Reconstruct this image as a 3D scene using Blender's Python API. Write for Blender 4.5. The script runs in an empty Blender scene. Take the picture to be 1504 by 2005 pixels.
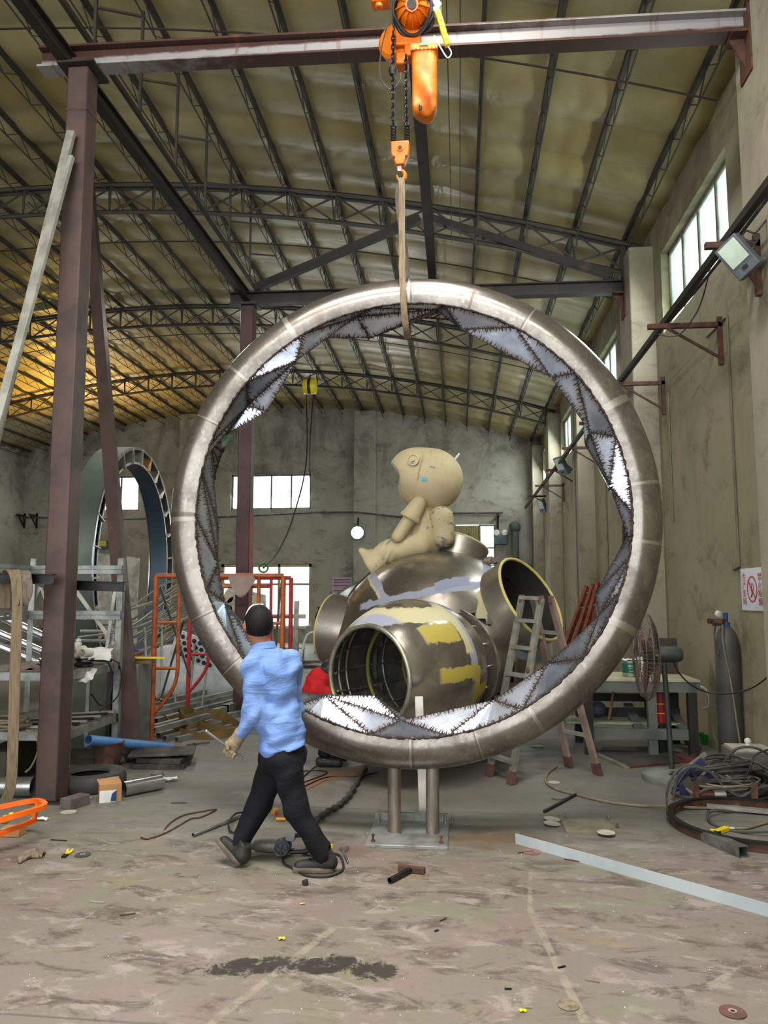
import bpy, bmesh, math, random
import numpy as np
from mathutils import Vector as V, Matrix as M

SC = bpy.context.scene
COL = SC.collection
PI = math.pi
random.seed(7)
RNG = np.random.RandomState(5)

# ------------------------------------------------------------------ camera
FPX = 1500.0
YAW, PITCH, EYE = math.radians(5.6), math.radians(6.0), 1.7
_s, _c = math.sin(YAW), math.cos(YAW)
_sp, _cp = math.sin(PITCH), math.cos(PITCH)
CR, CF, CU = V((_c, _s, 0)), V((-_s * _cp, _c * _cp, _sp)), V((_s * _sp, -_c * _sp, _cp))


def at(px, py, Y=None, Z=None, X=None):
    """A point of the hall measured from the photograph: on the plane Y, Z or X = const."""
    d = CF + CR * ((px - 752) / FPX) + CU * ((1002.5 - py) / FPX)
    t = Y / d.y if Y is not None else ((Z - EYE) / d.z if Z is not None else X / d.x)
    return V((d.x * t, d.y * t, d.z * t + EYE))


def G(px, py, z=0.0):
    return at(px, py, Z=z)


cam_data = bpy.data.cameras.new('camera')
cam = bpy.data.objects.new('camera', cam_data)
COL.objects.link(cam)
cam.location = (0, 0, EYE)
cam.rotation_euler = (PI / 2 + PITCH, 0, YAW)
cam_data.sensor_width = 36.0
cam_data.lens = 36.0 * FPX / 2005.0
cam_data.clip_start = 0.05
SC.camera = cam


# ------------------------------------------------------------------ materials
def lin(c):
    if len(c) == 4:
        c = c[:3]
    o = []
    for v in c:
        v = v / 255.0
        o.append(v / 12.92 if v <= .04045 else ((v + .055) / 1.055) ** 2.4)
    return (o[0], o[1], o[2], 1.0)


class NT:
    def __init__(self, name):
        self.m = bpy.data.materials.new(name)
        self.m.use_nodes = True
        self.t = self.m.node_tree
        self.t.nodes.clear()
        self.out = self.t.nodes.new('ShaderNodeOutputMaterial')

    def n(self, kind, _props=None, **inp):
        nd = self.t.nodes.new('ShaderNode' + kind)
        for k, v in (_props or {}).items():
            setattr(nd, k, v)
        for k, v in inp.items():
            key = int(k[1:]) if k[0] == '_' else k.replace('_', ' ')
            s = nd.inputs[key]
            if isinstance(v, bpy.types.NodeSocket):
                self.t.links.new(v, s)
            else:
                s.default_value = v
        return nd

    def coord(self, scale=(1, 1, 1), which='Object', rot=(0, 0, 0)):
        tc = self.n('TexCoord')
        mp = self.n('Mapping', Vector=tc.outputs[which])
        mp.inputs['Scale'].default_value = scale
        mp.inputs['Rotation'].default_value = rot
        return mp.outputs[0]

    def noise(self, vec, scale, detail=5, rough=.6, dist=0.0):
        return self.n('TexNoise', Vector=vec, Scale=scale, Detail=detail, Roughness=rough, Distortion=dist).outputs[0]

    def ramp(self, fac, lo, hi, a=0.0, b=1.0):
        r = self.n('MapRange', {'interpolation_type': 'SMOOTHSTEP'}, Value=fac)
        r.inputs[1].default_value = lo
        r.inputs[2].default_value = hi
        r.inputs[3].default_value = a
        r.inputs[4].default_value = b
        return r.outputs[0]

    def mix(self, fac, a, b, mode='MIX'):
        nd = self.t.nodes.new('ShaderNodeMix')
        nd.data_type = 'RGBA'
        nd.blend_type = mode
        for i, v in ((0, fac), (6, a), (7, b)):
            if isinstance(v, bpy.types.NodeSocket):
                self.t.links.new(v, nd.inputs[i])
            else:
                nd.inputs[i].default_value = v
        return nd.outputs[2]

    def math(self, op, a, b=0.0, c=0.0):
        nd = self.t.nodes.new('ShaderNodeMath')
        nd.operation = op
        for i, v in enumerate((a, b, c)):
            if isinstance(v, bpy.types.NodeSocket):
                self.t.links.new(v, nd.inputs[i])
            else:
                nd.inputs[i].default_value = v
        return nd.outputs[0]

    def xyz(self, vec):
        s = self.n('SeparateXYZ', Vector=vec)
        return s.outputs[0], s.outputs[1], s.outputs[2]

    def bsdf(self, color, rough=.6, metal=0.0, bump=None, bstr=.3, bdist=.01, spec=.5, **kw):
        b = self.n('BsdfPrincipled')
        for k, v in (('Base Color', color), ('Roughness', rough), ('Metallic', metal), ('Specular IOR Level', spec)):
            if isinstance(v, bpy.types.NodeSocket):
                self.t.links.new(v, b.inputs[k])
            else:
                b.inputs[k].default_value = v
        for k, v in kw.items():
            b.inputs[k.replace('_', ' ')].default_value = v
        if bump is not None:
            bp = self.n('Bump', Height=bump, Strength=bstr, Distance=bdist)
            self.t.links.new(bp.outputs[0], b.inputs['Normal'])
        self.t.links.new(b.outputs[0], self.out.inputs[0])
        return self.m


def mat(name, c, c2=None, s=5.0, rough=.6, metal=0.0, bump=.15, bs=None, c3=None, s3=1.7, lo=.4, hi=.65, lo3=.52, hi3=.68,
        stretch=(1, 1, 1), spec=.5, rvar=.12, **kw):
    """A worn painted or bare surface: two colours mixed by noise, optional third for rust or dirt."""
    nt = NT(name)
    co = nt.coord(stretch)
    f = nt.noise(co, s)
    a = lin(c)
    b = lin(c2) if c2 else tuple(x * .72 for x in a[:3]) + (1,)
    col = nt.mix(nt.ramp(f, lo, hi), a, b)
    if c3:
        f3 = nt.noise(co, s3, 8, .7)
        col = nt.mix(nt.ramp(f3, lo3, hi3), col, lin(c3))
    fine = nt.noise(co, bs or s * 8, 3)
    r = nt.math('ADD', nt.math('MULTIPLY', f, rvar * 2), rough - rvar)
    return nt.bsdf(col, r, metal, fine, bump, .006, spec, **kw)


# ------------------------------------------------------------------ mesh builder
def basis(d, up=None):
    d = d.normalized()
    up = V(up) if up is not None else (V((0, 0, 1)) if abs(d.z) < .95 else V((0, 1, 0)))
    x = up.cross(d)
    if x.length < 1e-5:
        x = V((1, 0, 0)).cross(d)
    x.normalize()
    return x, d.cross(x).normalized(), d


WL = {}


class MB:
    def __init__(self):
        self.bm = bmesh.new()

    def quadstrip(self, rings, closed=False, caps=True, ringclosed=True):
        """rings: list of lists of points"""
        bm = self.bm
        R = [[bm.verts.new(p) for p in ring] for ring in rings]
        n = len(R[0])
        m = len(R)
        for i in range(m if closed else m - 1):
            A, B = R[i], R[(i + 1) % m]
            for j in range(n if ringclosed else n - 1):
                k = (j + 1) % n
                try:
                    bm.faces.new((A[j], A[k], B[k], B[j]))
                except ValueError:
                    pass
        if caps and not closed and n > 2 and ringclosed:
            bm.faces.new(list(reversed(R[0])))
            bm.faces.new(R[-1])
        return self

    def box(self, c, s, rot=None, rz=0.0):
        c = V(c)
        R = rot if rot is not None else M.Rotation(rz, 3, 'Z')
        h = V(s) / 2
        q = [c + R @ V((x * h.x, y * h.y, z * h.z)) for x, y, z in
             ((-1, -1, -1), (1, -1, -1), (1, 1, -1), (-1, 1, -1), (-1, -1, 1), (1, -1, 1), (1, 1, 1), (-1, 1, 1))]
        vs = [self.bm.verts.new(p) for p in q]
        for f in ((0, 3, 2, 1), (4, 5, 6, 7), (0, 1, 5, 4), (1, 2, 6, 5), (2, 3, 7, 6), (3, 0, 4, 7)):
            self.bm.faces.new([vs[i] for i in f])
        return self

    def box2(self, lo, hi):
        lo, hi = V(lo), V(hi)
        return self.box((lo + hi) / 2, hi - lo)

    def bar(self, a, b, w, h=None, up=None, roll=0.0):
        a, b = V(a), V(b)
        h = h or w
        x, y, d = basis(b - a, up)
        if roll:
            x, y = x * math.cos(roll) + y * math.sin(roll), y * math.cos(roll) - x * math.sin(roll)
        pr = [(-w / 2, -h / 2), (w / 2, -h / 2), (w / 2, h / 2), (-w / 2, h / 2)]
        return self.quadstrip([[p + x * u + y * v for u, v in pr] for p in (a, b)])

    def ibeam(self, a, b, h, w, t, up=None):
        a, b = V(a), V(b)
        x, y, d = basis(b - a, up)
        w2, h2, t2 = w / 2, h / 2, t * .4
        pr = [(-w2, -h2), (w2, -h2), (w2, -h2 + t), (t2, -h2 + t), (t2, h2 - t), (w2, h2 - t), (w2, h2), (-w2, h2), (-w2, h2 - t), (-t2, h2 - t), (-t2, -h2 + t), (-w2, -h2 + t)]
        return self.quadstrip([[p + x * u + y * v for u, v in pr] for p in (a, b)])

    def profile(self, a, b, pr, up=None):
        a, b = V(a), V(b)
        x, y, d = basis(b - a, up)
        return self.quadstrip([[p + x * u + y * v for u, v in pr] for p in (a, b)])

    def angle(self, a, b, w, t, up=None, flip=1):
        pr = [(0, 0), (w, 0), (w, t), (t, t), (t, w), (0, w)]
        if flip < 0:
            pr = [(-u, v) for u, v in reversed(pr)]
        return self.profile(a, b, pr, up)

    def hollow(self, a, b, w, h, t, up=None, roll=0.0):
        """open square tube"""
        a, b = V(a), V(b)
        x, y, d = basis(b - a, up)
        if roll:
            x, y = x * math.cos(roll) + y * math.sin(roll), y * math.cos(roll) - x * math.sin(roll)
        o = [(-w / 2, -h / 2), (w / 2, -h / 2), (w / 2, h / 2), (-w / 2, h / 2)]
        i = [(u * (1 - 2 * t / w), v * (1 - 2 * t / h)) for u, v in o]
        ring = lambda p, pr: [p + x * u + y * v for u, v in pr]
        return self.quadstrip([ring(a, o), ring(b, o), ring(b, i), ring(a, i)], closed=True)

    def tube(self, pts, r, n=8, closed=False, caps=True, flat=None):
        pts = [V(p) for p in pts]
        m = len(pts)
        rs = r if isinstance(r, (list, tuple)) else [r] * m
        tan = []
        for i in range(m):
            if closed:
                t = pts[(i + 1) % m] - pts[i - 1]
            else:
                t = pts[min(i + 1, m - 1)] - pts[max(i - 1, 0)]
            tan.append(t.normalized() if t.length > 1e-9 else V((0, 0, 1)))
        x, y, _ = basis(tan[0])
        rings = []
        for i in range(m):
            t = tan[i]
            x = (x - t * x.dot(t))
            if x.length < 1e-6:
                x, y, _ = basis(t)
            x.normalize()
            y = t.cross(x)
            rings.append([pts[i] + (x * math.cos(2 * PI * k / n) + y * math.sin(2 * PI * k / n)) * rs[i] for k in range(n)])
        return self.quadstrip(rings, closed, caps)

    def ribbon(self, pts, w, t, ups):
        """flat strap along pts; ups = width direction (one or per point)"""
        pts = [V(p) for p in pts]
        m = len(pts)
        rings = []
        for i in range(m):
            d = (pts[min(i + 1, m - 1)] - pts[max(i - 1, 0)]).normalized()
            wd = V(ups[i] if isinstance(ups, list) else ups)
            wd = (wd - d * wd.dot(d)).normalized()
            nn = d.cross(wd)
            rings.append([pts[i] + wd * a * w / 2 + nn * b * t / 2 for a, b in ((-1, -1), (1, -1), (1, 1), (-1, 1))])
        return self.quadstrip(rings)

    def lathe(self, prof, o=(0, 0, 0), axis=(0, 0, 1), n=32, closed=False, up=None, caps=False, a0=0.0, a1=2 * PI):
        """prof: [(radius, distance along axis)]"""
        o = V(o)
        x, y, d = basis(V(axis), up)
        full = abs(a1 - a0 - 2 * PI) < 1e-6
        cnt = n if full else n + 1
        rings = []
        for r, t in prof:
            rings.append([o + d * t + (x * math.cos(a0 + (a1 - a0) * k / n) + y * math.sin(a0 + (a1 - a0) * k / n)) * max(r, 1e-5) for k in range(cnt)])
        self.quadstrip(rings, closed, caps, full)
        bmesh.ops.remove_doubles(self.bm, verts=self.bm.verts, dist=5e-5)
        return self

    def cyl(self, a, b, r, r2=None, n=20):
        a, b = V(a), V(b)
        r2 = r if r2 is None else r2
        x, y, d = basis(b - a)
        return self.quadstrip([[p + (x * math.cos(2 * PI * k / n) + y * math.sin(2 * PI * k / n)) * q for k in range(n)] for p, q in ((a, r), (b, r2))])

    def pipe(self, a, b, r, t, n=24):
        a, b = V(a), V(b)
        x, y, d = basis(b - a)
        ring = lambda p, q: [p + (x * math.cos(2 * PI * k / n) + y * math.sin(2 * PI * k / n)) * q for k in range(n)]
        return self.quadstrip([ring(a, r), ring(b, r), ring(b, r - t), ring(a, r - t)], closed=True)

    def sphere(self, c, r, sc=(1, 1, 1), n=16, rot=None):
        mt = M.Translation(V(c)) @ (rot.to_4x4() if rot is not None else M.Identity(4)) @ M.Diagonal((r * sc[0], r * sc[1], r * sc[2], 1))
        bmesh.ops.create_uvsphere(self.bm, u_segments=n, v_segments=max(6, n // 2), radius=1, matrix=mt)
        return self

    def torus(self, c, axis, R, r, n=40, k=10):
        x, y, d = basis(V(axis))
        c = V(c)
        return self.tube([c + (x * math.cos(2 * PI * i / n) + y * math.sin(2 * PI * i / n)) * R for i in range(n)], r, k, closed=True)

    def prism(self, pts, vec):
        vec = V(vec)
        return self.quadstrip([[V(p) for p in pts], [V(p) + vec for p in pts]])

    def mesh(self, verts, faces):
        vs = [self.bm.verts.new(v) for v in verts]
        for f in faces:
            try:
                self.bm.faces.new([vs[i] for i in f])
            except ValueError:
                pass
        return self

    def jitter(self, d):
        for v in self.bm.verts:
            v.co += V((random.uniform(-d, d), random.uniform(-d, d), random.uniform(-d, d)))
        return self

    def build(self, name, m, parent=None, loc=None, bevel=0.0, ang=38, normals=True):
        bm = self.bm
        if normals:
            bmesh.ops.recalc_face_normals(bm, faces=bm.faces)
        if parent is not None:
            off = WL[parent.name]
        else:
            off = V(loc) if loc is not None else None
            if off is None:
                xs = [v.co for v in bm.verts]
                off = V((sum(p.x for p in xs) / len(xs), sum(p.y for p in xs) / len(xs), min(p.z for p in xs)))
        bmesh.ops.translate(bm, verts=bm.verts, vec=-off)
        lim = math.radians(ang)
        for f in bm.faces:
            f.smooth = True
        for e in bm.edges:
            if len(e.link_faces) == 2:
                e.smooth = e.calc_face_angle(0) < lim
        me = bpy.data.meshes.new(name)
        bm.to_mesh(me)
        bm.free()
        me.materials.append(m)
        o = bpy.data.objects.new(name, me)
        COL.objects.link(o)
        if parent is not None:
            o.parent = parent
        else:
            o.location = off
        WL[o.name] = off.copy()
        if bevel:
            md = o.modifiers.new('edge', 'BEVEL')
            md.width = bevel
            md.segments = 2
            md.limit_method = 'ANGLE'
            md.angle_limit = math.radians(40)
        return o


def tag(o, label, cat, group=None, kind=None):
    o['label'] = label
    o['category'] = cat
    if group:
        o['group'] = group
    if kind:
        o['kind'] = kind
    return o


def thing(name, label, cat, loc=(0, 0, 0), group=None):
    o = bpy.data.objects.new(name, None)
    o.empty_display_size = .1
    COL.objects.link(o)
    o.location = loc
    WL[o.name] = V(loc)
    return tag(o, label, cat, group)


def struct(o, label=None):
    o['kind'] = 'structure'
    if label:
        o['label'] = label
    return o


def kids(o):
    return [c for c in bpy.data.objects if c.parent == o]


def dup(o, loc=None, rz=None, label=None, group=None, parent=None):
    c = o.copy()
    COL.objects.link(c)
    if parent is not None:
        c.parent = parent
    if loc is not None:
        c.location = loc
    if rz is not None:
        c.rotation_euler = (0, 0, rz)
    if label:
        c['label'] = label
    if group:
        c['group'] = group
    for ch in o.children:
        dup(ch, parent=c)
    return c


def one(mb, name, m, label, cat, group=None, loc=None, bevel=0.0, kind=None):
    return tag(mb.build(name, m, None, loc, bevel), label, cat, group, kind)


# ------------------------------------------------------------------ smooth surfaces from distance fields
def snet(f, lo, hi, h):
    lo, hi = np.array(lo, float), np.array(hi, float)
    n = np.ceil((hi - lo) / h).astype(int) + 1
    ax = [lo[i] + h * np.arange(n[i]) for i in range(3)]
    P = np.stack(np.meshgrid(*ax, indexing='ij'), -1).reshape(-1, 3)
    val = np.concatenate([f(P[i:i + 200000]) for i in range(0, len(P), 200000)]).reshape(n)
    c = n - 1
    ins = val < 0
    cnt = np.zeros(c, int)
    for i in (0, 1):
        for j in (0, 1):
            for k in (0, 1):
                cnt += ins[i:i + c[0], j:j + c[1], k:k + c[2]]
    act = (cnt > 0) & (cnt < 8)
    idx = -np.ones(c, int)
    cells = np.argwhere(act)
    idx[act] = np.arange(len(cells))
    pos = np.zeros((len(cells), 3))
    w = np.zeros(len(cells))
    corners = [(i, j, k) for i in (0, 1) for j in (0, 1) for k in (0, 1)]
    for a in corners:
        for d in range(3):
            if a[d] == 0:
                b = list(a)
                b[d] = 1
                va = val[tuple((cells + a).T)]
                vb = val[tuple((cells + b).T)]
                mk = (va < 0) != (vb < 0)
                t = np.where(mk, va / np.where(mk, va - vb, 1), 0)
                p = np.array(a, float)[None] + np.zeros((len(cells), 3))
                p[:, d] += t
                pos += p * mk[:, None]
                w += mk
    verts = (cells + pos / w[:, None]) * h + lo
    faces = []
    for d in range(3):
        e1, e2 = [(1, 2), (2, 0), (0, 1)][d]
        sl0 = [slice(None)] * 3
        sl1 = [slice(None)] * 3
        sl0[d] = slice(0, -1)
        sl1[d] = slice(1, None)
        A, B = ins[tuple(sl0)], ins[tuple(sl1)]
        E = np.argwhere(A != B)
        ok = (E[:, e1] > 0) & (E[:, e2] > 0) & (E[:, e1] < c[e1]) & (E[:, e2] < c[e2])
        E = E[ok]
        fl = A[tuple(E.T)]
        q = []
        for o1, o2 in ((0, 0), (1, 0), (1, 1), (0, 1)):
            cc = E.copy()
            cc[:, e1] -= o1
            cc[:, e2] -= o2
            q.append(idx[tuple(cc.T)])
        q = np.stack(q, 1)
        q[~fl] = q[~fl][:, ::-1]
        faces.append(q)
    faces = np.concatenate(faces)
    return verts, faces[(faces >= 0).all(1)]


def blob(f, lo, hi, h, name, m, parent, ang=180, loc=None):
    """a smooth closed surface as one mesh object"""
    v, q = snet(f, lo, hi, h)
    off = np.array(WL[parent.name]) if parent is not None else np.array(loc)
    me = bpy.data.meshes.new(name)
    me.from_pydata((v - off).tolist(), [], q[:, ::-1].tolist())
    bm = bmesh.new()
    bm.from_mesh(me)
    bmesh.ops.recalc_face_normals(bm, faces=bm.faces)
    for fc in bm.faces:
        fc.smooth = True
    if ang < 180:
        for e in bm.edges:
            if len(e.link_faces) == 2:
                e.smooth = e.calc_face_angle(0) < math.radians(ang)
    bm.to_mesh(me)
    bm.free()
    me.materials.append(m)
    o = bpy.data.objects.new(name, me)
    COL.objects.link(o)
    if parent is not None:
        o.parent = parent
    else:
        o.location = loc
    WL[o.name] = V(off)
    return o


def dcap(p, a, b, ra, rb=None):
    a, b = np.array(a, float), np.array(b, float)
    rb = ra if rb is None else rb
    ab = b - a
    t = np.clip(((p - a) @ ab) / max(ab @ ab, 1e-9), 0, 1)
    return np.linalg.norm(p - a - t[:, None] * ab, axis=1) - (ra + (rb - ra) * t)


def dell(p, c, r, rot=None):
    q = p - np.array(c, float)
    if rot is not None:
        q = q @ np.array(rot)
    r = np.array(r, float)
    k = np.linalg.norm(q / r, axis=1)
    k2 = np.linalg.norm(q / (r * r), axis=1)
    return k * (k - 1) / np.maximum(k2, 1e-9)


def dbox(p, c, s, rad=0.0, rot=None):
    q = p - np.array(c, float)
    if rot is not None:
        q = q @ np.array(rot)
    d = np.abs(q) - (np.array(s, float) / 2 - rad)
    return np.linalg.norm(np.maximum(d, 0), axis=1) + np.minimum(d.max(1), 0) - rad


def smin(a, b, k):
    h = np.clip(.5 + .5 * (b - a) / k, 0, 1)
    return b + (a - b) * h - k * h * (1 - h)


def smins(ds, k):
    r = ds[0]
    for d in ds[1:]:
        r = smin(r, d, k)
    return r


def bez(p0, p1, p2, p3, n=14):
    p0, p1, p2, p3 = V(p0), V(p1), V(p2), V(p3)
    return [p0 * (1 - t) ** 3 + p1 * 3 * t * (1 - t) ** 2 + p2 * 3 * t * t * (1 - t) + p3 * t ** 3 for t in [i / n for i in range(n + 1)]]


def crv(pts, n=6, closed=False):
    """smooth curve through points"""
    pts = [V(p) for p in pts]
    m = len(pts)
    out = []
    for i in range(m if closed else m - 1):
        if closed:
            a, b, c, d = pts[i - 1], pts[i], pts[(i + 1) % m], pts[(i + 2) % m]
        else:
            a, b, c, d = pts[max(i - 1, 0)], pts[i], pts[i + 1], pts[min(i + 2, m - 1)]
        for k in range(n):
            t = k / n
            out.append(.5 * ((2 * b) + (c - a) * t + (2 * a - 5 * b + 4 * c - d) * t * t + (3 * b - a - 3 * c + d) * t ** 3))
    if not closed:
        out.append(pts[-1])
    return out
# ------------------------------------------------------------------ shared materials
MT = {}
MT['brown_steel'] = mat('brown_primer_steel', (84, 64, 58), (66, 53, 50), 3, .55, .25, c3=(112, 78, 58), s3=2.2, lo3=.6, hi3=.75)
MT['dark_steel'] = mat('dark_painted_steel', (48, 42, 38), (36, 33, 31), 4, .55, .2, c3=(78, 58, 42), lo3=.58, hi3=.72)
MT['truss'] = mat('truss_steel', (58, 52, 42), (44, 40, 33), 2, .6, .1, c3=(84, 66, 44), lo3=.58, hi3=.75)
MT['rust'] = mat('rusty_steel', (86, 56, 42), (60, 42, 34), 8, .75, .1, c3=(120, 76, 48), s3=5)
MT['galv'] = mat('galvanised_steel', (150, 153, 148), (118, 120, 115), 6, .45, .45, c3=(96, 96, 86), lo3=.6, hi3=.8)
MT['alu'] = mat('worn_aluminium', (168, 166, 156), (138, 136, 126), 5, .42, .45, c3=(112, 104, 92), s3=4, lo3=.56, hi3=.74)
MT['steel'] = mat('bare_steel', (150, 150, 146), (112, 112, 108), 7, .35, .75, c3=(90, 80, 70), lo3=.62)
MT['chrome'] = mat('bright_stainless', (196, 198, 198), (165, 166, 166), 3, .22, .9, bump=.05)
MT['orange'] = mat('orange_hoist_paint', (218, 112, 2), (196, 92, 1), 4, .4, c3=(150, 70, 20), lo3=.66, hi3=.82)
MT['orange_bag'] = mat('orange_canvas', (220, 116, 3), (190, 90, 2), 9, .6, c3=(170, 84, 16), s3=7, lo3=.58, hi3=.8, bump=.3)
MT['scaf'] = mat('orange_scaffold_paint', (186, 92, 40), (152, 74, 36), 8, .5, c3=(110, 66, 42), s3=9, lo3=.6)
MT['redscaf'] = mat('red_scaffold_paint', (196, 48, 44), (170, 40, 40), 8, .5, c3=(120, 50, 40), s3=9, lo3=.62)
MT['black'] = mat('black_rubber', (28, 28, 28), (18, 18, 18), 9, .55)
MT['blackm'] = mat('black_steel', (40, 38, 38), (26, 25, 25), 6, .4, .5)
MT['cable'] = mat('dusty_cable_sheath', (74, 72, 68), (52, 51, 49), 5, .65, c3=(110, 104, 94), s3=3)
MT['cablelt'] = mat('pale_hose', (134, 120, 98), (110, 98, 80), 5, .6)
MT['yellow'] = mat('yellow_plastic', (238, 214, 20), (222, 190, 10), 5, .4)
MT['white'] = mat('white_plastic', (226, 226, 222), (205, 205, 200), 5, .45)
MT['paper'] = mat('white_paper', (222, 222, 218), (204, 204, 200), 6, .8)
MT['blue'] = mat('blue_plastic_pipe', (92, 142, 200), (78, 124, 182), 3, .45, c3=(110, 130, 150), s3=4, lo3=.6)
MT['bluep'] = mat('blue_paint', (34, 70, 120), (28, 56, 96), 5, .5)
MT['navy'] = mat('navy_plastic', (44, 48, 92), (34, 38, 74), 5, .45)
MT['green'] = mat('green_plastic', (24, 128, 24), (18, 104, 18), 5, .5)
MT['teal'] = mat('green_tin_label', (8, 96, 78), (6, 84, 70), 5, .4)
MT['card'] = mat('brown_cardboard', (172, 128, 84), (150, 108, 68), 5, .8)
MT['kraft'] = mat('dusty_cardboard_sheet', (138, 104, 78), (118, 90, 68), 4, .85)
MT['sling'] = mat('beige_webbing', (132, 114, 88), (106, 92, 72), 5, .85, stretch=(14, 14, 1), bump=.4)
MT['slingb'] = mat('brown_webbing', (122, 100, 54), (98, 78, 42), 6, .85, stretch=(8, 8, 20), bump=.4)
MT['slingg'] = mat('grey_webbing', (118, 106, 92), (88, 78, 68), 7, .85, stretch=(10, 10, 1), bump=.5)
MT['concrete_bit'] = mat('grey_stone', (110, 106, 98), (88, 84, 78), 9, .8)
MT['disc'] = mat('white_fibre_disc', (182, 178, 164), (160, 155, 140), 8, .75)
MT['discbrown'] = mat('brown_grinding_wheel', (96, 66, 56), (78, 54, 48), 14, .8, bump=.4)
MT['discgrey'] = mat('grey_grinding_wheel', (72, 66, 62), (56, 52, 50), 14, .8, bump=.4)
MT['gas'] = mat('grey_cylinder_paint', (76, 75, 73), (64, 63, 61), 3, .55, c3=(92, 76, 64), s3=3, lo3=.58, hi3=.76)
MT['gasdark'] = mat('dark_cylinder_paint', (54, 56, 62), (42, 44, 50), 3, .5)
MT['cabinet'] = mat('grey_green_cabinet_paint', (122, 128, 124), (104, 108, 104), 2, .5, c3=(86, 86, 80), lo3=.6)
MT['tarp'] = mat('white_plastic_film', (214, 216, 216), (184, 188, 190), 3, .35, bump=.3)
MT['redcloth'] = mat('red_cotton', (206, 20, 26), (176, 12, 20), 9, .8)
MT['rag'] = mat('dirty_rag', (136, 118, 104), (94, 78, 66), 14, .9, bump=.5)
MT['pinkrag'] = mat('pink_grey_rag', (150, 116, 112), (110, 86, 84), 10, .9, bump=.5)
MT['brownred'] = mat('red_brown_ladder_paint', (130, 62, 40), (100, 46, 30), 7, .55, c3=(70, 40, 30), s3=6)


def emit(name, c, st):
    nt = NT(name)
    e = nt.n('Emission', Color=lin(c), Strength=st)
    nt.t.links.new(e.outputs[0], nt.out.inputs[0])
    return nt.m


def glass(name, tint, tr=.55, rough=.4):
    nt = NT(name)
    co = nt.coord()
    f = nt.ramp(nt.noise(co, 3.0, 5), .35, .7, tr - .15, tr + .15)
    t = nt.n('BsdfTransparent', Color=lin(tint))
    d = nt.n('BsdfTranslucent', Color=lin((235, 245, 240)))
    g = nt.n('BsdfGlossy', Color=(.8, .8, .8, 1), Roughness=rough)
    m1 = nt.n('MixShader', _0=f, _1=d.outputs[0], _2=t.outputs[0])
    m2 = nt.n('MixShader', _0=.06, _1=m1.outputs[0], _2=g.outputs[0])
    nt.t.links.new(m2.outputs[0], nt.out.inputs[0])
    return nt.m


MT['pane'] = glass('dusty_window_glass', (225, 240, 232), .6)
MT['paneback'] = glass('clear_window_glass', (245, 250, 248), .85)


# ------------------------------------------------------------------ floor, walls and roof
XR, XL, YB, YF = 2.75, -15.6, 26.0, -5.0


def roofz(x):
    return 8.08 - .0172 * (x + 6.4) ** 2


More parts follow.
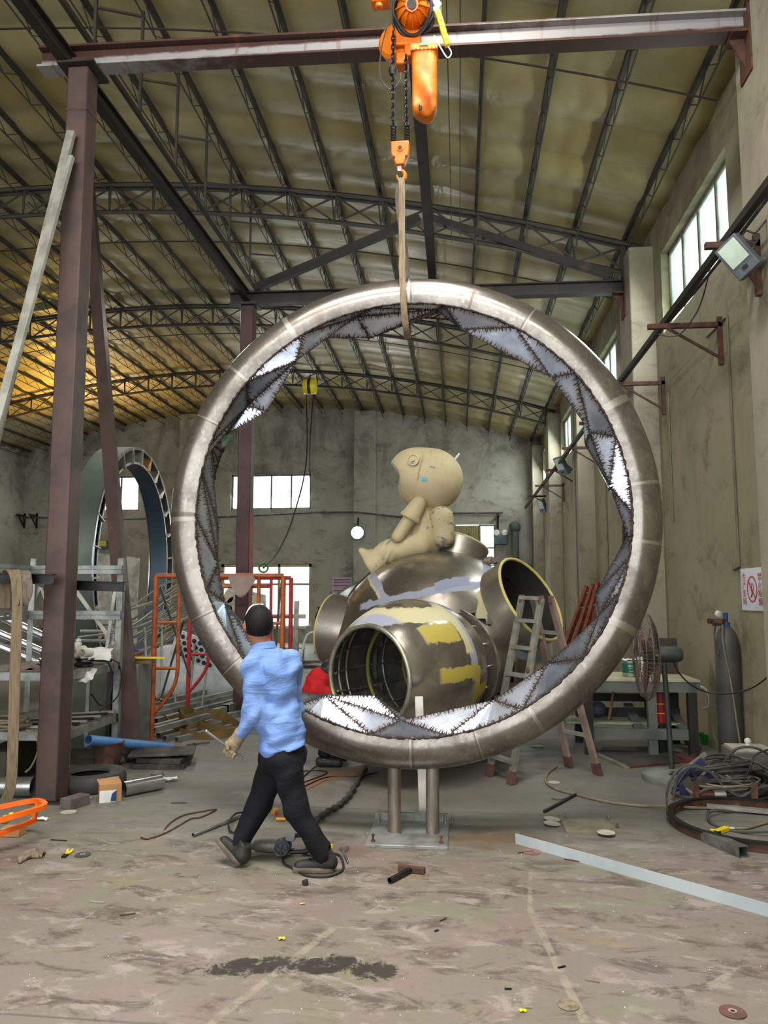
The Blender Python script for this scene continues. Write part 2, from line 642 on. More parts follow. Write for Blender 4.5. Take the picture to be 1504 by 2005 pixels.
def floor_mat():
    nt = NT('worn_concrete_floor')
    co = nt.coord()
    x, y, z = nt.xyz(co)
    big = nt.noise(co, .55, 6, .62, .4)
    mid = nt.noise(nt.coord((1, 2.1, 1)), 2.6, 8, .72, .6)
    fine = nt.noise(co, 34, 6, .7)
    col = nt.mix(nt.ramp(big, .36, .62), lin((118, 107, 102)), lin((113, 107, 91)))
    col = nt.mix(nt.ramp(mid, .5, .62, 0, .95), col, lin((82, 71, 63)))
    mid2 = nt.noise(nt.coord((1, 1.8, 1), rot=(0, 0, .5)), 3.7, 8, .75, .5)
    col = nt.mix(nt.ramp(mid2, .52, .62, 0, .95), col, lin((140, 129, 123)))
    pink = nt.noise(co, 1.9, 7, .7, .3)
    col = nt.mix(nt.ramp(pink, .52, .64, 0, .75), col, lin((124, 104, 101)))
    col = nt.mix(nt.ramp(fine, .55, .8, 0, .35), col, lin((139, 134, 124)))
    col = nt.mix(nt.ramp(fine, .45, .25, 0, .4), col, lin((55, 48, 44)))
    # rear half: greyer
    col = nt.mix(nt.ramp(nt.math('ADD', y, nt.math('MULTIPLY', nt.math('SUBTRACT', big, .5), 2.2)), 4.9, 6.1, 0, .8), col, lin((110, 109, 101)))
    gr = nt.noise(nt.coord((1, 1.5, 1), rot=(0, 0, 1.1)), 1.5, 7, .7, .4)
    col = nt.mix(nt.ramp(gr, .55, .65, 0, .6), col, lin((110, 112, 88)))
    # yellow blotches
    yb = nt.noise(co, 1.4, 7, .7, .2)
    col = nt.mix(nt.math('MULTIPLY', nt.ramp(yb, .56, .66, 0, .6), nt.ramp(fine, .35, .6)), col, lin((135, 116, 72)))
    # rust marks where the ring stands
    for cx, cy, rx, ry, amt in ((.22, 5.55, .55, .3, .55), (-.75, 5.2, .3, .16, .4), (.62, 5.4, .2, .12, .5)):
        d = nt.math('ADD', nt.math('POWER', nt.math('ABSOLUTE', nt.math('DIVIDE', nt.math('SUBTRACT', x, cx), rx)), 2.0),
                    nt.math('POWER', nt.math('ABSOLUTE', nt.math('DIVIDE', nt.math('SUBTRACT', y, cy), ry)), 2.0))
        d = nt.math('ADD', d, nt.math('MULTIPLY', nt.math('SUBTRACT', mid, .5), 3.0))
        col = nt.mix(nt.ramp(d, .9, .0, 0, amt), col, lin((91, 64, 34)))
    # oil streak: follows a bent centre line
    dist = nt.noise(co, 7, 7, .75)
    yc = nt.math('ADD', 3.62, nt.math('MULTIPLY', nt.math('SINE', nt.math('MULTIPLY', nt.math('ADD', x, .95), 4.6)), .05))
    dy = nt.math('DIVIDE', nt.math('ABSOLUTE', nt.math('SUBTRACT', y, yc)), .075)
    dx = nt.math('DIVIDE', nt.math('ABSOLUTE', nt.math('ADD', x, .73)), .44)
    d = nt.math('ADD', nt.math('POWER', dx, 4.0), nt.math('POWER', dy, 2.0))
    d = nt.math('ADD', d, nt.math('MULTIPLY', nt.math('SUBTRACT', nt.noise(co, 10, 9, .8, .6), .5), 13.0))
    oil = nt.ramp(d, 1.5, .5)
    col = nt.mix(nt.math('MULTIPLY', oil, .88), col, lin((41, 37, 35)))
    # worn pale marking lines
    for (ax, ay), (bx, by), w in (((-1.02, 3.1), (-.66, 4.05), .022), ((.36, 4.4), (.48, 3.3), .02), ((.42, 5.0), (.36, 4.4), .012)):
        L = math.hypot(bx - ax, by - ay)
        nx, ny = (by - ay) / L, -(bx - ax) / L
        ln = nt.math('ABSOLUTE', nt.math('ADD', nt.math('ADD', nt.math('MULTIPLY', x, nx), nt.math('MULTIPLY', y, ny)), -(ax * nx + ay * ny)))
        al = nt.math('ADD', nt.math('ADD', nt.math('MULTIPLY', x, (bx - ax) / L / L), nt.math('MULTIPLY', y, (by - ay) / L / L)), -(ax * (bx - ax) + ay * (by - ay)) / L / L)
        seg = nt.math('MULTIPLY', nt.math('GREATER_THAN', al, 0), nt.math('LESS_THAN', al, 1))
        k = nt.math('MULTIPLY', nt.math('MULTIPLY', nt.ramp(ln, w * 1.3, w * .6), seg), nt.ramp(dist, .4, .56, 0, .8))
        col = nt.mix(k, col, lin((140, 132, 115)))
    # slab joints
    jx = nt.math('ABSOLUTE', nt.math('SUBTRACT', nt.math('FRACT', nt.math('MULTIPLY', nt.math('ADD', y, nt.math('MULTIPLY', x, .02)), 1 / 3.1)), .5))
    col = nt.mix(nt.ramp(jx, .4965, .499, 0, .45), col, lin((52, 47, 42)))
    r = nt.math('SUBTRACT', nt.ramp(mid, .3, .7, .5, .72), nt.math('MULTIPLY', oil, .22))
    h = nt.math('ADD', nt.math('MULTIPLY', mid, .6), nt.math('MULTIPLY', fine, .4))
    return nt.bsdf(col, r, 0, h, .25, .01, .4)


def wall_mat(name, base, dark, green):
    nt = NT(name)
    co = nt.coord()
    x, y, z = nt.xyz(co)
    a = nt.noise(co, .8, 8, .68, .3)
    st = nt.noise(nt.coord((1.1, 1.1, .62)), 1.0, 8, .7, .8)
    f = nt.noise(co, 16, 6, .7)
    dm = nt.noise(nt.coord((1, 1, 1.7), rot=(.5, .3, 0)), 1.3, 9, .74, .5)
    col = nt.mix(nt.ramp(a, .36, .66), lin(base), lin(green))
    col = nt.mix(nt.ramp(st, .48, .74, 0, .5), col, lin(dark))
    col = nt.mix(nt.ramp(dm, .5, .68, 0, .7), col, lin(dark))
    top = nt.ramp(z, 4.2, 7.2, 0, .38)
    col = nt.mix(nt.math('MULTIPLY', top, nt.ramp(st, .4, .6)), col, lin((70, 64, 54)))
    col = nt.mix(nt.ramp(f, .58, .8, 0, .4), col, lin((196, 190, 172)))
    vd = nt.n('TexVoronoi', Vector=co, Scale=1.9).outputs[0]
    col = nt.mix(nt.ramp(vd, .03, .012, 0, .8), col, lin((40, 36, 32)))
    h = nt.math('ADD', nt.math('MULTIPLY', f, .5), a)
    return nt.bsdf(col, .85, 0, h, .35, .02, .25)


def roof_mat():
    nt = NT('foil_faced_roof_lining')
    co = nt.coord()
    a = nt.noise(co, .7, 6, .6, .2)
    f = nt.noise(nt.coord((1, 6, 1)), 3, 6, .7)
    col = nt.mix(nt.ramp(a, .38, .64), lin((176, 164, 124)), lin((156, 138, 88)))
    col = nt.mix(nt.ramp(f, .55, .75, 0, .35), col, lin((120, 106, 70)))
    return nt.bsdf(col, nt.ramp(f, .3, .7, .3, .5), .12, f, .15, .01, .5)


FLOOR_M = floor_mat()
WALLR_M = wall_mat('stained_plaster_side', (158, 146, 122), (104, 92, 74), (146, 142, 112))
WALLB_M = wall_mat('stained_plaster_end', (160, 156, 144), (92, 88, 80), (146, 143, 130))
PIL_M = wall_mat('stained_plaster_pilaster', (160, 150, 134), (112, 102, 86), (148, 142, 120))
ROOF_M = roof_mat()

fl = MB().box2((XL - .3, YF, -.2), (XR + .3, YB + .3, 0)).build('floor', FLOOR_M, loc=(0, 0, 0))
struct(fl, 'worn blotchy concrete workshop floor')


def holed(name, m, axis, lo, hi, u0, u1, v0, v1, holes):
    """wall made of blocks round its openings; u along the wall, v up"""
    us = sorted({u0, u1, *[h[0] for h in holes], *[h[1] for h in holes]})
    vs = sorted({v0, v1, *[h[2] for h in holes], *[h[3] for h in holes]})
    mb = MB()
    bm = mb.bm
    solid = {}
    for i in range(len(us) - 1):
        for j in range(len(vs) - 1):
            uc, vc = (us[i] + us[i + 1]) / 2, (vs[j] + vs[j + 1]) / 2
            solid[i, j] = not any(h[0] < uc < h[1] and h[2] < vc < h[3] for h in holes)
    P = lambda u, v, w: (w, u, v) if axis == 'X' else (u, w, v)
    for (i, j), s in solid.items():
        if not s:
            continue
        a, b, c, d = us[i], us[i + 1], vs[j], vs[j + 1]
        q = [[(a, c), (b, c), (b, d), (a, d)]]
        for w in (lo, hi):
            mb.mesh([P(u, v, w) for u, v in q[0]], [(0, 1, 2, 3)])
        for (di, dj), e in (((-1, 0), ((a, c), (a, d))), ((1, 0), ((b, c), (b, d))), ((0, -1), ((a, c), (b, c))), ((0, 1), ((a, d), (b, d)))):
            if not solid.get((i + di, j + dj), False):
                mb.mesh([P(*e[0], lo), P(*e[1], lo), P(*e[1], hi), P(*e[0], hi)], [(0, 1, 2, 3)])
    bmesh.ops.remove_doubles(bm, verts=bm.verts, dist=1e-4)
    return struct(mb.build(name, m, loc=(0, 0, 0)))


WIN_R = [(7.72, 10.25, 5.14, 6.25), (13.2, 15.5, 5.14, 6.25), (18.3, 20.6, 5.14, 6.25), (23.0, 25.0, 5.14, 6.25)]
WIN_B = [(-13.35, -11.3, 4.58, 5.84), (-7.95, -5.1, 4.58, 5.82), (-8.25, -5.05, .5, 2.68), (-.15, 1.22, .02, 4.0)]
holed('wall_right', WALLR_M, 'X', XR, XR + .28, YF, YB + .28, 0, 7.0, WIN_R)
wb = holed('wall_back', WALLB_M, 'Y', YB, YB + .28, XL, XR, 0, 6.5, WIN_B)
# the gable part of the end wall under the vault
gp = [(XL, YB, 6.5)] + [(x, YB, roofz(x) + .2) for x in np.linspace(XL, XR, 30)] + [(XR, YB, 6.5)]
struct(MB().prism(gp, (0, .28, 0)).build('wall_gable', WALLB_M, loc=(0, 0, 0)))
struct(MB().box2((XL - .28, YF, 0), (XL, YB + .28, 6.7)).build('wall_left', WALLB_M, loc=(0, 0, 0)))

# vaulted lining: sags a little between its battens
ny, nx = 330, 44
ys = np.linspace(YF, YB + .1, ny)
xs = np.linspace(XL - .2, XR + .1, nx)
PIT = .78
verts, faces = [], []
for yy in ys:
    ph = (yy / PIT) % 1.0
    k = int(yy // PIT)
    sag = .085 * math.sin(PI * ph) ** .8 * (.75 + .35 * math.sin(k * 2.7))
    for xx in xs:
        ripple = .008 * math.sin(xx * 4.3 + k * 1.7)
        verts.append((xx, yy, roofz(xx) + .19 - sag * (.8 + .3 * math.sin(xx * 8.7)) + ripple))
for i in range(ny - 1):
    for j in range(nx - 1):
        a = i * nx + j
        faces.append((a, a + nx, a + nx + 1, a + 1))
me = bpy.data.meshes.new('ceiling')
top = [(x, y, z + .12) for x, y, z in verts]
me.from_pydata(verts, [], faces)
me.polygons.foreach_set('use_smooth', [True] * len(me.polygons))
me.materials.append(ROOF_M)
ce = bpy.data.objects.new('ceiling', me)
COL.objects.link(ce)
sd = ce.modifiers.new('thick', 'SOLIDIFY')
sd.thickness = .05
sd.offset = 1 if False else -1
struct(ce, 'vaulted foil lined roof')

# pilasters
k = 0
for yc, hw in ((6.05, .42), (11.0, .36), (16.1, .34), (21.1, .34), (25.6, .3)):
    k += 1
    struct(MB().box2((2.42, yc - hw, 0), (XR + .02, yc + hw, 6.55)).build('trim_%d' % k, PIL_M, loc=(0, 0, 0), bevel=.02))
for xc in (-3.2, -9.4):
    k += 1
    struct(MB().box2((xc - .37, YB - .28, 0), (xc + .37, YB + .02, roofz(xc) + .05)).build('trim_%d' % k, WALLB_M, loc=(0, 0, 0), bevel=.02))
pass


def window(n, axis, h, w, cols, rows, m, fr, fw=.05):
    u0, u1, v0, v1 = h
    P = (lambda u, v, d=0: V((w + d, u, v))) if axis == 'X' else (lambda u, v, d=0: V((u, w + d, v)))
    up = (0, 0, 1)
    cen = P((u0 + u1) / 2, v0)
    pane = MB()
    pane.box((P((u0 + u1) / 2, (v0 + v1) / 2)), (.012, u1 - u0, v1 - v0) if axis == 'X' else (u1 - u0, .012, v1 - v0))
    root = bpy.data.objects.new('window_%d' % n, None)
    COL.objects.link(root)
    root.location = cen
    WL[root.name] = V(cen)
    struct(root)
    f = MB()
    g = fw / 2
    for a, b in (((u0 + g, v0), (u0 + g, v1)), ((u1 - g, v0), (u1 - g, v1)), ((u0, v0 + g), (u1, v0 + g)), ((u0, v1 - g), (u1, v1 - g))):
        f.bar(P(*a), P(*b), fw, fw)
    for c in cols:
        f.bar(P(u0 + (u1 - u0) * c, v0), P(u0 + (u1 - u0) * c, v1), fw * .8, fw)
    for r in rows:
        f.bar(P(u0, v0 + (v1 - v0) * r), P(u1, v0 + (v1 - v0) * r), fw * .7, fw * .7)
    f.build('window_frame', fr, root)
    pane.build('window_pane', m, root)
    return root


FR = mat('weathered_window_frame', (126, 122, 108), (96, 92, 80), 6, .7)
FRW = mat('cream_window_frame', (186, 172, 140), (160, 146, 116), 6, .6)
for i, h in enumerate(WIN_R):
    window(i + 1, 'X', h, XR + .12, (.25, .5, .75), (), MT['pane'], FR)
window(5, 'Y', WIN_B[0], YB + .12, (.33, .66), (), MT['paneback'], FR, .06)
window(6, 'Y', WIN_B[1], YB + .12, (.25, .5, .75), (), MT['paneback'], FR, .06)
window(7, 'Y', WIN_B[2], YB + .12, (.34, .64), (.68,), MT['paneback'], FRW, .1)
# door opening in the end wall: half closed by a ribbed shutter, the rest open with a glazed light
door = bpy.data.objects.new('door_1', None)
COL.objects.link(door)
door.location = (.5, YB, 0)
WL[door.name] = V((.5, YB, 0))
struct(door)
sh = MB()
for i in range(10):
    x0 = -.13 + i * .079
    sh.box2((x0, YB + .06, .02), (x0 + .06, YB + .1, 3.96))
sh.box2((-.14, YB + .08, .02), (.68, YB + .12, 3.96))
sh.build('shutter', mat('olive_shutter_paint', (140, 132, 84), (120, 112, 70), 4, .6), door)
fr_ = MB()
for x0 in (-.13, .7, 1.2):
    fr_.box2((x0 - .03, YB + .05, .02), (x0 + .03, YB + .16, 3.98))
for z0 in (2.62, 3.2, 3.96):
    fr_.box2((.7, YB + .06, z0 - .02), (1.2, YB + .12, z0 + .02))
fr_.build('door_frame', FR, door)
MB().box2((.7, YB + .1, .02), (1.2, YB + .112, 3.97)).build('door_pane', MT['paneback'], door)

# ------------------------------------------------------------------ roof trusses and joists
TY = [11.0, 16.1, 21.1]
PX = [2.45 - .715 * i for i in range(26)]
tlabel = ['nearest curved roof truss, crossing just above the hanging steel ring',
          'second curved roof truss, seen through the upper part of the steel ring',
          'farthest curved roof truss, close to the gable of the end wall']
for ti, ty in enumerate(TY):
    t = thing('roof_truss', tlabel[ti], 'truss', (XR - .1, ty, 6.2), 'curved roof trusses')
    xa = np.linspace(XL, XR - .05, 46)
    ch = MB()
    ch.tube([(x, ty - .06, roofz(x)) for x in xa], .035, 6)
    ch.tube([(x, ty + .06, roofz(x)) for x in xa], .035, 6)
    ch.build('top_chord', MT['truss'], t)
    MB().tube([(x, ty, roofz(x) - .42) for x in xa if x < 2.45] + [(2.42, ty, roofz(2.42) - .42)], .034, 6).build('bottom_chord', MT['truss'], t)
    w = MB()
    D = .42
    for i, x in enumerate(PX):
        if x < XL + .8:
            break
        T = V((x, ty, roofz(x)))
        B = V((x, ty, roofz(x) - D))
        w.bar(T + V((-.04, .05, 0)), B, .022)
        w.bar(T + V((.04, -.05, 0)), B, .022)
        x2 = PX[i + 1] if i + 1 < len(PX) else x - .715
        w.bar(T + V((0, .03, 0)), (x2, ty + .03, roofz(x2) - D), .024)
        w.bar(B + V((0, -.03, 0)), (x2, ty - .03, roofz(x2)), .024)
    w.bar((2.42, ty, roofz(2.42) - .5), (2.42, ty, roofz(2.42)), .07)
    w.build('web', MT['truss'], t)

bays = [(YF, 11.0, 'before the nearest curved truss'), (11.0, 16.1, 'between the nearest and the second curved truss'),
        (16.1, 21.1, 'between the second and the farthest curved truss'), (21.1, YB, 'between the farthest curved truss and the gable')]
for y0, y1, where in bays:
    proto = None
    for x in PX:
        if proto is None:
            proto = thing('roof_joist', 'open-web steel roof joist running ' + where, 'joist', (0, y0, 0), 'roof joists ' + where)
            MB().box2((-.024, y0, .03), (.024, y1, .1)).build('flange', MT['truss'], proto)
            wb_ = MB()
            a, b = y0 + .12, y1 - .12
            nseg = max(2, int((b - a) / .3))
            zz = []
            for i in range(nseg + 1):
                zz.append((0, a + (b - a) * i / nseg, .03 if i % 2 == 0 else -.17))
            wb_.tube(zz, .008, 5)
            wb_.tube([(0, a, -.17), (0, b, -.17)], .011, 6)
            wb_.build('web', MT['truss'], proto)
            o = proto
        else:
            o = dup(proto)
        o.location = (x, y0, roofz(x) + .04)
for yy, lb in ((7.6, 'thin sag rod across the roof lining nearest the hoist'), (12.9, 'thin sag rod across the roof between nearest and second truss'), (17.9, 'thin sag rod across the roof beyond the second truss')):
    one(MB().tube([(x, yy, roofz(x) + .0) for x in np.linspace(XL + .3, XR - .1, 30)], .012, 5), 'sag_rod', MT['truss'], lb, 'rod', 'sag rods under the roof')

# ------------------------------------------------------------------ gantry: columns, beams, crane rails
CX, CY = -3.36, 6.22
t = thing('steel_column', 'brown square steel column standing nearest, with a beam on its head', 'column', (CX, CY, 0))
MB().box2((CX - .095, CY - .1, .012), (CX + .095, CY + .1, 6.4)).build('shaft', MT['brown_steel'], t, bevel=.012)
MB().box2((CX - .17, CY - .16, 6.4), (CX + .17, CY + .16, 6.425)).build('cap_plate', MT['dark_steel'], t)
MB().box2((CX - .14, CY - .14, 0), (CX + .16, CY + .14, .014)).build('base_plate', MT['dark_steel'], t)
MB().box2((CX - .099, CY - .104, 5.98), (CX + .099, CY + .104, 6.0)).build('weld_band', MT['rust'], t)
C2X, C2Y = -3.17, 11.1
t = thing('steel_column', 'brown and red steel column rising behind the ring, farther down the hall', 'column', (C2X, C2Y, 0))
MB().box2((C2X - .1, C2Y - .1, .012), (C2X + .1, C2Y + .1, 6.05)).build('shaft', mat('dark_brown_primer', (74, 46, 44), (60, 38, 38), 3, .55, .2), t, bevel=.012)
MB().box2((C2X + .1, C2Y - .1, .02), (C2X + .104, C2Y + .1, 2.9)).build('red_face', mat('faded_red_paint', (128, 52, 56), (110, 44, 48), 3, .6), t)
MB().box2((C2X - .16, C2Y - .15, 6.05), (C2X + .16, C2Y + .15, 6.07)).build('cap_plate', MT['dark_steel'], t)


def whiteweb():
    nt = NT('rusted_beam_with_chalky_web')
    co = nt.coord()
    x, y, z = nt.xyz(co)
    f = nt.noise(nt.coord((1, 1, 3)), 5, 7, .7)
    d = nt.math('ADD', nt.math('ABSOLUTE', nt.math('SUBTRACT', z, .1)), nt.math('MULTIPLY', nt.math('SUBTRACT', f, .5), .06))
    col = nt.mix(nt.ramp(d, .045, .075), lin((150, 146, 145)), lin((70, 44, 36)))
    drip = nt.noise(nt.coord((6, 1, .5)), 1.3, 5, .7)
    col = nt.mix(nt.ramp(drip, .54, .7, 0, .75), col, lin((110, 70, 50)))
    col = nt.mix(nt.ramp(f, .6, .8, 0, .6), col, lin((60, 42, 36)))
    return nt.bsdf(col, .55, .15, f, .2, .01)


t = one(MB().ibeam((-3.75, 6.2, 6.525), (2.42, 6.2, 6.4), .2, .16, .02, (0, 0, 1)), 'cross_beam', whiteweb(),
        'rusty I-beam with chalky web spanning from the nearest column to the side wall', 'beam', loc=(-.7, 6.2, 6.36))
one(MB().ibeam((-3.45, 11.05, 6.16), (2.42, 11.05, 6.12), .19, .15, .018, (0, 0, 1)), 'cross_beam', MT['dark_steel'],
    'dark I-beam spanning from the rear column to the wall behind the ring', 'beam')
p0, p1 = at(140, 125, Y=6.2), at(482, 578, Y=11)
dr = (p1 - p0)
a, b = p0 - dr * (3.0 / dr.y), p0 + dr * (5.0 / dr.y)
one(MB().ibeam(a, b, .15, .1, .016, (0, 0, 1)), 'crane_rail_beam', MT['dark_steel'], 'long dark crane rail beam running over the heads of both steel columns', 'beam')
a2, b2 = at(205, 190, Y=6.6), at(492, 585, Y=11)
p0, p1 = at(817, 232, Z=6.42), at(847, 548, Y=11)
one(MB().ibeam((p1.x + .02, 2.2, 6.42), (p1.x, 11.05, 6.36), .17, .11, .016, (0, 0, 1)), 'monorail_beam', MT['dark_steel'],
    'dark monorail beam that the orange hoist runs under', 'beam')
# gable braces over the second cross beam
ap = at(832, 428, Y=11.0)
for q, lb in ((at(497, 582, Y=11.0), 'dark square tube brace from the rear column up to the roof'), (at(1198, 556, Y=11.0), 'dark square tube brace from the roof down to the wall bracket')):
    dd = V((.07 if q.x > ap.x else -.07, 0, 0))
    one(MB().bar(ap + dd, q + V((0, 0, .13)), .11, .11), 'brace', MT['dark_steel'], lb, 'brace', 'gable braces')
# beam seats on the pilasters
for yy, zz, lb in ((6.2, 6.3, 'rusty steel seat under the chalky I-beam at the wall'), (11.05, 6.02, 'rusty steel seat under the dark I-beam at the wall')):
    t = thing('beam_seat', lb, 'bracket', (2.4, yy, zz - .35))
    MB().box2((2.28, yy - .11, zz - .02), (2.42, yy + .11, zz)).build('shelf_plate', MT['rust'], t)
    MB().prism([(2.42, yy - .01, zz - .02), (2.28, yy - .01, zz - .02), (2.42, yy - .01, zz - .3)], (0, .02, 0)).build('gusset', MT['rust'], t)
    MB().box2((2.405, yy - .12, zz - .36), (2.42, yy + .12, zz + .22)).build('wall_plate', MT['rust'], t)

for dx, lb in ((-.06, 'first of two thin wires strung lengthwise under the roof past the hoist'), (.06, 'second of two thin wires strung lengthwise under the roof past the hoist')):
    one(MB().tube([(dx, 3, 6.9), (dx, 7, 6.82), (dx, 10.9, 6.85)], .006, 5), 'roof_wire', MT['dark_steel'], lb, 'wire')
# hanging conveyor rail with triangular hangers
q0, q1 = at(205, 0, Y=5.2), at(490, 545, Y=11.2)
t = thing('hanging_rail', 'thin rusty rail hung on triangular hangers beside the crane rail beam', 'rail', (q0.x, 6, 7.0))
A, B = at(222, 150, Z=6.8), at(487, 545, Z=6.55)
A, B = A + (A - B) * .25, B + (B - A) * .12
P_ = lambda u: A + (B - A) * u
MB().bar(A, B, .04, .05).build('rail', MT['truss'], t)
for i in range(6):
    u = .12 + i * .16
    p = P_(u)
    h_ = MB()
    h_.bar(p, (p.x, p.y, roofz(p.x) + .05), .028)
    h_.bar(p + V((0, .0, .42)), (p.x + .36, p.y + .2, p.z + .46), .022)
    h_.build('hanger', MT['truss'], t)

# leaning strut and channels by the nearest column
one(MB().hollow(at(263, 1492, Z=0) + V((0, 0, .02)), at(168, 300, Y=10.4), .15, .1, .008, (0, 1, 0)), 'steel_channel', MT['brown_steel'],
    'long brown steel channel leaning behind the nearest column', 'channel')
for pa, pb, ya, yb, lb in (((140, 258), (-14, 880), 6.06, 5.75, 'longer pale steel channel leaning against the nearest column'), ((137, 306), (2, 800), 6.04, 5.68, 'shorter pale steel channel leaning beside the longer one')):
    a, b = at(*pa, Y=ya), at(*pb, Y=yb)
    d = (b - a)
    b = a + d * (a.z / (a.z - b.z)) * .999
    one(MB().profile(a, b, [(-.035, -.02), (.035, -.02), (.035, .02), (.028, .02), (.028, -.013), (-.028, -.013), (-.028, .02), (-.035, .02)], (0, 1, 0)),
        'steel_channel', MT['alu'], lb, 'channel', 'pale channels leaning on the column')

# ------------------------------------------------------------------ wall brackets, conductor bar, conduits
one(MB().bar((2.2, 1.0, 4.58), (2.2, 25.6, 4.5), .055, .065), 'conductor_bar', MT['dark_steel'], 'long dark bar carried on brackets along the side wall', 'bar')
one(MB().tube(crv([(2.27, 1, 4.66)] + [(2.27 + .02 * math.sin(i), 4 + i * 1.7, 4.60 + .03 * math.cos(i * 2.1)) for i in range(13)], 4), .016, 6), 'power_cable', MT['cable'],
    'grey cable tied along the dark bar on the side wall', 'cable')
for y, lb in ((6.15, 'over the floodlight'), (8.05, 'below the nearest high window'), (10.3, 'next to the pilaster behind the ring'), (12.7, 'below the second high window'), (14.9, 'before the third pilaster'), (17.6, 'below the third high window'), (20.2, 'before the fourth pilaster'), (22.4, 'nearest the far corner')):
    xw = 2.42 if any(abs(y - c) < w for c, w in ((6.05, .42), (11.0, .36), (16.1, .34), (21.1, .34))) else XR
    t = thing('wall_bracket', 'rusty triangular wall bracket ' + lb, 'bracket', (xw, y, 4.1), 'brackets along the side wall')
    MB().bar((xw, y, 4.48), (2.0, y, 4.48), .05, .05).build('arm', MT['rust'], t)
    MB().bar((xw - .02, y, 4.05), (xw - .02, y, 4.56), .05, .05).build('wall_post', MT['rust'], t)
    MB().bar((xw - .02, y, 4.12), (2.2, y, 4.46), .025, .025).build('strut', MT['rust'], t)

CON = mat('painted_conduit', (118, 108, 88), (96, 88, 70), 4, .6)
for pts, lb in (([(2.738, 7.85, 4.5), (2.738, 7.85, 3.3), (2.738, 7.85, 1.95), (2.738, 8.0, 1.93)], 'vertical painted conduit ending above the gas cylinder'),
                ([(2.738, 10.1, 4.3), (2.738, 10.1, 2.6)], 'short vertical conduit beside the second pilaster'),
                ([(2.738, 14.5, 4.4), (2.738, 14.5, .0)], 'thin vertical conduit past the second high window'),
                ([(2.408, 16.05, 6.3), (2.408, 16.05, .0)], 'thin conduit down the face of the third pilaster')):
    one(MB().tube(pts, .014, 7), 'conduit', CON, lb, 'conduit', 'conduits on the side wall')
one(MB().tube([(2.738, 8.5, 4.5), (2.738, 7.86, 4.5)], .012, 6), 'conduit', CON, 'short level conduit joining the vertical one under the high window', 'conduit', 'conduits on the side wall')

# floodlight by the nearest pilaster
GREY_LED = mat('grey_lamp_body', (92, 98, 104), (76, 82, 88), 5, .45)


def floodlight(name, label, c, aim, w=.3, h=.42, wall=None, lens=(196, 214, 196), est=0.0, roll=0.0):
    t = thing(name, label, 'floodlight', c)
    c, aim = V(c), V(aim).normalized()
    x, y, d = basis(aim, (0, 0, 1))
    x, y = x * math.cos(roll) + y * math.sin(roll), y * math.cos(roll) - x * math.sin(roll)
    R = M((x, y, d)).transposed()
    MB().box(c, (w, h, .09), R).build('housing', GREY_LED, t, bevel=.008)
    lm = mat('milky_lens', lens, tuple(int(v * .92) for v in lens), 6, .3) if not est else emit('lit_lens', (236, 240, 255), est)
    MB().box(c + d * .048 + y * h * .12, (w * .78, h * .62, .012), R).build('lens', lm, t, bevel=.004)
    MB().box(c + d * .05 - y * h * .33, (w * .22, h * .09, .01), R).build('sensor', MT['black'], t)
    if wall is not None:
        MB().tube(crv([c - d * .05, c - d * .12 + V((0, 0, -.02)), V(wall)], 4), .022, 7).build('mount_arm', GREY_LED, t)
    return t


floodlight('floodlight', 'grey unlit floodlight hung under the bracket by the nearest pilaster', at(1447, 503, Y=5.95), (-.7, -.75, -.35), .2, .31, at(1500, 508, Y=6.0), roll=.5)
floodlight('floodlight', 'small grey floodlight on the bracket line past the second high window', at(1100, 912, Y=16.9), (-.8, -.4, -.45), .3, .42, (2.6, 17.0, 4.3))
floodlight('floodlight', 'tiny floodlight low on the side wall near the far corner', at(1062, 990, Y=22.6), (-.8, -.4, -.3), .3, .42, (2.6, 22.8, 4.1))
one(MB().tube(crv([at(1504, 425, Y=6.0), at(1480, 455, Y=5.95), at(1462, 452, Y=5.95), at(1455, 465, Y=5.95), at(1478, 476, Y=5.95), at(1486, 462, Y=5.95), at(1470, 495, Y=5.97)], 6), .008, 6), 'lamp_cord', MT['cable'],
    'loose grey cord looping above the unlit floodlight', 'cord')
one(MB().tube(crv([at(1395, 505, Y=7.0), at(1370, 600, Y=7.6), at(1330, 655, Y=7.9), at(1290, 655, Y=8.0)], 6), .008, 6), 'lamp_cord', MT['cable'], 'thin cord drooping across the nearest high window', 'cord')

# end wall fittings
lampc = V(at(700, 1043, Y=25.5))
lampc.y = 25.5
t = thing('floodlight', 'round lit floodlight glaring on the end wall pilaster', 'floodlight', lampc)
MB().lathe([(.0, .1), (.2, .1), (.24, .0), (.22, -.03), (.0, -.03)], lampc, (0, 1, 0), 24).build('housing', GREY_LED, t)
MB().lathe([(.0, -.05), (.19, -.045), (.2, -.03)], lampc, (0, 1, 0), 24).build('lens', emit('lit_floodlight_lens', (238, 242, 255), 60), t)
MB().tube([lampc + V((0, .08, 0)), lampc + V((0, .1, .3)), lampc + V((0, .3, .62))], .03, 6).build('mount_arm', MT['blackm'], t)
ll = at(200, 1066, Y=25.8)
t = floodlight('floodlight', 'small black floodlight with yellow lens on the end wall under the grey arch', ll, (.1, -1, -.2), .4, .3, (ll.x, 26, ll.z + .05), (226, 206, 90))
bar = [at(45, 1013, Y=25.9), at(250, 1016, Y=25.9), at(440, 1012, Y=25.9), at(620, 1003, Y=25.9), at(700, 1003, Y=25.6), at(780, 1012, Y=25.9), at(885, 1005, Y=25.9), at(985, 1004, Y=25.9)]
one(MB().tube(bar, .03, 6), 'cable_run', MT['cable'], 'dark cable run stretched along the end wall at window sill height', 'cable')
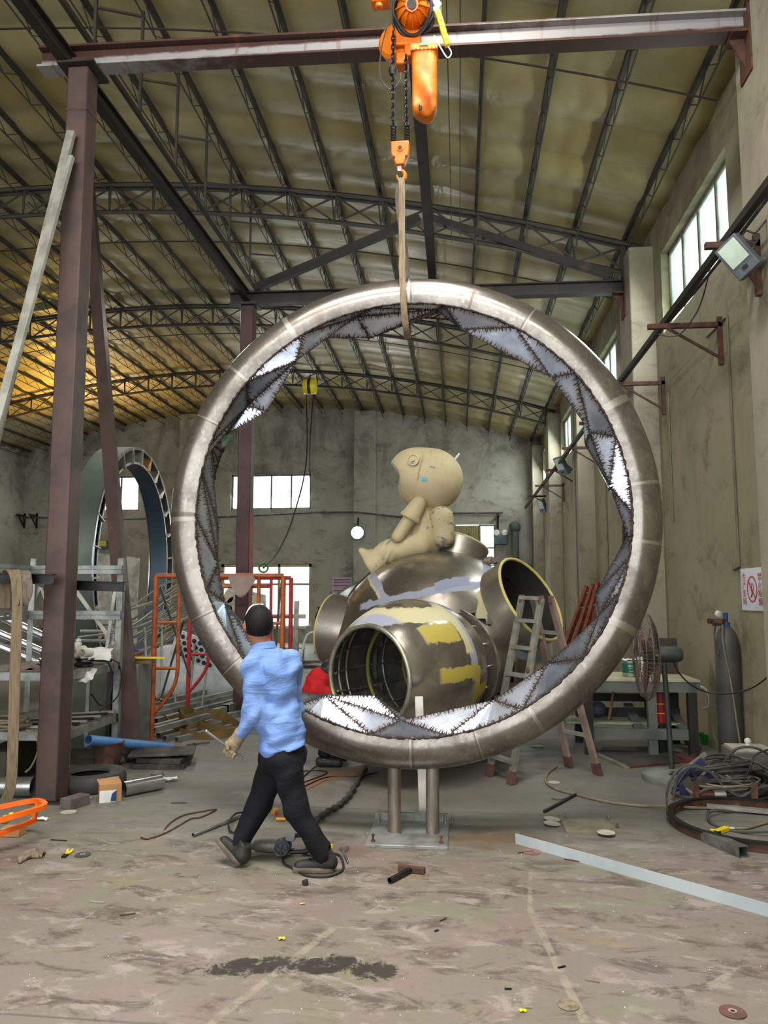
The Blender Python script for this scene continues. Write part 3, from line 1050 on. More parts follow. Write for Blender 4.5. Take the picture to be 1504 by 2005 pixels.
for px in (46, 70, 975):
    q = at(px, 1010, Y=25.9)
    one(MB().bar(q + V((0, .1, 0)), q + V((0, -.4, 0)), .06, .06).bar(q + V((0, .08, -.45)), q + V((0, .08, .1)), .06, .06).bar(q + V((0, -.35, 0)), q + V((0, .08, -.4)), .04, .04), 'wall_bracket', MT['blackm'],
        {46: 'black bracket under the cable run at the far corner of the end wall', 70: 'black bracket under the cable run next to the corner one', 975: 'black bracket under the cable run by the shuttered doorway'}[px], 'bracket', 'brackets on the end wall')
e = at(980, 1058, Y=25.85)
t = thing('emergency_light', 'twin-headed emergency light beside the bright doorway', 'emergency light', e)
MB().box(e, (.42, .12, .26)).build('battery_box', mat('blue_grey_box', (70, 92, 98), (60, 80, 86), 4, .5), t, bevel=.01)
for s in (-.13, .15):
    MB().lathe([(0, .06), (.09, .05), (.1, -.02), (.0, -.04)], e + V((s, -.02, .26)), (0, 1, 0), 14).build('lamp_head', MT['white'], t)
pa, pb = at(1008, 1032, Y=25.7), at(1014, 1200, Y=25.7)
one(MB().cyl(pa, (pa.x, pa.y, 0), .13, n=16).sphere(pa, .2, n=12), 'duct_pipe', mat('dark_grey_duct', (86, 88, 84), (70, 72, 70), 3, .6), 'dark upright duct with a round cap near the far corner', 'duct')
# paper notice on the end wall
nt0, nt1 = at(651, 1131, Y=25.97), at(689, 1178, Y=25.97)
t = thing('wall_notice', 'pale paper notice with rows of red lines beside the end wall pilaster', 'notice', ((nt0.x + nt1.x) / 2, 25.98, nt1.z))
MB().box2((nt0.x, 25.965, nt1.z), (nt1.x, 25.985, nt0.z)).build('sheet', mat('pale_lilac_sheet', (186, 178, 196), (172, 166, 182), 3, .6), t)
ln = MB()
H_ = nt0.z - nt1.z
for fr in (.08, .2, .33, .55, .68, .86):
    ln.box2((nt0.x + .03, 25.955, nt0.z - H_ * fr - .018), (nt1.x - .03, 25.966, nt0.z - H_ * fr + .018))
ln.build('red_rules', mat('red_print', (150, 60, 84), (140, 56, 78), 3, .6), t)
ln = MB()
for j in range(15):
    fr = .11 + j * .05
    ln.box2((nt0.x + .05, 25.957, nt0.z - H_ * fr - .006), (nt1.x - random.uniform(.05, .3), 25.966, nt0.z - H_ * fr + .006))
ln.build('text_rows', mat('grey_print', (120, 108, 140), (112, 100, 130), 3, .6), t)

# pale boarded panel against the end wall behind the shelving
one(MB().prism([at(120, 1075, Y=18), at(272, 1092, Y=18), at(268, 1180, Y=18), (at(268, 1215, Y=18).x, 18, 0.005), (at(120, 1215, Y=18).x, 18, 0.005)], (0, .06, 0)), 'plaster_board', mat('stained_white_board', (176, 172, 160), (140, 134, 122), 3, .7, c3=(110, 102, 90)),
    'large stained white board standing behind the storage rack', 'board')
# ------------------------------------------------------------------ the big hanging ring
RC = V((-.36, 5.59, 2.255))
RO, TA = 1.80, .165
RM = RO - TA


def rp(th, ph, a=TA, R=RM):
    """th round the ring from +X towards +Z; ph round the tube from the camera side towards the ring's inside"""
    rad = R - a * math.sin(ph)
    return V((RC.x + rad * math.cos(th), RC.y - a * math.cos(ph), RC.z + rad * math.sin(th)))


def ring_mat():
    nt = NT('brushed_stainless_ring')
    co = nt.coord()
    x, y, z = nt.xyz(co)
    zc = nt.math('SUBTRACT', z, RC.z)
    th = nt.n('Math', {'operation': 'ARCTAN2'}, _0=zc, _1=x).outputs[0]
    f = nt.noise(nt.coord((1, 1, 1)), 3.2, 8, .7, .4)
    g = nt.noise(co, 26, 5, .65)
    base = nt.mix(nt.ramp(f, .36, .66), lin((146, 140, 132)), lin((106, 100, 94)))
    base = nt.mix(nt.ramp(g, .52, .72, 0, .35), base, lin((196, 190, 182)))
    # segment to segment tone, joints and ground bands
    seg = nt.math('ADD', nt.math('MULTIPLY', nt.math('ADD', th, PI), 17 / (2 * PI)), nt.math('MULTIPLY', nt.math('SINE', nt.math('MULTIPLY', th, 5.0)), .28))
    cell = nt.n('TexWhiteNoise', {'noise_dimensions': '1D'}, W=nt.math('FLOOR', seg)).outputs[0]
    base = nt.mix(nt.ramp(cell, .1, .9, 0, .35), base, lin((104, 94, 86)))
    fr = nt.math('ABSOLUTE', nt.math('SUBTRACT', nt.math('FRACT', seg), .5))
    edge = nt.math('ADD', fr, nt.math('MULTIPLY', nt.math('SUBTRACT', g, .5), .02))
    band = nt.ramp(edge, .47, .477)
    light = nt.math('GREATER_THAN', cell, .45)
    base = nt.mix(nt.math('MULTIPLY', band, nt.ramp(f, .3, .6, .35, .8)), base, nt.mix(light, lin((92, 82, 74)), lin((166, 158, 148))))
    r = nt.math('ADD', nt.ramp(f, .3, .7, .2, .36), nt.math('MULTIPLY', band, .12))
    return nt.bsdf(base, r, .82, g, .05, .004)


ringt = thing('steel_ring', 'huge upright stainless tube ring with jagged faceted lining, hung from the orange hoist', 'ring sculpture', (RC.x, RC.y, 0))
NT_ = 160
mb = MB()
rings = []
PH0, PH1 = math.radians(26), math.radians(154)
for i in range(NT_):
    th = 2 * PI * i / NT_
    rings.append([rp(th, PH1 + (2 * PI - (PH1 - PH0)) * k / 22) for k in range(23)])
mb.quadstrip(rings, closed=True, ringclosed=False)
mb.build('tube', ring_mat(), ringt, ang=60)


def facet_mat():
    nt = NT('filmed_stainless_facets')
    at_ = nt.n('Attribute', {'attribute_name': 'edge'})
    s = nt.n('SeparateColor', Color=at_.outputs['Color'])
    d = nt.math('MINIMUM', nt.math('MINIMUM', s.outputs[0], s.outputs[1]), s.outputs[2])
    co = nt.coord()
    g = nt.noise(co, 38, 4, .6)
    f = nt.noise(co, 5, 6, .6)
    col = nt.mix(nt.ramp(f, .35, .65), lin((184, 191, 205)), lin((150, 158, 174)))
    tick = nt.ramp(nt.noise(co, 27, 3, .5), .5, .6)
    burn = nt.math('MULTIPLY', nt.ramp(d, .016, .004), tick)
    col = nt.mix(nt.ramp(d, .05, .0, 0, .6), col, lin((120, 92, 74)))
    col = nt.mix(burn, col, lin((28, 24, 22)))
    col = nt.mix(nt.ramp(d, .0045, .002), col, lin((34, 29, 26)))
    sp = nt.noise(co, 60, 3, .5)
    col = nt.mix(nt.math('MULTIPLY', nt.ramp(sp, .6, .66, 0, .6), nt.ramp(d, .05, .02)), col, lin((60, 52, 48)))
    return nt.bsdf(col, nt.math('ADD', nt.math('MULTIPLY', burn, .4), .2), .85, f, .1, .01)


# faceted lining: front weld line, jagged ridges, rear weld line
rnd = random.Random(11)
NP = 18
NF = 6
front = [rp(2 * PI * i / (NP * NF), PH0, TA * .995) for i in range(NP * NF)]
back = [rp(2 * PI * i / (NP * NF), PH1, TA * .995) for i in range(NP * NF)]
Aa, Bb = [], []
for i in range(NP):
    ta = 2 * PI * (i * NF + 2.5 + rnd.uniform(-1.9, 1.9)) / (NP * NF)
    ra = RM - TA * .35 - rnd.choice((-.03, .02, .07, .11, .14))
    Aa.append(V((RC.x + ra * math.cos(ta), RC.y - rnd.uniform(-.02, .1), RC.z + ra * math.sin(ta))))
    tb = 2 * PI * (i * NF + 5.5 + rnd.uniform(-2.1, 2.1)) / (NP * NF)
    rb = RM - TA * .35 - (rnd.uniform(-.05, .01) if i % 2 else rnd.uniform(.13, .25))
    Bb.append(V((RC.x + rb * math.cos(tb), RC.y + rnd.uniform(.0, .09), RC.z + rb * math.sin(tb))))
tris = []
F = lambda i: front[i % len(front)]
K = lambda i: back[i % len(back)]
for i in range(NP):
    j = (i + 1) % NP
    for k in range(NF):
        tris.append((F(i * NF + k), F(i * NF + k + 1), Aa[i]))
    tris.append((F(i * NF + NF), Aa[j], Aa[i]))
    tris.append((Aa[i], Aa[j], Bb[i]))
    tris.append((Aa[j], Bb[j], Bb[i]))
    for k in range(NF):
        tris.append((K(i * NF + k + 3), Bb[i], K(i * NF + k + 4)))
    tris.append((K(i * NF + NF + 3), Bb[i], Bb[j]))
vv, ff, ed = [], [], []
off = WL[ringt.name]
for t3 in tris:
    b0 = len(vv)
    vv += [p - off for p in t3]
    ff.append((b0, b0 + 1, b0 + 2))
    ar = (t3[1] - t3[0]).cross(t3[2] - t3[0]).length
    hs = [ar / max((t3[(q + 1) % 3] - t3[(q + 2) % 3]).length, 1e-6) for q in range(3)]
    ed += [(hs[0], 0, 0, 1), (0, hs[1], 0, 1), (0, 0, hs[2], 1)]
# the fans share one flat look: their inner seams get no burn marks
me = bpy.data.meshes.new('faceted_lining')
me.from_pydata(vv, [], ff)
ca = me.color_attributes.new('edge', 'FLOAT_COLOR', 'CORNER')
for i, e_ in enumerate(ed):
    ca.data[i].color = e_
n = 0
for i in range(NP):
    for k in range(NF):
        # keep only the outer rim of every fan burnt (front and back)
        for base_ in (n + k, n + NF + 3 + k):
            c = base_ * 3
            if base_ < n + NF + 3:
                rim, s1, s2 = 2, 1, 0
                ends = (k == 0, k == NF - 1)
                for q in range(3):
                    col = list(ca.data[c + q].color)
                    if not ends[0]:
                        col[1] = col[1] + .045
                    if not ends[1]:
                        col[0] = col[0] + .045
                    ca.data[c + q].color = col
    n += 2 * NF + 4
me.materials.append(facet_mat())
# scorch ticks left by the tack welds, square to the seams
SOOT = mat('weld_soot', (26, 23, 21), (16, 14, 13), 30, .7, bump=0)
bmt = bmesh.new()
bmt.from_mesh(me)
bmt.faces.ensure_lookup_table()
me_rt = random.Random(17)
nfan = 2 * NF + 4
for ti_, t3 in enumerate(tris):
    loc_ = ti_ % nfan
    nrm = (t3[1] - t3[0]).cross(t3[2] - t3[0])
    if nrm.length < 1e-9:
        continue
    nrm.normalize()
    cen3 = (t3[0] + t3[1] + t3[2]) / 3
    if nrm.dot(V((RC.x, RC.y - 1.2, RC.z)) - cen3) < 0:
        nrm = -nrm
    if loc_ < NF:
        es = [0] + ([2] if loc_ == 0 else []) + ([1] if loc_ == NF - 1 else [])
    elif loc_ < NF + 3:
        es = [0, 1, 2]
    else:
        es = [2] if loc_ < nfan - 1 else [0, 1, 2]
    for e0 in es:
        p, q = t3[e0], t3[(e0 + 1) % 3]
        opp = t3[(e0 + 2) % 3]
        L = (q - p).length
        if L < .02:
            continue
        d_ = (q - p) / L
        inn = opp - p
        inn = (inn - d_ * inn.dot(d_))
        hgt = inn.length
        if hgt < .01:
            continue
        inn.normalize()
        s = me_rt.uniform(.004, .016)
        while s < L - .004:
            ln = min(hgt * .45, me_rt.uniform(.012, .045))
            wd = me_rt.uniform(.004, .009)
            sk = me_rt.uniform(-.3, .3) * ln
            o3 = p + d_ * s + nrm * .0009 - off
            vs_ = [bmt.verts.new(o3 - d_ * wd), bmt.verts.new(o3 + d_ * wd), bmt.verts.new(o3 + inn * ln * .6 + d_ * (wd * .6 + sk * .6)), bmt.verts.new(o3 + inn * ln + d_ * sk)]
            f_ = bmt.faces.new(vs_)
            f_.material_index = 1
            s += me_rt.uniform(.012, .034)
bmt.to_mesh(me)
bmt.free()
me.materials.append(SOOT)
o = bpy.data.objects.new('faceted_lining', me)
COL.objects.link(o)
o.parent = ringt
WL[o.name] = off
BEAD = mat('burnt_weld_bead', (62, 50, 44), (30, 26, 24), 30, .5, .5, c3=(150, 110, 80), s3=24, lo3=.6, bump=.5)
rb_ = random.Random(3)
for line_ in (front, back):
    pts, rr = [], []
    m = len(line_)
    for i in range(m):
        a, b = line_[i], line_[(i + 1) % m]
        for q in range(5):
            pts.append(a + (b - a) * (q / 5) + V((rb_.uniform(-.003, .003), rb_.uniform(-.004, .002), rb_.uniform(-.003, .003))))
            rr.append(rb_.uniform(.004, .012))
    MB().tube(pts, rr, 6, closed=True).build('weld_bead', BEAD, ringt, ang=80)
# loose flap of sheet inside the ring
fl_ = MB()
for q in ((at(466, 824, Y=5.66), at(440, 838, Y=5.58), at(452, 866, Y=5.7)), (at(466, 824, Y=5.66), at(452, 866, Y=5.7), at(434, 878, Y=5.6), at(432, 842, Y=5.56))):
    fl_.prism(q, (0, .004, 0))
fl_.build('loose_flap', mat('greenish_steel_flap', (150, 178, 170), (96, 112, 108), 6, .3, .5), ringt)
# posts and base plate
POST = mat('dull_stainless_post', (148, 140, 128), (118, 108, 96), 5, .42, .6, c3=(104, 76, 44), lo3=.62, stretch=(3, 3, .6))
for px in (-.475, -.205):
    zt = RC.z - math.sqrt(RM ** 2 - (px - RC.x) ** 2) - .1
    MB().cyl((px, 5.6, .02), (px, 5.6, zt), .047, n=24).build('post', POST, ringt, ang=50)
MB().box2((-.435, 5.551, .02), (-.425, 5.56, .5)).build('rust_streak', MT['rust'], ringt)
MB().box2((-.645, 5.3, 0), (-.095, 5.9, .022)).build('base_plate', MT['galv'], ringt, bevel=.003)
MB().box2((-.64, 5.86, .022), (-.1, 5.9, .075)).build('rear_stop_bar', MT['galv'], ringt)
for x, y in ((-.60, 5.36), (-.14, 5.37), (-.61, 5.83), (-.12, 5.83), (-.07, 5.88)):
    MB().cyl((x, y, .015), (x, y, .035), .014, n=6).cyl((x, y, .035), (x, y, .075), .007, n=10).cyl((x, y, .06), (x, y, .07), .011, n=6).build('anchor_bolt', MT['rust'] if y < 5.5 else MT['galv'], ringt)

# flat steel bar leaning behind the ring
a = at(826, 1608, Z=0)
b = at(819, 1367, Y=6.02)
one(MB().bar((a.x + .01, 6.0, .0), (b.x, 6.12, b.z), .012, .062, (1, 0, 0)), 'flat_bar', mat('pale_flat_bar', (190, 186, 176), (160, 154, 144), 6, .4, .3),
    'pale flat steel bar standing upright behind the ring posts', 'bar')

# ------------------------------------------------------------------ hoist, hook block and sling
HY = 5.5
H = lambda px, py, dy=0.0: at(px, py, Y=HY + dy)
hz = thing('chain_hoist', 'orange electric chain hoist under the monorail with chain bag and twin chains', 'hoist', (-.33, HY, 5.4))
mc = H(809, 26)
ax = V((0, -.93, -.36))
pf = [(0, -.19), (.05, -.19), (.052, -.165), (.07, -.16), (.1, -.125), (.128, -.06), (.136, 0), (.136, .14), (.12, .17), (0, .17)]
MB().lathe([(r, -t) for r, t in pf], mc, ax, 32).build('motor_housing', MT['orange'], hz)
x_, y_, d_ = basis(ax)
fm = MB()
for i in range(12):
    a = 2 * PI * i / 12
    e_ = x_ * math.cos(a) + y_ * math.sin(a)
    fm.bar(mc + d_ * .178 + e_ * .05, mc + d_ * .1 + e_ * .122, .007, .026, d_)
fm.build('cooling_fins', MT['orange'], hz)
MB().cyl(mc + d_ * .188, mc + d_ * .2, .036, n=24).build('end_cap', MT['discgrey'], hz)
for i in range(4):
    a = .6 + 2 * PI * i / 4
    e_ = x_ * math.cos(a) + y_ * math.sin(a)
    q = mc + e_ * .112 + d_ * .075
    MB().cyl(q, q + d_ * .02, .008, n=6).build('bolt', MT['blackm'], hz)
cb = MB()
for i in range(4):
    rr = .142 + .008 * (i % 2)
    pts = [mc + d_ * (.075 - i * .022) + (x_ * math.cos(t) + y_ * math.sin(t)) * (rr + .014 * math.sin(3 * t + i)) + V((0, 0, -.022)) for t in np.linspace(0, 2 * PI, 28, endpoint=False)]
    cb.tube(pts, .0125, 7, closed=True)
cb.build('coiled_cable', MT['black'], hz)
gc = H(781, 92, .16)
MB().lathe([(0, -.06), (.1, -.06), (.135, -.045), (.14, 0), (.135, .09), (.11, .11), (0, .11)], gc, (-.35, -.93, -.1), 30).build('gear_case', MT['orange'], hz)
MB().box(H(800, 84, .1), (.2, .2, .17)).box(H(814, 104, .06), (.17, .1, .1)).box(H(788, 122, .08), (.1, .12, .1)).build('body', MT['orange'], hz, bevel=.012)
MB().box(H(745, 2, .1), (.14, .12, .08)).cyl(H(742, 8, .05), H(742, 16, .05), .03, n=12).build('trolley_motor', MT['orange'], hz, bevel=.01)
MB().box(H(790, -60, .05), (.34, .1, .26)).build('trolley_frame', MT['orange'], hz, bevel=.01)
# chain bag
bt, bb_ = H(831, 100), H(831, 228)


def bagf(p):
    c = np.array(bt + V((0, .02, 0)))
    q = p - c
    L = bt.z - bb_.z
    s = np.clip(-q[:, 2] / L, 0, 1)
    wx = .098 - .004 * s
    wy = .085
    cr = .02 * np.sin(q[:, 0] * 34 + q[:, 2] * 16) * np.clip(s - .3, 0, 1) * 2 + .01 * np.sin(q[:, 2] * 40 - q[:, 0] * 22) * np.clip(s - .5, 0, 1) * 2
    xx, yy = q[:, 0] / wx, (q[:, 1] + cr) / wy
    zc = np.clip((-q[:, 2] - (L - .085)) / .085, 0, 2)
    rad = (np.abs(xx) ** 4 + np.abs(yy) ** 4 + zc ** 3) ** .25 - 1
    return np.maximum(rad * .08, np.maximum(q[:, 2], -q[:, 2] - L))


blob(bagf, bb_ - V((.14, .16, .03)), bt + V((.14, .18, .03)), .011, 'chain_bag', MT['orange_bag'], hz, 50)
MB().box(bt + V((0, .02, -.012)), (.208, .185, .055)).build('bag_collar', MT['orange_bag'], hz, bevel=.004)
MB().box(bt + V((.0, -.076, 0)), (.06, .006, .022)).build('green_tag', mat('green_tag', (70, 140, 84), (60, 124, 74), 4, .5), hz)
bm_ = MB()
for i in range(7):
    bm_.sphere(bt + V((-.09 + i * .03, -.078, -.034)), .005, n=6)
bm_.build('rivets', MT['chrome'], hz)
hq = H(823, 210, -.085)
MB().sphere(hq, .022, (.7, .3, 1.2), 10).build('bag_hole', MT['blackm'], hz)


def chain(p, q, L=.052, r=.0058, w=.013):
    p, q = V(p), V(q)
    n = max(2, int((q - p).length / (L * .68)))
    mb = MB()
    for i in range(n):
        c = p + (q - p) * ((i + .5) / n)
        d = (q - p).normalized()
        x, y, d = basis(d)
        s = x if i % 2 else y
        s = (s + (y if i % 2 else x) * .25).normalized()
        pts = []
        for k in range(12):
            a = 2 * PI * k / 12
            pts.append(c + d * (math.sin(a) * L * .5 - (0)) + s * math.cos(a) * w)
        mb.tube(pts, r, 5, closed=True)
    return mb


cl0, cl1 = H(770, 62, -.02), H(770, 252, 0)
cr0, cr1 = H(795, 108, 0), H(797, 252, 0)
chain(cl0, cl1).build('load_chain', MT['blackm'], hz)
chain(cr0, cr1).build('load_chain', MT['blackm'], hz)
MB().lathe([(.014, 0), (.03, .004), (.032, .03), (.026, .04), (.024, .06), (.012, .062)], H(769, 133), (0, 0, -1), 14).build('chain_stopper', MT['black'], hz)
for a, b in ((H(770, 245), H(770, 280)), (H(797, 245), H(797, 280))):
    n_ = 60
    sp = [a + (b - a) * (i / n_) + V((math.cos(i * 2 * PI / 9) * .02, math.sin(i * 2 * PI / 9) * .02, 0)) for i in range(n_)]
    MB().tube(sp, .0048, 5).build('buffer_spring', MT['blackm'], hz)
MB().tube(crv([H(760, 45, .03), H(747, 95), H(745, 150), H(765, 175), H(783, 158), H(785, 142)], 8), .005, 6).build('control_lead', MT['cable'], hz)
# hook block
kb = H(784, 302)
hb = thing('hook_block', 'orange hook block on twin chains over the ring', 'hook block', (kb.x, HY, kb.z - .2))
s = 1 / 300.0 * 1.06
out = [(-20, 26), (20, 26), (20, -2), (12, -20), (9, -28), (-9, -28), (-12, -20), (-20, -2)]
MB().prism([kb + V((u * .00345, -.035, v * .00345)) for u, v in out], (0, .07, 0)).build('block_shell', MT['orange'], hb, bevel=.008)
MB().cyl(kb + V((0, -.034, .028)), kb + V((0, -.044, .028)), .026, n=20).build('pin_boss', MT['orange'], hb)
MB().cyl(kb + V((0, -.04, .028)), kb + V((0, -.052, .028)), .014, n=6).build('pin', MT['rust'], hb)
for sx in (-.046, .046):
    MB().cyl(kb + V((sx, -.036, -.042)), kb + V((sx, -.042, -.042)), .01, n=10).build('bolt', MT['blackm'], hb)
hk = [kb + V((0, 0, -.09)), kb + V((.002, 0, -.12)), kb + V((.03, 0, -.15)), kb + V((.034, 0, -.185)), kb + V((.012, 0, -.215)), kb + V((-.016, 0, -.2)), kb + V((-.026, 0, -.165))]
cc = crv(hk, 5)
MB().tube(cc, [.014 if i < 12 else .016 - .010 * max(0, (i - 18) / 12) for i in range(len(cc))], 10).build('hook', MT['orange'], hb)
MB().box(kb + V((-.006, -.016, -.125)), (.03, .006, .04), rz=.1).build('latch', MT['galv'], hb)
# sling: two falls of webbing, through the hook and under the ring tube
sl = thing('lifting_sling', 'beige webbing sling from the orange hook round the top of the ring', 'sling', (-.4, HY, 3.6))
hkp = kb + V((0.005, 0, -.2))
topz = RC.z + RO
fr_ = [hkp + V((0, -.02, 0)), hkp + V((.01, -.045, -.1)), V((-.40, 5.45, 4.4)), V((-.395, 5.415, 4.0)), V((-.388, 5.40, 3.86)), V((-.38, 5.42, 3.72)), V((-.372, 5.47, 3.63)), V((-.37, 5.58, 3.60))]
MB().ribbon(crv(fr_, 6), .046, .008, (1, .05, 0)).build('front_fall', MT['sling'], sl, ang=50)
bk_ = [hkp + V((0, .02, 0)), hkp + V((-.025, .03, -.1)), hkp + V((-.01, .05, -.3)), V((-.39, 5.70, 4.3)), V((-.385, 5.775, 4.0)), V((-.38, 5.775, 3.84)), V((-.375, 5.72, 3.66)), V((-.37, 5.58, 3.605))]
MB().ribbon(crv(bk_, 6), .046, .008, (1, -.35, 0)).build('rear_fall', MT['slingg'], sl, ang=50)
# yellow pendant in a plastic bag
yp0, yp1 = H(857, 22, -.08), H(877, 90, -.05)
t = thing('pendant_control', 'yellow push-button pendant tucked beside the hoist motor', 'pendant control', (yp1.x, HY - .06, yp1.z))
MB().bar(yp0, yp1, .05, .042, (1, 0, 0)).build('case', MT['yellow'], t, bevel=.008)
bt_ = MB()
for i in range(4):
    q = yp0 + (yp1 - yp0) * (.3 + .18 * i) + V((0, -.022, .004))
    MB().cyl(q, q + V((0, -.01, 0)), .011, n=12).build('button', MT['yellow'], t)
MB().tube(crv([yp1, H(884, 104, -.05), H(876, 113, -.05), H(862, 92, -.05), H(850, 70, -.04)], 6), .005, 6).build('wire_hanger', MT['white'], t)


def crump(c, r, k, seed):
    c = np.array(c)

    def f(p):
        q = p - c
        n_ = .18 * np.sin(q[:, 0] * k + seed) * np.cos(q[:, 2] * k * 1.2 + seed * 2) + .12 * np.sin(q[:, 1] * k * 1.6 + q[:, 0] * k * .8 + seed)
        return (np.linalg.norm(q / np.array(r), axis=1) - 1 - n_) * min(r)
    return f


wc = H(850, 12, -.03)
tbag = thing('plastic_bag', 'crumpled white plastic bag behind the yellow pendant', 'bag', (wc.x, wc.y, wc.z - .07))
blob(crump(wc, (.055, .05, .08), 60, 2), wc - V((.09, .09, .12)), wc + V((.09, .09, .12)), .008, 'film', MT['tarp'], tbag)
# ------------------------------------------------------------------ metal sphere sculpture
CC = V((-.26, 8.55, 1.0))
CRAD = 1.17


def patch_mat(name, seed, bands=(), rough=.3):
    """bare sheet steel with filler patches and primer swipes along its seams"""
    nt = NT(name)
    co = nt.coord()
    f = nt.noise(co, 2.6, 7, .65, .5)
    g = nt.noise(nt.coord((1, 1, 1), rot=(seed, seed * 2, 0)), 9, 6, .65, .3)
    base = nt.mix(nt.ramp(f, .25, .75), lin((188, 181, 170)), lin((140, 133, 124)))
    base = nt.mix(nt.ramp(g, .55, .75, 0, .35), base, lin((196, 186, 170)))
    met, met0 = None, .92
    rag = nt.math('MULTIPLY', nt.math('SUBTRACT', g, .5), .11)
    x, y, z = nt.xyz(co)
    mask_all = None
    for (nx, ny, nz, d0, w, (ux, uy, uz, lo, hi), colr) in bands:
        pl = nt.math('ADD', nt.math('ADD', nt.math('MULTIPLY', x, nx), nt.math('MULTIPLY', y, ny)), nt.math('ADD', nt.math('MULTIPLY', z, nz), -d0))
        al = nt.math('ADD', nt.math('ADD', nt.math('MULTIPLY', x, ux), nt.math('MULTIPLY', y, uy)), nt.math('MULTIPLY', z, uz))
        dist = nt.math('ADD', nt.math('ABSOLUTE', pl), rag)
        mk = nt.math('MULTIPLY', nt.ramp(dist, w + .006, w - .006), nt.math('MULTIPLY', nt.ramp(al, lo - .02, lo + .02), nt.ramp(al, hi + .02, hi - .02)))
        base = nt.mix(nt.math('MULTIPLY', mk, .92), base, lin(colr))
        mask_all = mk if mask_all is None else nt.math('MAXIMUM', mask_all, mk)
    if mask_all is None:
        return nt.bsdf(base, nt.ramp(f, .3, .7, rough - .06, rough + .12), met0, g, .03, .006)
    m_ = nt.math('MULTIPLY', nt.math('SUBTRACT', 1.0, mask_all), met0)
    r_ = nt.math('ADD', nt.ramp(f, .3, .7, rough - .06, rough + .12), nt.math('MULTIPLY', mask_all, .3))
    return nt.bsdf(base, r_, m_, g, .03, .006)


sc_ = thing('space_station_sculpture', 'bare metal sphere sculpture with round open ports, seen through the ring', 'sculpture', (CC.x, CC.y, 0))
# coordinates below are relative to the sphere's foot (object space)
LIL, YEL, CRM = (146, 150, 168), (170, 152, 48), (188, 180, 138)
Zc = CC.z
core_bands = [
    # seam running up and over from the front module to the top, in lilac primer then cream filler
    (.80, .0, .60, Zc * .60 - .03 + .0, .035, (.6, 0, -.8, -9, -.25), CRM),
    (.80, .0, .60, Zc * .60 - .0, .04, (.6, 0, -.8, -9, 9), LIL),
    (-.18, .1, 1.0, Zc + .62, .04, (1, 0, 0, -.75, .62), LIL),
    (-.25, .1, 1.0, Zc + .66, .055, (1, 0, 0, .02, .36), (128, 134, 160)),
    (.97, .0, -.12, .42 - Zc * .12, .045, (0, 0, 1, Zc - .1, Zc + 1.0), LIL),
    (.97, .0, -.12, .40 - Zc * .12, .055, (0, 0, 1, Zc + .36, Zc + .72), CRM),
    (.0, .2, 1.0, Zc + .1 - .17, .045, (1, 0, 0, .45, 1.2), LIL),
    (.0, .2, 1.0, Zc + .08 - .17, .06, (1, 0, 0, .62, .8), YEL),
]
prof = []
for i in range(65):
    a = -PI / 2 + PI * i / 64
    prof.append((CRAD * math.cos(a), max(CRAD * math.sin(a), -CC.z + .005)))
O = at(722, 1327, Y=6.62)
Nk = at(868, 1300, Y=7.55)
AX = (Nk - O).normalized()
pt = at(1040, 1172, Y=7.9)
pax = V((.70, -.50, .47)).normalized()
cs = MB().lathe(prof, CC, (0, 0, 1), 128)
kill = []
for f in cs.bm.faces:
    c_ = f.calc_center_median()
    for q_, ax_, rr_0, sgn in ((O, AX, .515, 1), (pt, -pax, .43, 1)):
        t_ = (c_ - q_).dot(ax_)
        if 0 < t_ < 1.6 and (c_ - q_ - ax_ * t_).length < rr_0 and (c_ - CC).dot(ax_) < 0:
            kill.append(f)
            break
bmesh.ops.delete(cs.bm, geom=kill, context='FACES')
cs.build('core_sphere', patch_mat('core_sheet_steel', .4, core_bands, .27), sc_, ang=50)
# raised seam under the figure
seam = [CC + V((math.cos(a) * .985 * CRAD, -.18, math.sin(a) * .985 * CRAD)) * 1.0 for a in np.linspace(math.radians(96), math.radians(150), 14)]
MB().tube(seam, .018, 6).build('weld_bead', BEAD, sc_)

# front module (barrel) with open mouth
O = at(722, 1327, Y=6.62)
Nk = at(868, 1300, Y=7.55)
AX = (Nk - O).normalized()
Lb = (Nk - O).length
pr = []
Rm, Ro, Rn = .645, .455, .5
for i in range(21):
    t = i / 20
    r = Ro + (Rn - Ro) * t + (Rm - (Ro + Rn) / 2) * math.sin(PI * t) ** .8
    pr.append((r, Lb * t))
inner = [(r - .03, t) for r, t in reversed(pr)]
xb, yb, _ = basis(AX)
rel = lambda v: v - V((CC.x, CC.y, 0))
mid = rel(O + AX * Lb * .5)
# bands on the barrel given in object space around its axis
side = AX.cross(V((0, 0, 1))).normalized()
upb = side.cross(AX).normalized()


def ringband(t, w, lo, hi, colr):
    p = rel(O + AX * Lb * t)
    return (AX.x, AX.y, AX.z, p.dot(AX), w, (upb.x, upb.y, upb.z, p.dot(upb) + lo, p.dot(upb) + hi), colr)


def axband(h, w, t0, t1, colr):
    p = rel(O)
    return (upb.x, upb.y, upb.z, p.dot(upb) + h, w, (AX.x, AX.y, AX.z, p.dot(AX) + Lb * t0, p.dot(AX) + Lb * t1), colr)


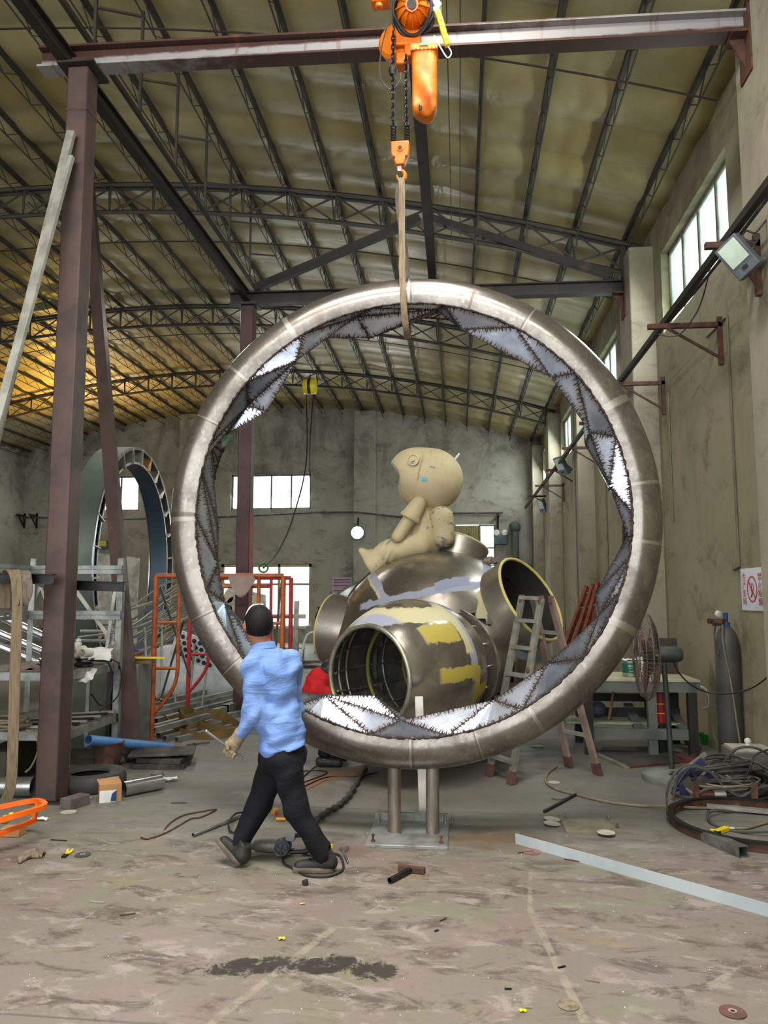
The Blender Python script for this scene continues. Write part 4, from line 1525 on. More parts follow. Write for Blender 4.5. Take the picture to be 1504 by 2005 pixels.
bar_bands = [
    ringband(.62, .06, -.05, 1.0, LIL), ringband(.58, .055, .18, .6, CRM), axband(.52, .06, .1, .6, CRM), axband(.36, .075, .18, .52, YEL),
    axband(.02, .06, .22, .66, YEL), ringband(.66, .05, -.42, .05, YEL), axband(-.16, .055, .62, 1.02, YEL), ringband(.64, .07, -.9, -.42, LIL), axband(.5, .05, 0.0, .12, LIL),
]
DKIN = mat('inner_sheet_steel', (128, 124, 114), (96, 93, 86), 5, .5, .5)
MB().lathe([(r - .004, t) for r, t in inner], O, AX, 64).build('inner_lining', DKIN, sc_, ang=50)
MB().lathe(pr + [(r, t) for r, t in inner[:1]], O, AX, 64).build('front_module_shell', patch_mat('module_sheet_steel', 1.3, bar_bands, .24), sc_, ang=50)
RIM = mat('ground_steel_rim', (176, 174, 160), (140, 138, 122), 7, .35, .7, c3=(170, 160, 84), s3=3, lo3=.52)
rim = MB().torus(O, AX, Ro - .012, .022, 56, 10).build('mouth_rim', RIM, sc_)
INN = mat('yellow_green_primer', (160, 152, 70), (130, 126, 62), 5, .5)
GRD = mat('frame_rod', (150, 150, 142), (112, 112, 106), 8, .4, .5)
for t, r in ((.48, .47), (.93, .43)):
    MB().torus(O + AX * Lb * t, AX, r, .017, 48, 8).build('frame_hoop', INN, sc_)
for a in (math.radians(205), math.radians(-50 + 180 - 15)):
    e_ = xb * math.cos(a) + yb * math.sin(a)
    MB().cyl(O + AX * .01 + e_ * .44, O + AX * Lb * .98 + e_ * .44, .017, n=10).build('frame_bar', INN, sc_)
gr_ = MB()
rin = lambda t: Ro + (Rn - Ro) * t + (Rm - (Ro + Rn) / 2) * math.sin(PI * t) ** .8 - .05
for k in range(18):
    a = 2 * PI * k / 18
    e_ = xb * math.cos(a) + yb * math.sin(a)
    gr_.tube([O + AX * Lb * t + e_ * rin(t) for t in np.linspace(.06, .96, 9)], .011, 6)
gr_.build('frame_grid', GRD, sc_)
gr_ = MB()
for t in (.15, .3, .62, .78):
    gr_.torus(O + AX * Lb * t, AX, rin(t), .011, 44, 6)
gr_.build('frame_grid', GRD, sc_)
nd_ = MB()
for t in (.15, .3, .62, .78):
    for k in range(18):
        a = 2 * PI * k / 18
        nd_.sphere(O + AX * Lb * t + (xb * math.cos(a) + yb * math.sin(a)) * (rin(t) - .008), .012, n=6)
nd_.build('grid_nuts', MT['chrome'], sc_)
for k, a in enumerate((math.radians(172), math.radians(196), math.radians(150), math.radians(220))):
    e_ = xb * math.cos(a) + yb * math.sin(a)
    q = O + AX * .06 + e_ * (Ro - .05)
    MB().sphere(q, .022, n=10).cyl(q, q + AX * .1, .012, n=8).build('clip', MT['chrome'], sc_)
# neck between module and sphere
MB().lathe([(Rn - .01, Lb - .01), (.43, Lb), (.43, Lb + .09), (.49, Lb + .1), (.54, Lb + .1), (.54, Lb + .14), (.5, Lb + .14), (.5, Lb + .5)], O, AX, 56).build('neck_flange', patch_mat('neck_steel', 2.2, (), .3), sc_, ang=40)
for k in range(14):
    a = 2 * PI * k / 14
    e_ = xb * math.cos(a) + yb * math.sin(a)
    q = O + AX * (Lb - .005) + e_ * .465
    MB().cyl(q, q + AX * .1, .009, n=6).build('neck_stud', MT['chrome'], sc_)


DKP = mat('dark_port_lining', (46, 45, 42), (34, 33, 31), 5, .7, .1)  # shade inside the ports put into the dark lining colour


def port(tip, axis, r, L, rimcol, name, skirt=True, depth=.6):
    axis = V(axis).normalized()
    base = tip - axis * L
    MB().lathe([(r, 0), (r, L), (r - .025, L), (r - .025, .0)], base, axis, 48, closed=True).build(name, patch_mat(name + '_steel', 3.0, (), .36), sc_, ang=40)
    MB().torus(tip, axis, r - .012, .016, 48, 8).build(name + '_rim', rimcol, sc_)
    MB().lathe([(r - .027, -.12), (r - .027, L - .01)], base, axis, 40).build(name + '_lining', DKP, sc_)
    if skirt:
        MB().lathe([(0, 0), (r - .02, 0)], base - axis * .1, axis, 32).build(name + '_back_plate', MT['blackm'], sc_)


YRIM = mat('cream_yellow_putty_rim', (206, 190, 116), (190, 172, 84), 7, .55)
pt = at(1040, 1172, Y=7.9)
pax = (pt - CC).normalized()
pax = V((.70, -.50, .47)).normalized()
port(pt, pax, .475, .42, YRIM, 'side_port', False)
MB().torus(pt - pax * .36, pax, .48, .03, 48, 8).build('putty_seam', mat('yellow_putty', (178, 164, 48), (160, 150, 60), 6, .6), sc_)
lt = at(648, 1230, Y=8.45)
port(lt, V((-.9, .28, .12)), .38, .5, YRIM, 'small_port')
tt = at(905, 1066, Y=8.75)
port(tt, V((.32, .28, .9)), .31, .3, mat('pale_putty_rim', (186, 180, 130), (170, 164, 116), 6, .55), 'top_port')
MB().lathe([(.3, 0), (.34, .12), (.32, .16)], at(700, 1190, Y=8.75), (-.5, .3, .75), 24, a0=0, a1=2.4).build('bent_lip', MT['steel'], sc_)
rg = at(960, 1098, Y=8.35)
t = thing('rag', 'brown crumpled rag lying on top of the round side port', 'rag', rg)
blob(crump(rg, (.075, .07, .045), 50, 4), rg - V((.12, .12, .09)), rg + V((.12, .12, .09)), .009, 'cloth', MT['rag'], t)

# ------------------------------------------------------------------ seated space figure
FY = 8.5
A_ = lambda px, py, d=0.0: np.array(at(px, py, Y=FY)) + np.array((0, d, 0))
S = 8.62 / 1500.0


def chip_mat(name, c, c2, chip, amt=.64):
    nt = NT(name)
    co = nt.coord()
    f = nt.noise(co, 2.4, 6, .6)
    g = nt.noise(co, 7.5, 5, .6, .3)
    g2 = nt.noise(nt.coord((1, 1, 1), rot=(1, 2, .5)), 21, 4, .6)
    col = nt.mix(nt.ramp(f, .35, .65), lin(c), lin(c2))
    col = nt.mix(nt.ramp(g, amt, amt + .02, 0, .8), col, lin(chip))
    col = nt.mix(nt.ramp(g2, .68, .72, 0, .6), col, lin((120, 112, 96)))
    return nt.bsdf(col, .62, 0, g2, .1, .006)


PUT = chip_mat('cream_putty_coat', (200, 184, 146), (184, 168, 130), (122, 122, 134))
fg = thing('astronaut_figure', 'cream space-suited figure with a big helmet sitting on the metal sphere', 'figure', V(A_(800, 1085)))
hc = A_(842, 940)
HR = .362


def helmet(p):
    d = dell(p, hc, (HR * 1.02, HR * .98, HR * .99))
    # hood drawn forward over the face opening
    d = smin(d, dell(p, A_(812, 931), (.30, .335, .31)), .06)
    py_ = 900 + (A_(800, 900)[2] - p[:, 2]) / (A_(800, 900)[2] - A_(800, 990)[2]) * 90
    edge = A_(787, 950)[0] - .14 * np.exp(-(np.maximum(py_ - 899, 0) / 22) ** 2)
    rim_ = np.abs(p[:, 0] - edge - .02) - .02
    d = d - .012 * np.clip(1 - rim_ / .012, 0, 1) * 0
    hollow = dell(p, hc + np.array((-.03, 0, 0)), (HR * .97, HR * .91, HR * .9))
    d = np.maximum(d, edge - p[:, 0])
    return np.maximum(d, -np.maximum(hollow, p[:, 0] - hc[0]))


blob(helmet, hc - .56, hc + .5, .012, 'helmet', PUT, fg, 40)
blob(lambda p: dell(p, A_(822, 950), (.24, .25, .275)), A_(822, 950) - .33, A_(822, 950) + .33, .013, 'face_shell', PUT, fg)
ec = V(A_(813, 911)) + V((0, -HR * .985, 0))
MB().lathe([(.066, 0), (.066, .022), (.05, .026), (.046, .014), (.022, .014), (.02, .03), (0, .032)], ec + V((0, .02, 0)), (-.15, -1, .1), 28).build('ear_disc', PUT, fg)
MB().tube([at(829, 882, Y=FY - HR * .86), at(826, 896, Y=FY - HR * .985), at(821, 916, Y=FY - HR * 1.0), at(816, 940, Y=FY - HR * 1.0)], .006, 5).build('crease', PUT, fg)
q = at(831, 938, Y=FY - HR * .97)
MB().box(q, (.055, .02, .034), rz=.05).build('blue_tape', mat('blue_tape', (70, 190, 226), (60, 176, 212), 4, .5), fg)
MB().cyl(at(884, 908, Y=FY - .05), at(900, 888, Y=FY - .05), .012, n=8).build('antenna_stub', MT['white'], fg)


def body(p):
    ds = [dell(p, A_(826, 1030), (.18, .22, .26)), dcap(p, A_(832, 1000), A_(836, 1062), .15, .18)]
    d = smins(ds, .08)
    for s in (-.13, .13):
        leg = dcap(p, A_(822, 1066, s), A_(762, 1082, s), .155, .12)
        shin = dcap(p, A_(768, 1080, s), A_(735, 1098, s), .125, .115)
        rib = .008 * np.sin((p[:, 0] - p[:, 2] * .5) * 105) * np.exp(-((p[:, 0] - A_(762, 0)[0]) / .07) ** 2)
        d = smin(d, smin(leg, shin, .05) + rib, .05)
    return d


blob(body, A_(700, 1140, -.45), A_(900, 960, .45), .015, 'body', PUT, fg)


def boots(p):
    d = None
    for s in (-.13, .13):
        b = smin(dcap(p, A_(742, 1096, s), A_(732, 1106, s), .125, .12), dcap(p, A_(738, 1105, s), A_(712, 1082, s), .1, .05), .06)
        sole = (p[:, 0] - A_(735, 1122)[0]) * -.86 + (p[:, 2] - A_(735, 1122)[2]) * -.5
        b = np.maximum(b, sole - .03)
        d = b if d is None else np.minimum(d, b)
    return d


blob(boots, A_(680, 1150, -.35), A_(775, 1060, .35), .013, 'boots', PUT, fg, 50)


def arm(s):
    def f(p):
        up = dcap(p, A_(822, 992, s), A_(806, 1018, s * 1.15), .085, .105)
        cuff = np.maximum(dcap(p, A_(818, 1000, s), A_(795, 1036, s * 1.15), .118, .118), 0 * p[:, 0] - 1)
        n_ = V(A_(805, 1022, 0) - A_(822, 992, 0)).normalized()
        al = (p - A_(806, 1018, s * 1.15)) @ np.array(n_)
        cuff = np.maximum(cuff, np.abs(al) - .022)
        fo = dcap(p, A_(806, 1020, s * 1.15), A_(783, 1054, s * 1.05), .075, .07)
        return smin(np.minimum(np.maximum(up, al - .0), cuff), fo, .012)
    return f


for s in (-.25, .25):
    blob(arm(s), A_(750, 1085, s - .16), A_(860, 960, s + .16), .012, 'arm', PUT, fg, 60)
blob(lambda p: dbox(p, A_(866, 1034, -.03), (.27, .44, .47), .13, M.Rotation(-.1, 3, 'Y')) + .006 * np.sin(p[:, 2] * 9), A_(825, 1098, -.33), A_(912, 975, .3), .015, 'backpack', chip_mat('cream_pack_coat', (192, 178, 142), (176, 162, 124), (104, 102, 100), .57), fg)
# ------------------------------------------------------------------ people
SKIN = mat('skin', (150, 104, 82), (138, 94, 74), 9, .55)
HAIR = mat('short_black_hair', (13, 11, 11), (8, 7, 7), 60, .65, bump=.3, spec=.25)


def cloth_mat(name, c, c2, s=3.0, bump=.5):
    nt = NT(name)
    co = nt.coord()
    f = nt.noise(co, s, 5, .6)
    wv = nt.noise(nt.coord((1, 1, 2.4), rot=(.3, .2, .2)), 6, 4, .55, .8)
    th = nt.noise(co, 260, 2)
    col = nt.mix(nt.ramp(f, .35, .65), lin(c), lin(c2))
    h = nt.math('ADD', wv, nt.math('MULTIPLY', th, .06))
    return nt.bsdf(col, .85, 0, h, bump, .035, .25)


SHIRT = cloth_mat('light_blue_shirt_cotton', (122, 152, 208), (102, 132, 188))
TROU = cloth_mat('black_work_trousers', (20, 20, 26), (14, 14, 18), bump=.35)
GLOVE = mat('dusty_work_glove', (150, 134, 108), (124, 108, 84), 30, .9, bump=.4)
SHOE = mat('dusty_black_shoe', (36, 34, 29), (24, 23, 20), 8, .6)
SOLE = mat('grey_shoe_sole', (112, 100, 80), (88, 78, 64), 8, .7)
PY = 4.88


def W(px, py, dy=0.0):
    return np.array(at(px, py, Y=PY + dy))


man = thing('person', 'man in light blue shirt and black trousers striding past the ring, back turned', 'person', (-1.12, PY, 0))
j = dict(hd=W(506, 1226), nk=W(517, 1268), ch=W(534, 1328), wa=W(550, 1420), hp=W(553, 1478),
         ls=W(494, 1302, -.09), rs=W(570, 1292, .08), le=W(495, 1396, -.13), lw=W(469, 1440, -.1),
         re=W(578, 1385, .16), rw=W(540, 1405, .3),
         lh=W(560, 1490, -.06), rh=W(540, 1488, .07), lk=W(580, 1585, -.06), rk=W(506, 1578, .07),
         la=W(634, 1672, -.05), ra=W(461, 1664, .05))
fdir = np.array((-.45, .89, 0))
sdir = np.array((.89, .45, 0))


def folds(p, amp, k=1.0):
    return amp * (np.sin(p[:, 2] * 48 * k + np.sin(p[:, 0] * 21) * 2.2 + p[:, 1] * 11) * .5 + np.sin(p[:, 2] * 27 * k - p[:, 0] * 34 + np.cos(p[:, 1] * 25)) * .5)


RB = np.stack([sdir, fdir, np.array((0, 0, 1.0))], 1)


def headf(p):
    h = j['hd']
    d = dell(p, h + np.array((0, 0, .02)), (.084, .1, .11), RB)
    jaw = dell(p, h + fdir * .03 - np.array((0, 0, .05)), (.058, .07, .07), RB)
    d = smin(d, jaw, .04)
    nose = dcap(p, h + fdir * .098 + np.array((0, 0, .012)), h + fdir * .118 - np.array((0, 0, .022)), .009, .015)
    d = smin(d, nose, .015)
    d = smin(d, dcap(p, h + fdir * .095 - np.array((0, 0, .055)) - sdir * .02, h + fdir * .095 - np.array((0, 0, .055)) + sdir * .02, .01), .012)
    for s in (-1, 1):
        d = smin(d, dell(p, h + sdir * s * .09 - fdir * .005 - np.array((0, 0, .005)), (.012, .021, .033), RB), .008)
        d = np.maximum(d, -dell(p, h + fdir * .105 + sdir * s * .032 + np.array((0, 0, .022)), (.016, .02, .01), RB))
    neck = dcap(p, h - np.array((0, 0, .05)) - fdir * .015, j['nk'] - np.array((0, 0, .04)), .056, .064)
    return smin(d, neck, .03)


def bodyf(p):
    d = headf(p)
    tor = smins([dcap(p, j['nk'], j['ch'], .05, .085), dcap(p, j['ch'], j['wa'], .085, .075), dcap(p, j['wa'], j['hp'], .075, .08)], .06)
    tor = smin(tor, dcap(p, j['ls'], j['rs'], .035), .04)
    d = smin(d, tor, .03)
    for a, b, c in (('ls', 'le', 'lw'), ('rs', 're', 'rw')):
        d = smin(d, smin(dcap(p, j[a], j[b], .045, .034), dcap(p, j[b], j[c], .036, .025), .02), .03)
    for a, b, c in (('lh', 'lk', 'la'), ('rh', 'rk', 'ra')):
        d = smin(d, smin(dcap(p, j[a], j[b], .07, .048), dcap(p, j[b], j[c], .046, .034), .02), .03)
    return d


bo = blob(bodyf, W(425, 1720, -.3), W(650, 1180, .5), .0085, 'body', SKIN, man)


def hairf(p):
    h = j['hd']
    d = dell(p, h + np.array((0, 0, .024)) - fdir * .006, (.092, .108, .116), RB)
    q = p - h
    fr = q @ fdir
    cut = np.maximum(fr - .045 + np.clip(-q[:, 2] - .0, 0, 1) * 1.1, -(q[:, 2] + .065 + np.clip(fr, -1, 1) * -.1))
    ear = np.minimum(dell(p, h + sdir * .095 - np.array((0, 0, .005)), (.03, .03, .04), RB), dell(p, h - sdir * .095 - np.array((0, 0, .005)), (.03, .03, .04), RB))
    return np.maximum(np.maximum(d, cut), -ear) + .0015 * np.sin(p[:, 0] * 300) * np.sin(p[:, 2] * 260)


blob(hairf, j['hd'] - .16, j['hd'] + .16, .006, 'hair', HAIR, man)
h = V(j['hd'])
sd, fd = V(sdir), V(fdir)
MB().tube(crv([h - sd * .086 + V((0, 0, -.0)), h - sd * .08 + V((0, 0, .07)), h - sd * .05 + V((0, 0, .125)), h - sd * .01 + V((0, 0, .137)), h + sd * .03 + V((0, 0, .137))], 6), .006, 6).build('mask_strap', MT['white'], man)


def shirtf(p):
    d = smins([dcap(p, j['nk'] - np.array((0, 0, .035)), j['ch'], .075, .128),
               dbox(p, j['ch'] + np.array((.0, 0, -.08)), (.315, .24, .46), .1, RB),
               dcap(p, j['wa'], W(555, 1462), .142, .152)], .08)
    d = smin(d, dcap(p, j['ls'], j['rs'], .07, .066), .06)
    hem = W(553, 1466)
    # shirt tail: lower at the back right, raised over the hip on the far side
    low = (p[:, 2] - hem[2]) - (p[:, 0] - hem[0]) * .34 + .0
    d = np.maximum(d, -low - .01)
    slv = None
    for a, b, c, r in (('ls', 'le', 'lw', 1), ('rs', 're', 'rw', 1)):
        q = smin(dcap(p, j[a], j[b], .066, .056), dcap(p, j[b], j[b] + (j[c] - j[b]) * .86, .056, .042), .03)
        slv = q if slv is None else np.minimum(slv, q)
    d = smin(d, slv, .011)
    # arm to body crease and neckline
    nkc = dcap(p, j['nk'] + np.array((0, 0, .0)), j['nk'] + np.array((-.01, .0, .2)), .062, .075)
    d = np.maximum(d, -nkc)
    for u, v_, w_, k_ in ((W(505, 1296, -.2), W(519, 1378, -.2), .02, .014), (W(519, 1378, -.2), W(514, 1440, -.18), .022, .01), (W(546, 1274, -.1), W(562, 1312, -.1), .012, .008), (W(562, 1312, -.1), W(585, 1390, -.05), .02, .007),
                         (W(520, 1445, -.1), W(600, 1425, -.05), .016, .007), (W(530, 1462, -.1), W(604, 1448, -.05), .016, .007), (W(540, 1405, -.1), W(600, 1392, -.05), .02, .006)):
        pl_ = np.array((u[0], 0, u[2])), np.array((v_[0], 0, v_[2]))
        d = d + k_ * np.exp(-(dcap(p * np.array((1, 0, 1)), pl_[0], pl_[1], 0) / w_) ** 2)
    return d + folds(p, .011)


blob(shirtf, W(425, 1500, -.33), W(640, 1255, .5), .0085, 'shirt', SHIRT, man)


def collar(p):
    c = j['nk'] + np.array((-.002, 0, .008))
    q = p - c
    ax_ = np.array((-.12, .1, .98))
    z = q @ ax_
    rad = np.linalg.norm(q - z[:, None] * ax_, axis=1)
    return np.maximum(np.abs(rad - .072 + z * .25) - .006, np.abs(z) - .024)


blob(collar, j['nk'] - .12, j['nk'] + .12, .006, 'collar', SHIRT, man)


def trouf(p):
    d = smins([dell(p, W(553, 1482), (.16, .125, .12), RB)], .05)
    for a, b, c, s in (('lh', 'lk', 'la', 0), ('rh', 'rk', 'ra', 1)):
        an = j[c] + (j[b] - j[c]) * .02
        th = dcap(p, j[a], j[b], .1, .074)
        kn = dcap(p, j[b], an, .074, .058)
        lg = smin(th, kn, .035)
        bag = .010 * np.exp(-(np.linalg.norm(p - (j[b] + (j[c] - j[b]) * .92), axis=1) / .09) ** 2)
        d = smin(d, lg - bag, .03)
        cutd = (p - j[c]) @ ((j[b] - j[c]) / np.linalg.norm(j[b] - j[c]))
        near = np.linalg.norm(p - j[c], axis=1) < .2
        d = np.where(near, np.maximum(d, -cutd - .035), d)
    d = np.maximum(d, p[:, 2] - W(0, 1448)[2])
    return d + folds(p, .0055, .8)


blob(trouf, W(425, 1715, -.3), W(665, 1435, .35), .0085, 'trousers', TROU, man)


def shoe(heel, toe, up, name):
    heel, toe, up = np.array(heel), np.array(toe), np.array(up, float)
    d = toe - heel
    L = np.linalg.norm(d)
    x = d / L
    up = up - x * (up @ x)
    up /= np.linalg.norm(up)
    s = np.cross(up, x)
    R_ = np.stack([x, s, up], 1)

    def upper(p):
        a = dcap(p, heel + up * .052 + x * .03, toe + up * .03 - x * .045, .043, .032)
        b = dcap(p, heel + up * .055 + x * .045, heel + up * .11 + x * .06, .04, .04)
        dd = smin(a, b, .035)
        q = (p - heel) @ up
        ws = np.abs((p - heel) @ s) - .046
        return np.maximum(np.maximum(smin(dd, dd, .01), .014 - q), q - .125)

    def sole(p):
        q = p - heel
        xx, ss, uu = q @ x, q @ s, q @ up
        wid = .042 + .008 * np.sin(np.clip(xx / L, 0, 1) * PI * 1.4)
        out = np.maximum(np.abs(ss) - wid, np.maximum(-xx + .006, xx - L + .004))
        rnd_ = np.maximum(np.hypot(np.clip(np.abs(ss), 0, 1), np.clip(xx - (L - .05), 0, 1)) - .05, np.hypot(ss, np.clip(.045 - xx, 0, 1)) - .048)
        return np.maximum(np.maximum(np.maximum(out, rnd_), np.abs(uu - .016) - .016), -1)
    c = (heel + toe) / 2
    u_ = blob(upper, c - .22, c + .22, .0065, name, SHOE, man)
    v_, q_ = snet(sole, c - .22, c + .22, .0065)
    off = np.array(WL[man.name])
    me = bpy.data.meshes.new('sole')
    me.from_pydata((v_ - off).tolist(), [], q_[:, ::-1].tolist())
    me.polygons.foreach_set('use_smooth', [True] * len(me.polygons))
    me.materials.append(SOLE)
    so = bpy.data.objects.new('sole', me)
    COL.objects.link(so)
    so.parent = u_
    lc = MB()
    for k in range(4):
        p = V(heel + x * (L * (.42 + .09 * k)) + up * (.1 - .014 * k))
        lc.tube([p + V(s) * -.022, p + V(up) * .006, p + V(s) * .022], .0035, 5)
    # laces belong to the shoe
    WL[u_.name] = WL[man.name]
    lc.build('laces', MT['black'], u_)
    return u_


gL = G(656, 1706)
shoe((gL.x, gL.y - .0, .001), (gL.x - .262, gL.y - .03, .001), (0, 0, 1), 'shoe')
gR = G(468, 1697)
shoe((gR.x + .02, gR.y, .004), (gR.x - .165, gR.y + .07, .13), (.35, 0, .94), 'shoe')

# gloved hand closed round a short bar
hp = j['lw']
hd_ = np.array(W(452, 1466, -.1))
fx = (hd_ - hp) / np.linalg.norm(hd_ - hp)
st0, st1 = W(404, 1432, -.13), W(472, 1482, -.085)
sx = (st1 - st0) / np.linalg.norm(st1 - st0)


def glovef(p):
    d = smin(dcap(p, hp - fx * .0, hp + fx * .05, .036, .036), dell(p, hp + fx * .075, (.043, .03, .05)), .03)
    cuff = np.maximum(dcap(p, hp - fx * .035, hp + fx * .02, .043, .037), -((p - hp) @ fx) - .03)
    d = smin(d, cuff, .015)
    nrm = np.cross(sx, np.array((0, 1.0, 0)))
    nrm /= np.linalg.norm(nrm)
    cen = hp + fx * .095
    lens_ = (.028, .034, .033, .026)
    for k in range(4):
        o_ = sx * (-.033 + .021 * k)
        a = cen + o_ + np.array((.0, .018, .01))
        b = a + np.array((-.012, -.004, -.03 - lens_[k] * .4))
        c = b + np.array((.004, -.034, -.006))
        e = c + np.array((.014, -.006, .024))
        for u, v_, r in ((a, b, .0115), (b, c, .0105), (c, e, .0095)):
            d = smin(d, dcap(p, u, v_, r, r * .95), .005)
    t0 = hp + fx * .045 - sx * .028
    t1 = t0 + np.array((-.022, -.03, -.02))
    t2 = t1 + np.array((.012, -.016, -.032))
    d = smin(d, smin(dcap(p, t0, t1, .014, .0125), dcap(p, t1, t2, .0125, .0105), .006), .008)
    return d


blob(glovef, hp - .15, hp + .19, .005, 'glove', GLOVE, man)


def handf(p):
    w0 = j['rw']
    d = smin(dcap(p, w0, w0 + np.array((-.05, .03, -.02)), .03, .038), dell(p, w0 + np.array((-.075, .04, -.03)), (.045, .03, .04)), .02)
    for k in range(4):
        a = w0 + np.array((-.1, .03 + .012 * k, -.02 - .017 * k))
        b = a + np.array((-.034, -.006, -.012))
        c = b + np.array((-.01, -.022, -.014))
        d = smin(d, smin(dcap(p, a, b, .0105), dcap(p, b, c, .0095), .004), .006)
    d = smin(d, dcap(p, w0 + np.array((-.05, .01, .01)), w0 + np.array((-.09, -.018, .004)), .012, .01), .008)
    return d


blob(handf, j['rw'] - .2, j['rw'] + .15, .006, 'glove', GLOVE, man)
one(MB().tube([V(st0), V(st1) + V(sx) * .02], .0085, 8).sphere(V(st0), .011, n=8), 'steel_rod', MT['steel'], 'short steel rod held in the gloved hand of the striding man', 'rod')

# ---- crouching welder behind the ring, beside the round module
WY = 7.75


def Q(px, py, dy=0.0):
    return np.array(at(px, py, Y=WY + dy))


wd = thing('person', 'person in a red top crouching behind the ring beside the round module', 'person', V((Q(628, 1350)[0], WY, 0)))
gz = 0.0
wj = dict(hp=Q(612, 1405), ch=Q(622, 1345), hd=Q(646, 1316), kn=Q(652, 1372, -.12), an=np.array((Q(640, 1400)[0], WY - .12, .08)),
          kn2=Q(655, 1375, .16), an2=np.array((Q(645, 1400)[0], WY + .16, .08)), el=Q(655, 1360, -.2), hn=Q(672, 1375, -.12))
wb0 = blob(lambda p: smins([dell(p, wj['hd'], (.085, .08, .105)), dcap(p, wj['hd'], wj['ch'], .055), dcap(p, wj['ch'], wj['hp'], .12, .12),
                            dcap(p, wj['hp'], wj['kn'], .07, .055), dcap(p, wj['kn'], wj['an'], .05, .04), dcap(p, wj['hp'], wj['kn2'], .07, .055), dcap(p, wj['kn2'], wj['an2'], .05, .04),
                            dcap(p, wj['ch'], wj['el'], .05, .04), dcap(p, wj['el'], wj['hn'], .038, .03),
                            dcap(p, wj['hn'], wj['hn'] + np.array((.08, 0, -.03)), .022, .012), dcap(p, wj['hn'], wj['hn'] + np.array((.07, -.03, -.0)), .02, .011)], .03),
           Q(560, 1500, -.4), Q(700, 1280, .4), .016, 'body', SKIN, wd)
blob(lambda p: smin(smin(dcap(p, wj['ch'] + np.array((.03, 0, .05)), wj['hp'] + np.array((-.02, 0, .02)), .15, .165), dcap(p, wj['ch'] + np.array((0, -.12, 0)), wj['el'], .07, .06), .04), dcap(p, wj['ch'] + np.array((0, .12, 0)), wj['el'] + np.array((0, .35, 0)), .07, .06), .04) + folds(p, .006),
     Q(555, 1470, -.45), Q(700, 1270, .5), .016, 'top', MT['redcloth'], wd)
blob(lambda p: smins([dcap(p, wj['hp'] - np.array((0, 0, .08)), wj['hp'], .16, .14), dcap(p, wj['hp'], wj['kn'], .105, .085), dcap(p, wj['kn'], wj['an'] + np.array((0, 0, .06)), .085, .065), dcap(p, wj['hp'], wj['kn2'], .105, .085), dcap(p, wj['kn2'], wj['an2'] + np.array((0, 0, .06)), .085, .065)], .03) + folds(p, .005),
     Q(560, 1510, -.4), Q(710, 1330, .45), .016, 'trousers', TROU, wd)
blob(lambda p: np.maximum(dell(p, wj['hd'] + np.array((0, 0, .015)), (.1, .095, .115)), -(p[:, 2] - wj['hd'][2] + .05)), wj['hd'] - .16, wj['hd'] + .16, .011, 'cap', MT['black'], wd)
MB().torus(wj['hd'] + np.array((0, 0, .03)), (.25, 0, 1), .098, .008, 26, 6).build('cap_band', MT['discgrey'], wd)
for a in (wj['an'], wj['an2']):
    blob(lambda p: np.maximum(dcap(p, a + np.array((-.04, 0, -.03)), a + np.array((.14, 0, -.04)), .05, .04), -p[:, 2] + .002), a - .2, a + .26, .012, 'shoe', SHOE, wd)

# ---- distant person bending, red shirt
DY = 13.4


def D(px, py, dy=0.0):
    return np.array(at(px, py, Y=DY + dy))


dm = thing('person', 'distant person in red shirt and blue jeans bending beyond the storage rack', 'person', V((D(165, 1320)[0], DY, 0)))
dj = dict(hp=D(166, 1262), ch=D(152, 1218), hd=D(132, 1226), kl=D(158, 1308, -.15), kr=D(170, 1308, .15), al=np.array((D(157, 1320)[0], DY - .15, .09)), ar=np.array((D(171, 1320)[0], DY + .15, .09)), el=D(140, 1246, -.2), hn=D(128, 1266, -.15))
blob(lambda p: smins([dell(p, dj['hd'], (.1, .085, .11)), dcap(p, dj['hd'], dj['ch'], .055), dcap(p, dj['ch'], dj['hp'], .13, .12), dcap(p, dj['hp'], dj['kl'], .075, .055), dcap(p, dj['kl'], dj['al'], .055, .04),
                      dcap(p, dj['hp'], dj['kr'], .075, .055), dcap(p, dj['kr'], dj['ar'], .055, .04), dcap(p, dj['ch'], dj['el'], .05, .04), dcap(p, dj['el'], dj['hn'], .04, .03), dcap(p, dj['hn'], dj['hn'] + np.array((-.06, 0, -.08)), .024, .014)], .03),
     D(100, 1370, -.4), D(200, 1190, .4), .022, 'body', SKIN, dm)
blob(lambda p: smin(dcap(p, dj['ch'] + np.array((-.02, 0, 0)), dj['hp'], .18, .165), dcap(p, dj['ch'] + np.array((0, -.15, 0)), dj['el'], .075, .065), .04) + folds(p, .008), D(110, 1300, -.45), D(200, 1180, .45), .022, 'shirt', MT['redcloth'], dm)
JEAN = cloth_mat('blue_denim', (58, 86, 130), (46, 70, 110))
blob(lambda p: smins([dcap(p, dj['hp'] - np.array((0, 0, .06)), dj['hp'], .15, .13), dcap(p, dj['hp'], dj['kl'], .1, .085), dcap(p, dj['kl'], dj['al'] + np.array((0, 0, .04)), .085, .07), dcap(p, dj['hp'], dj['kr'], .1, .085), dcap(p, dj['kr'], dj['ar'] + np.array((0, 0, .04)), .085, .07)], .03) + folds(p, .006),
     D(120, 1380, -.4), D(200, 1240, .4), .022, 'jeans', JEAN, dm)
blob(lambda p: np.maximum(dell(p, dj['hd'] + np.array((.01, 0, .015)), (.11, .095, .115)), -(p[:, 0] - dj['hd'][0] + .05)), dj['hd'] - .18, dj['hd'] + .18, .015, 'hair', HAIR, dm)
for a in (dj['al'], dj['ar']):
    blob(lambda p: np.maximum(dcap(p, a + np.array((.05, 0, -.035)), a + np.array((-.16, 0, -.045)), .055, .042), -p[:, 2] + .002), a - .26, a + .2, .015, 'shoe', SHOE, dm)
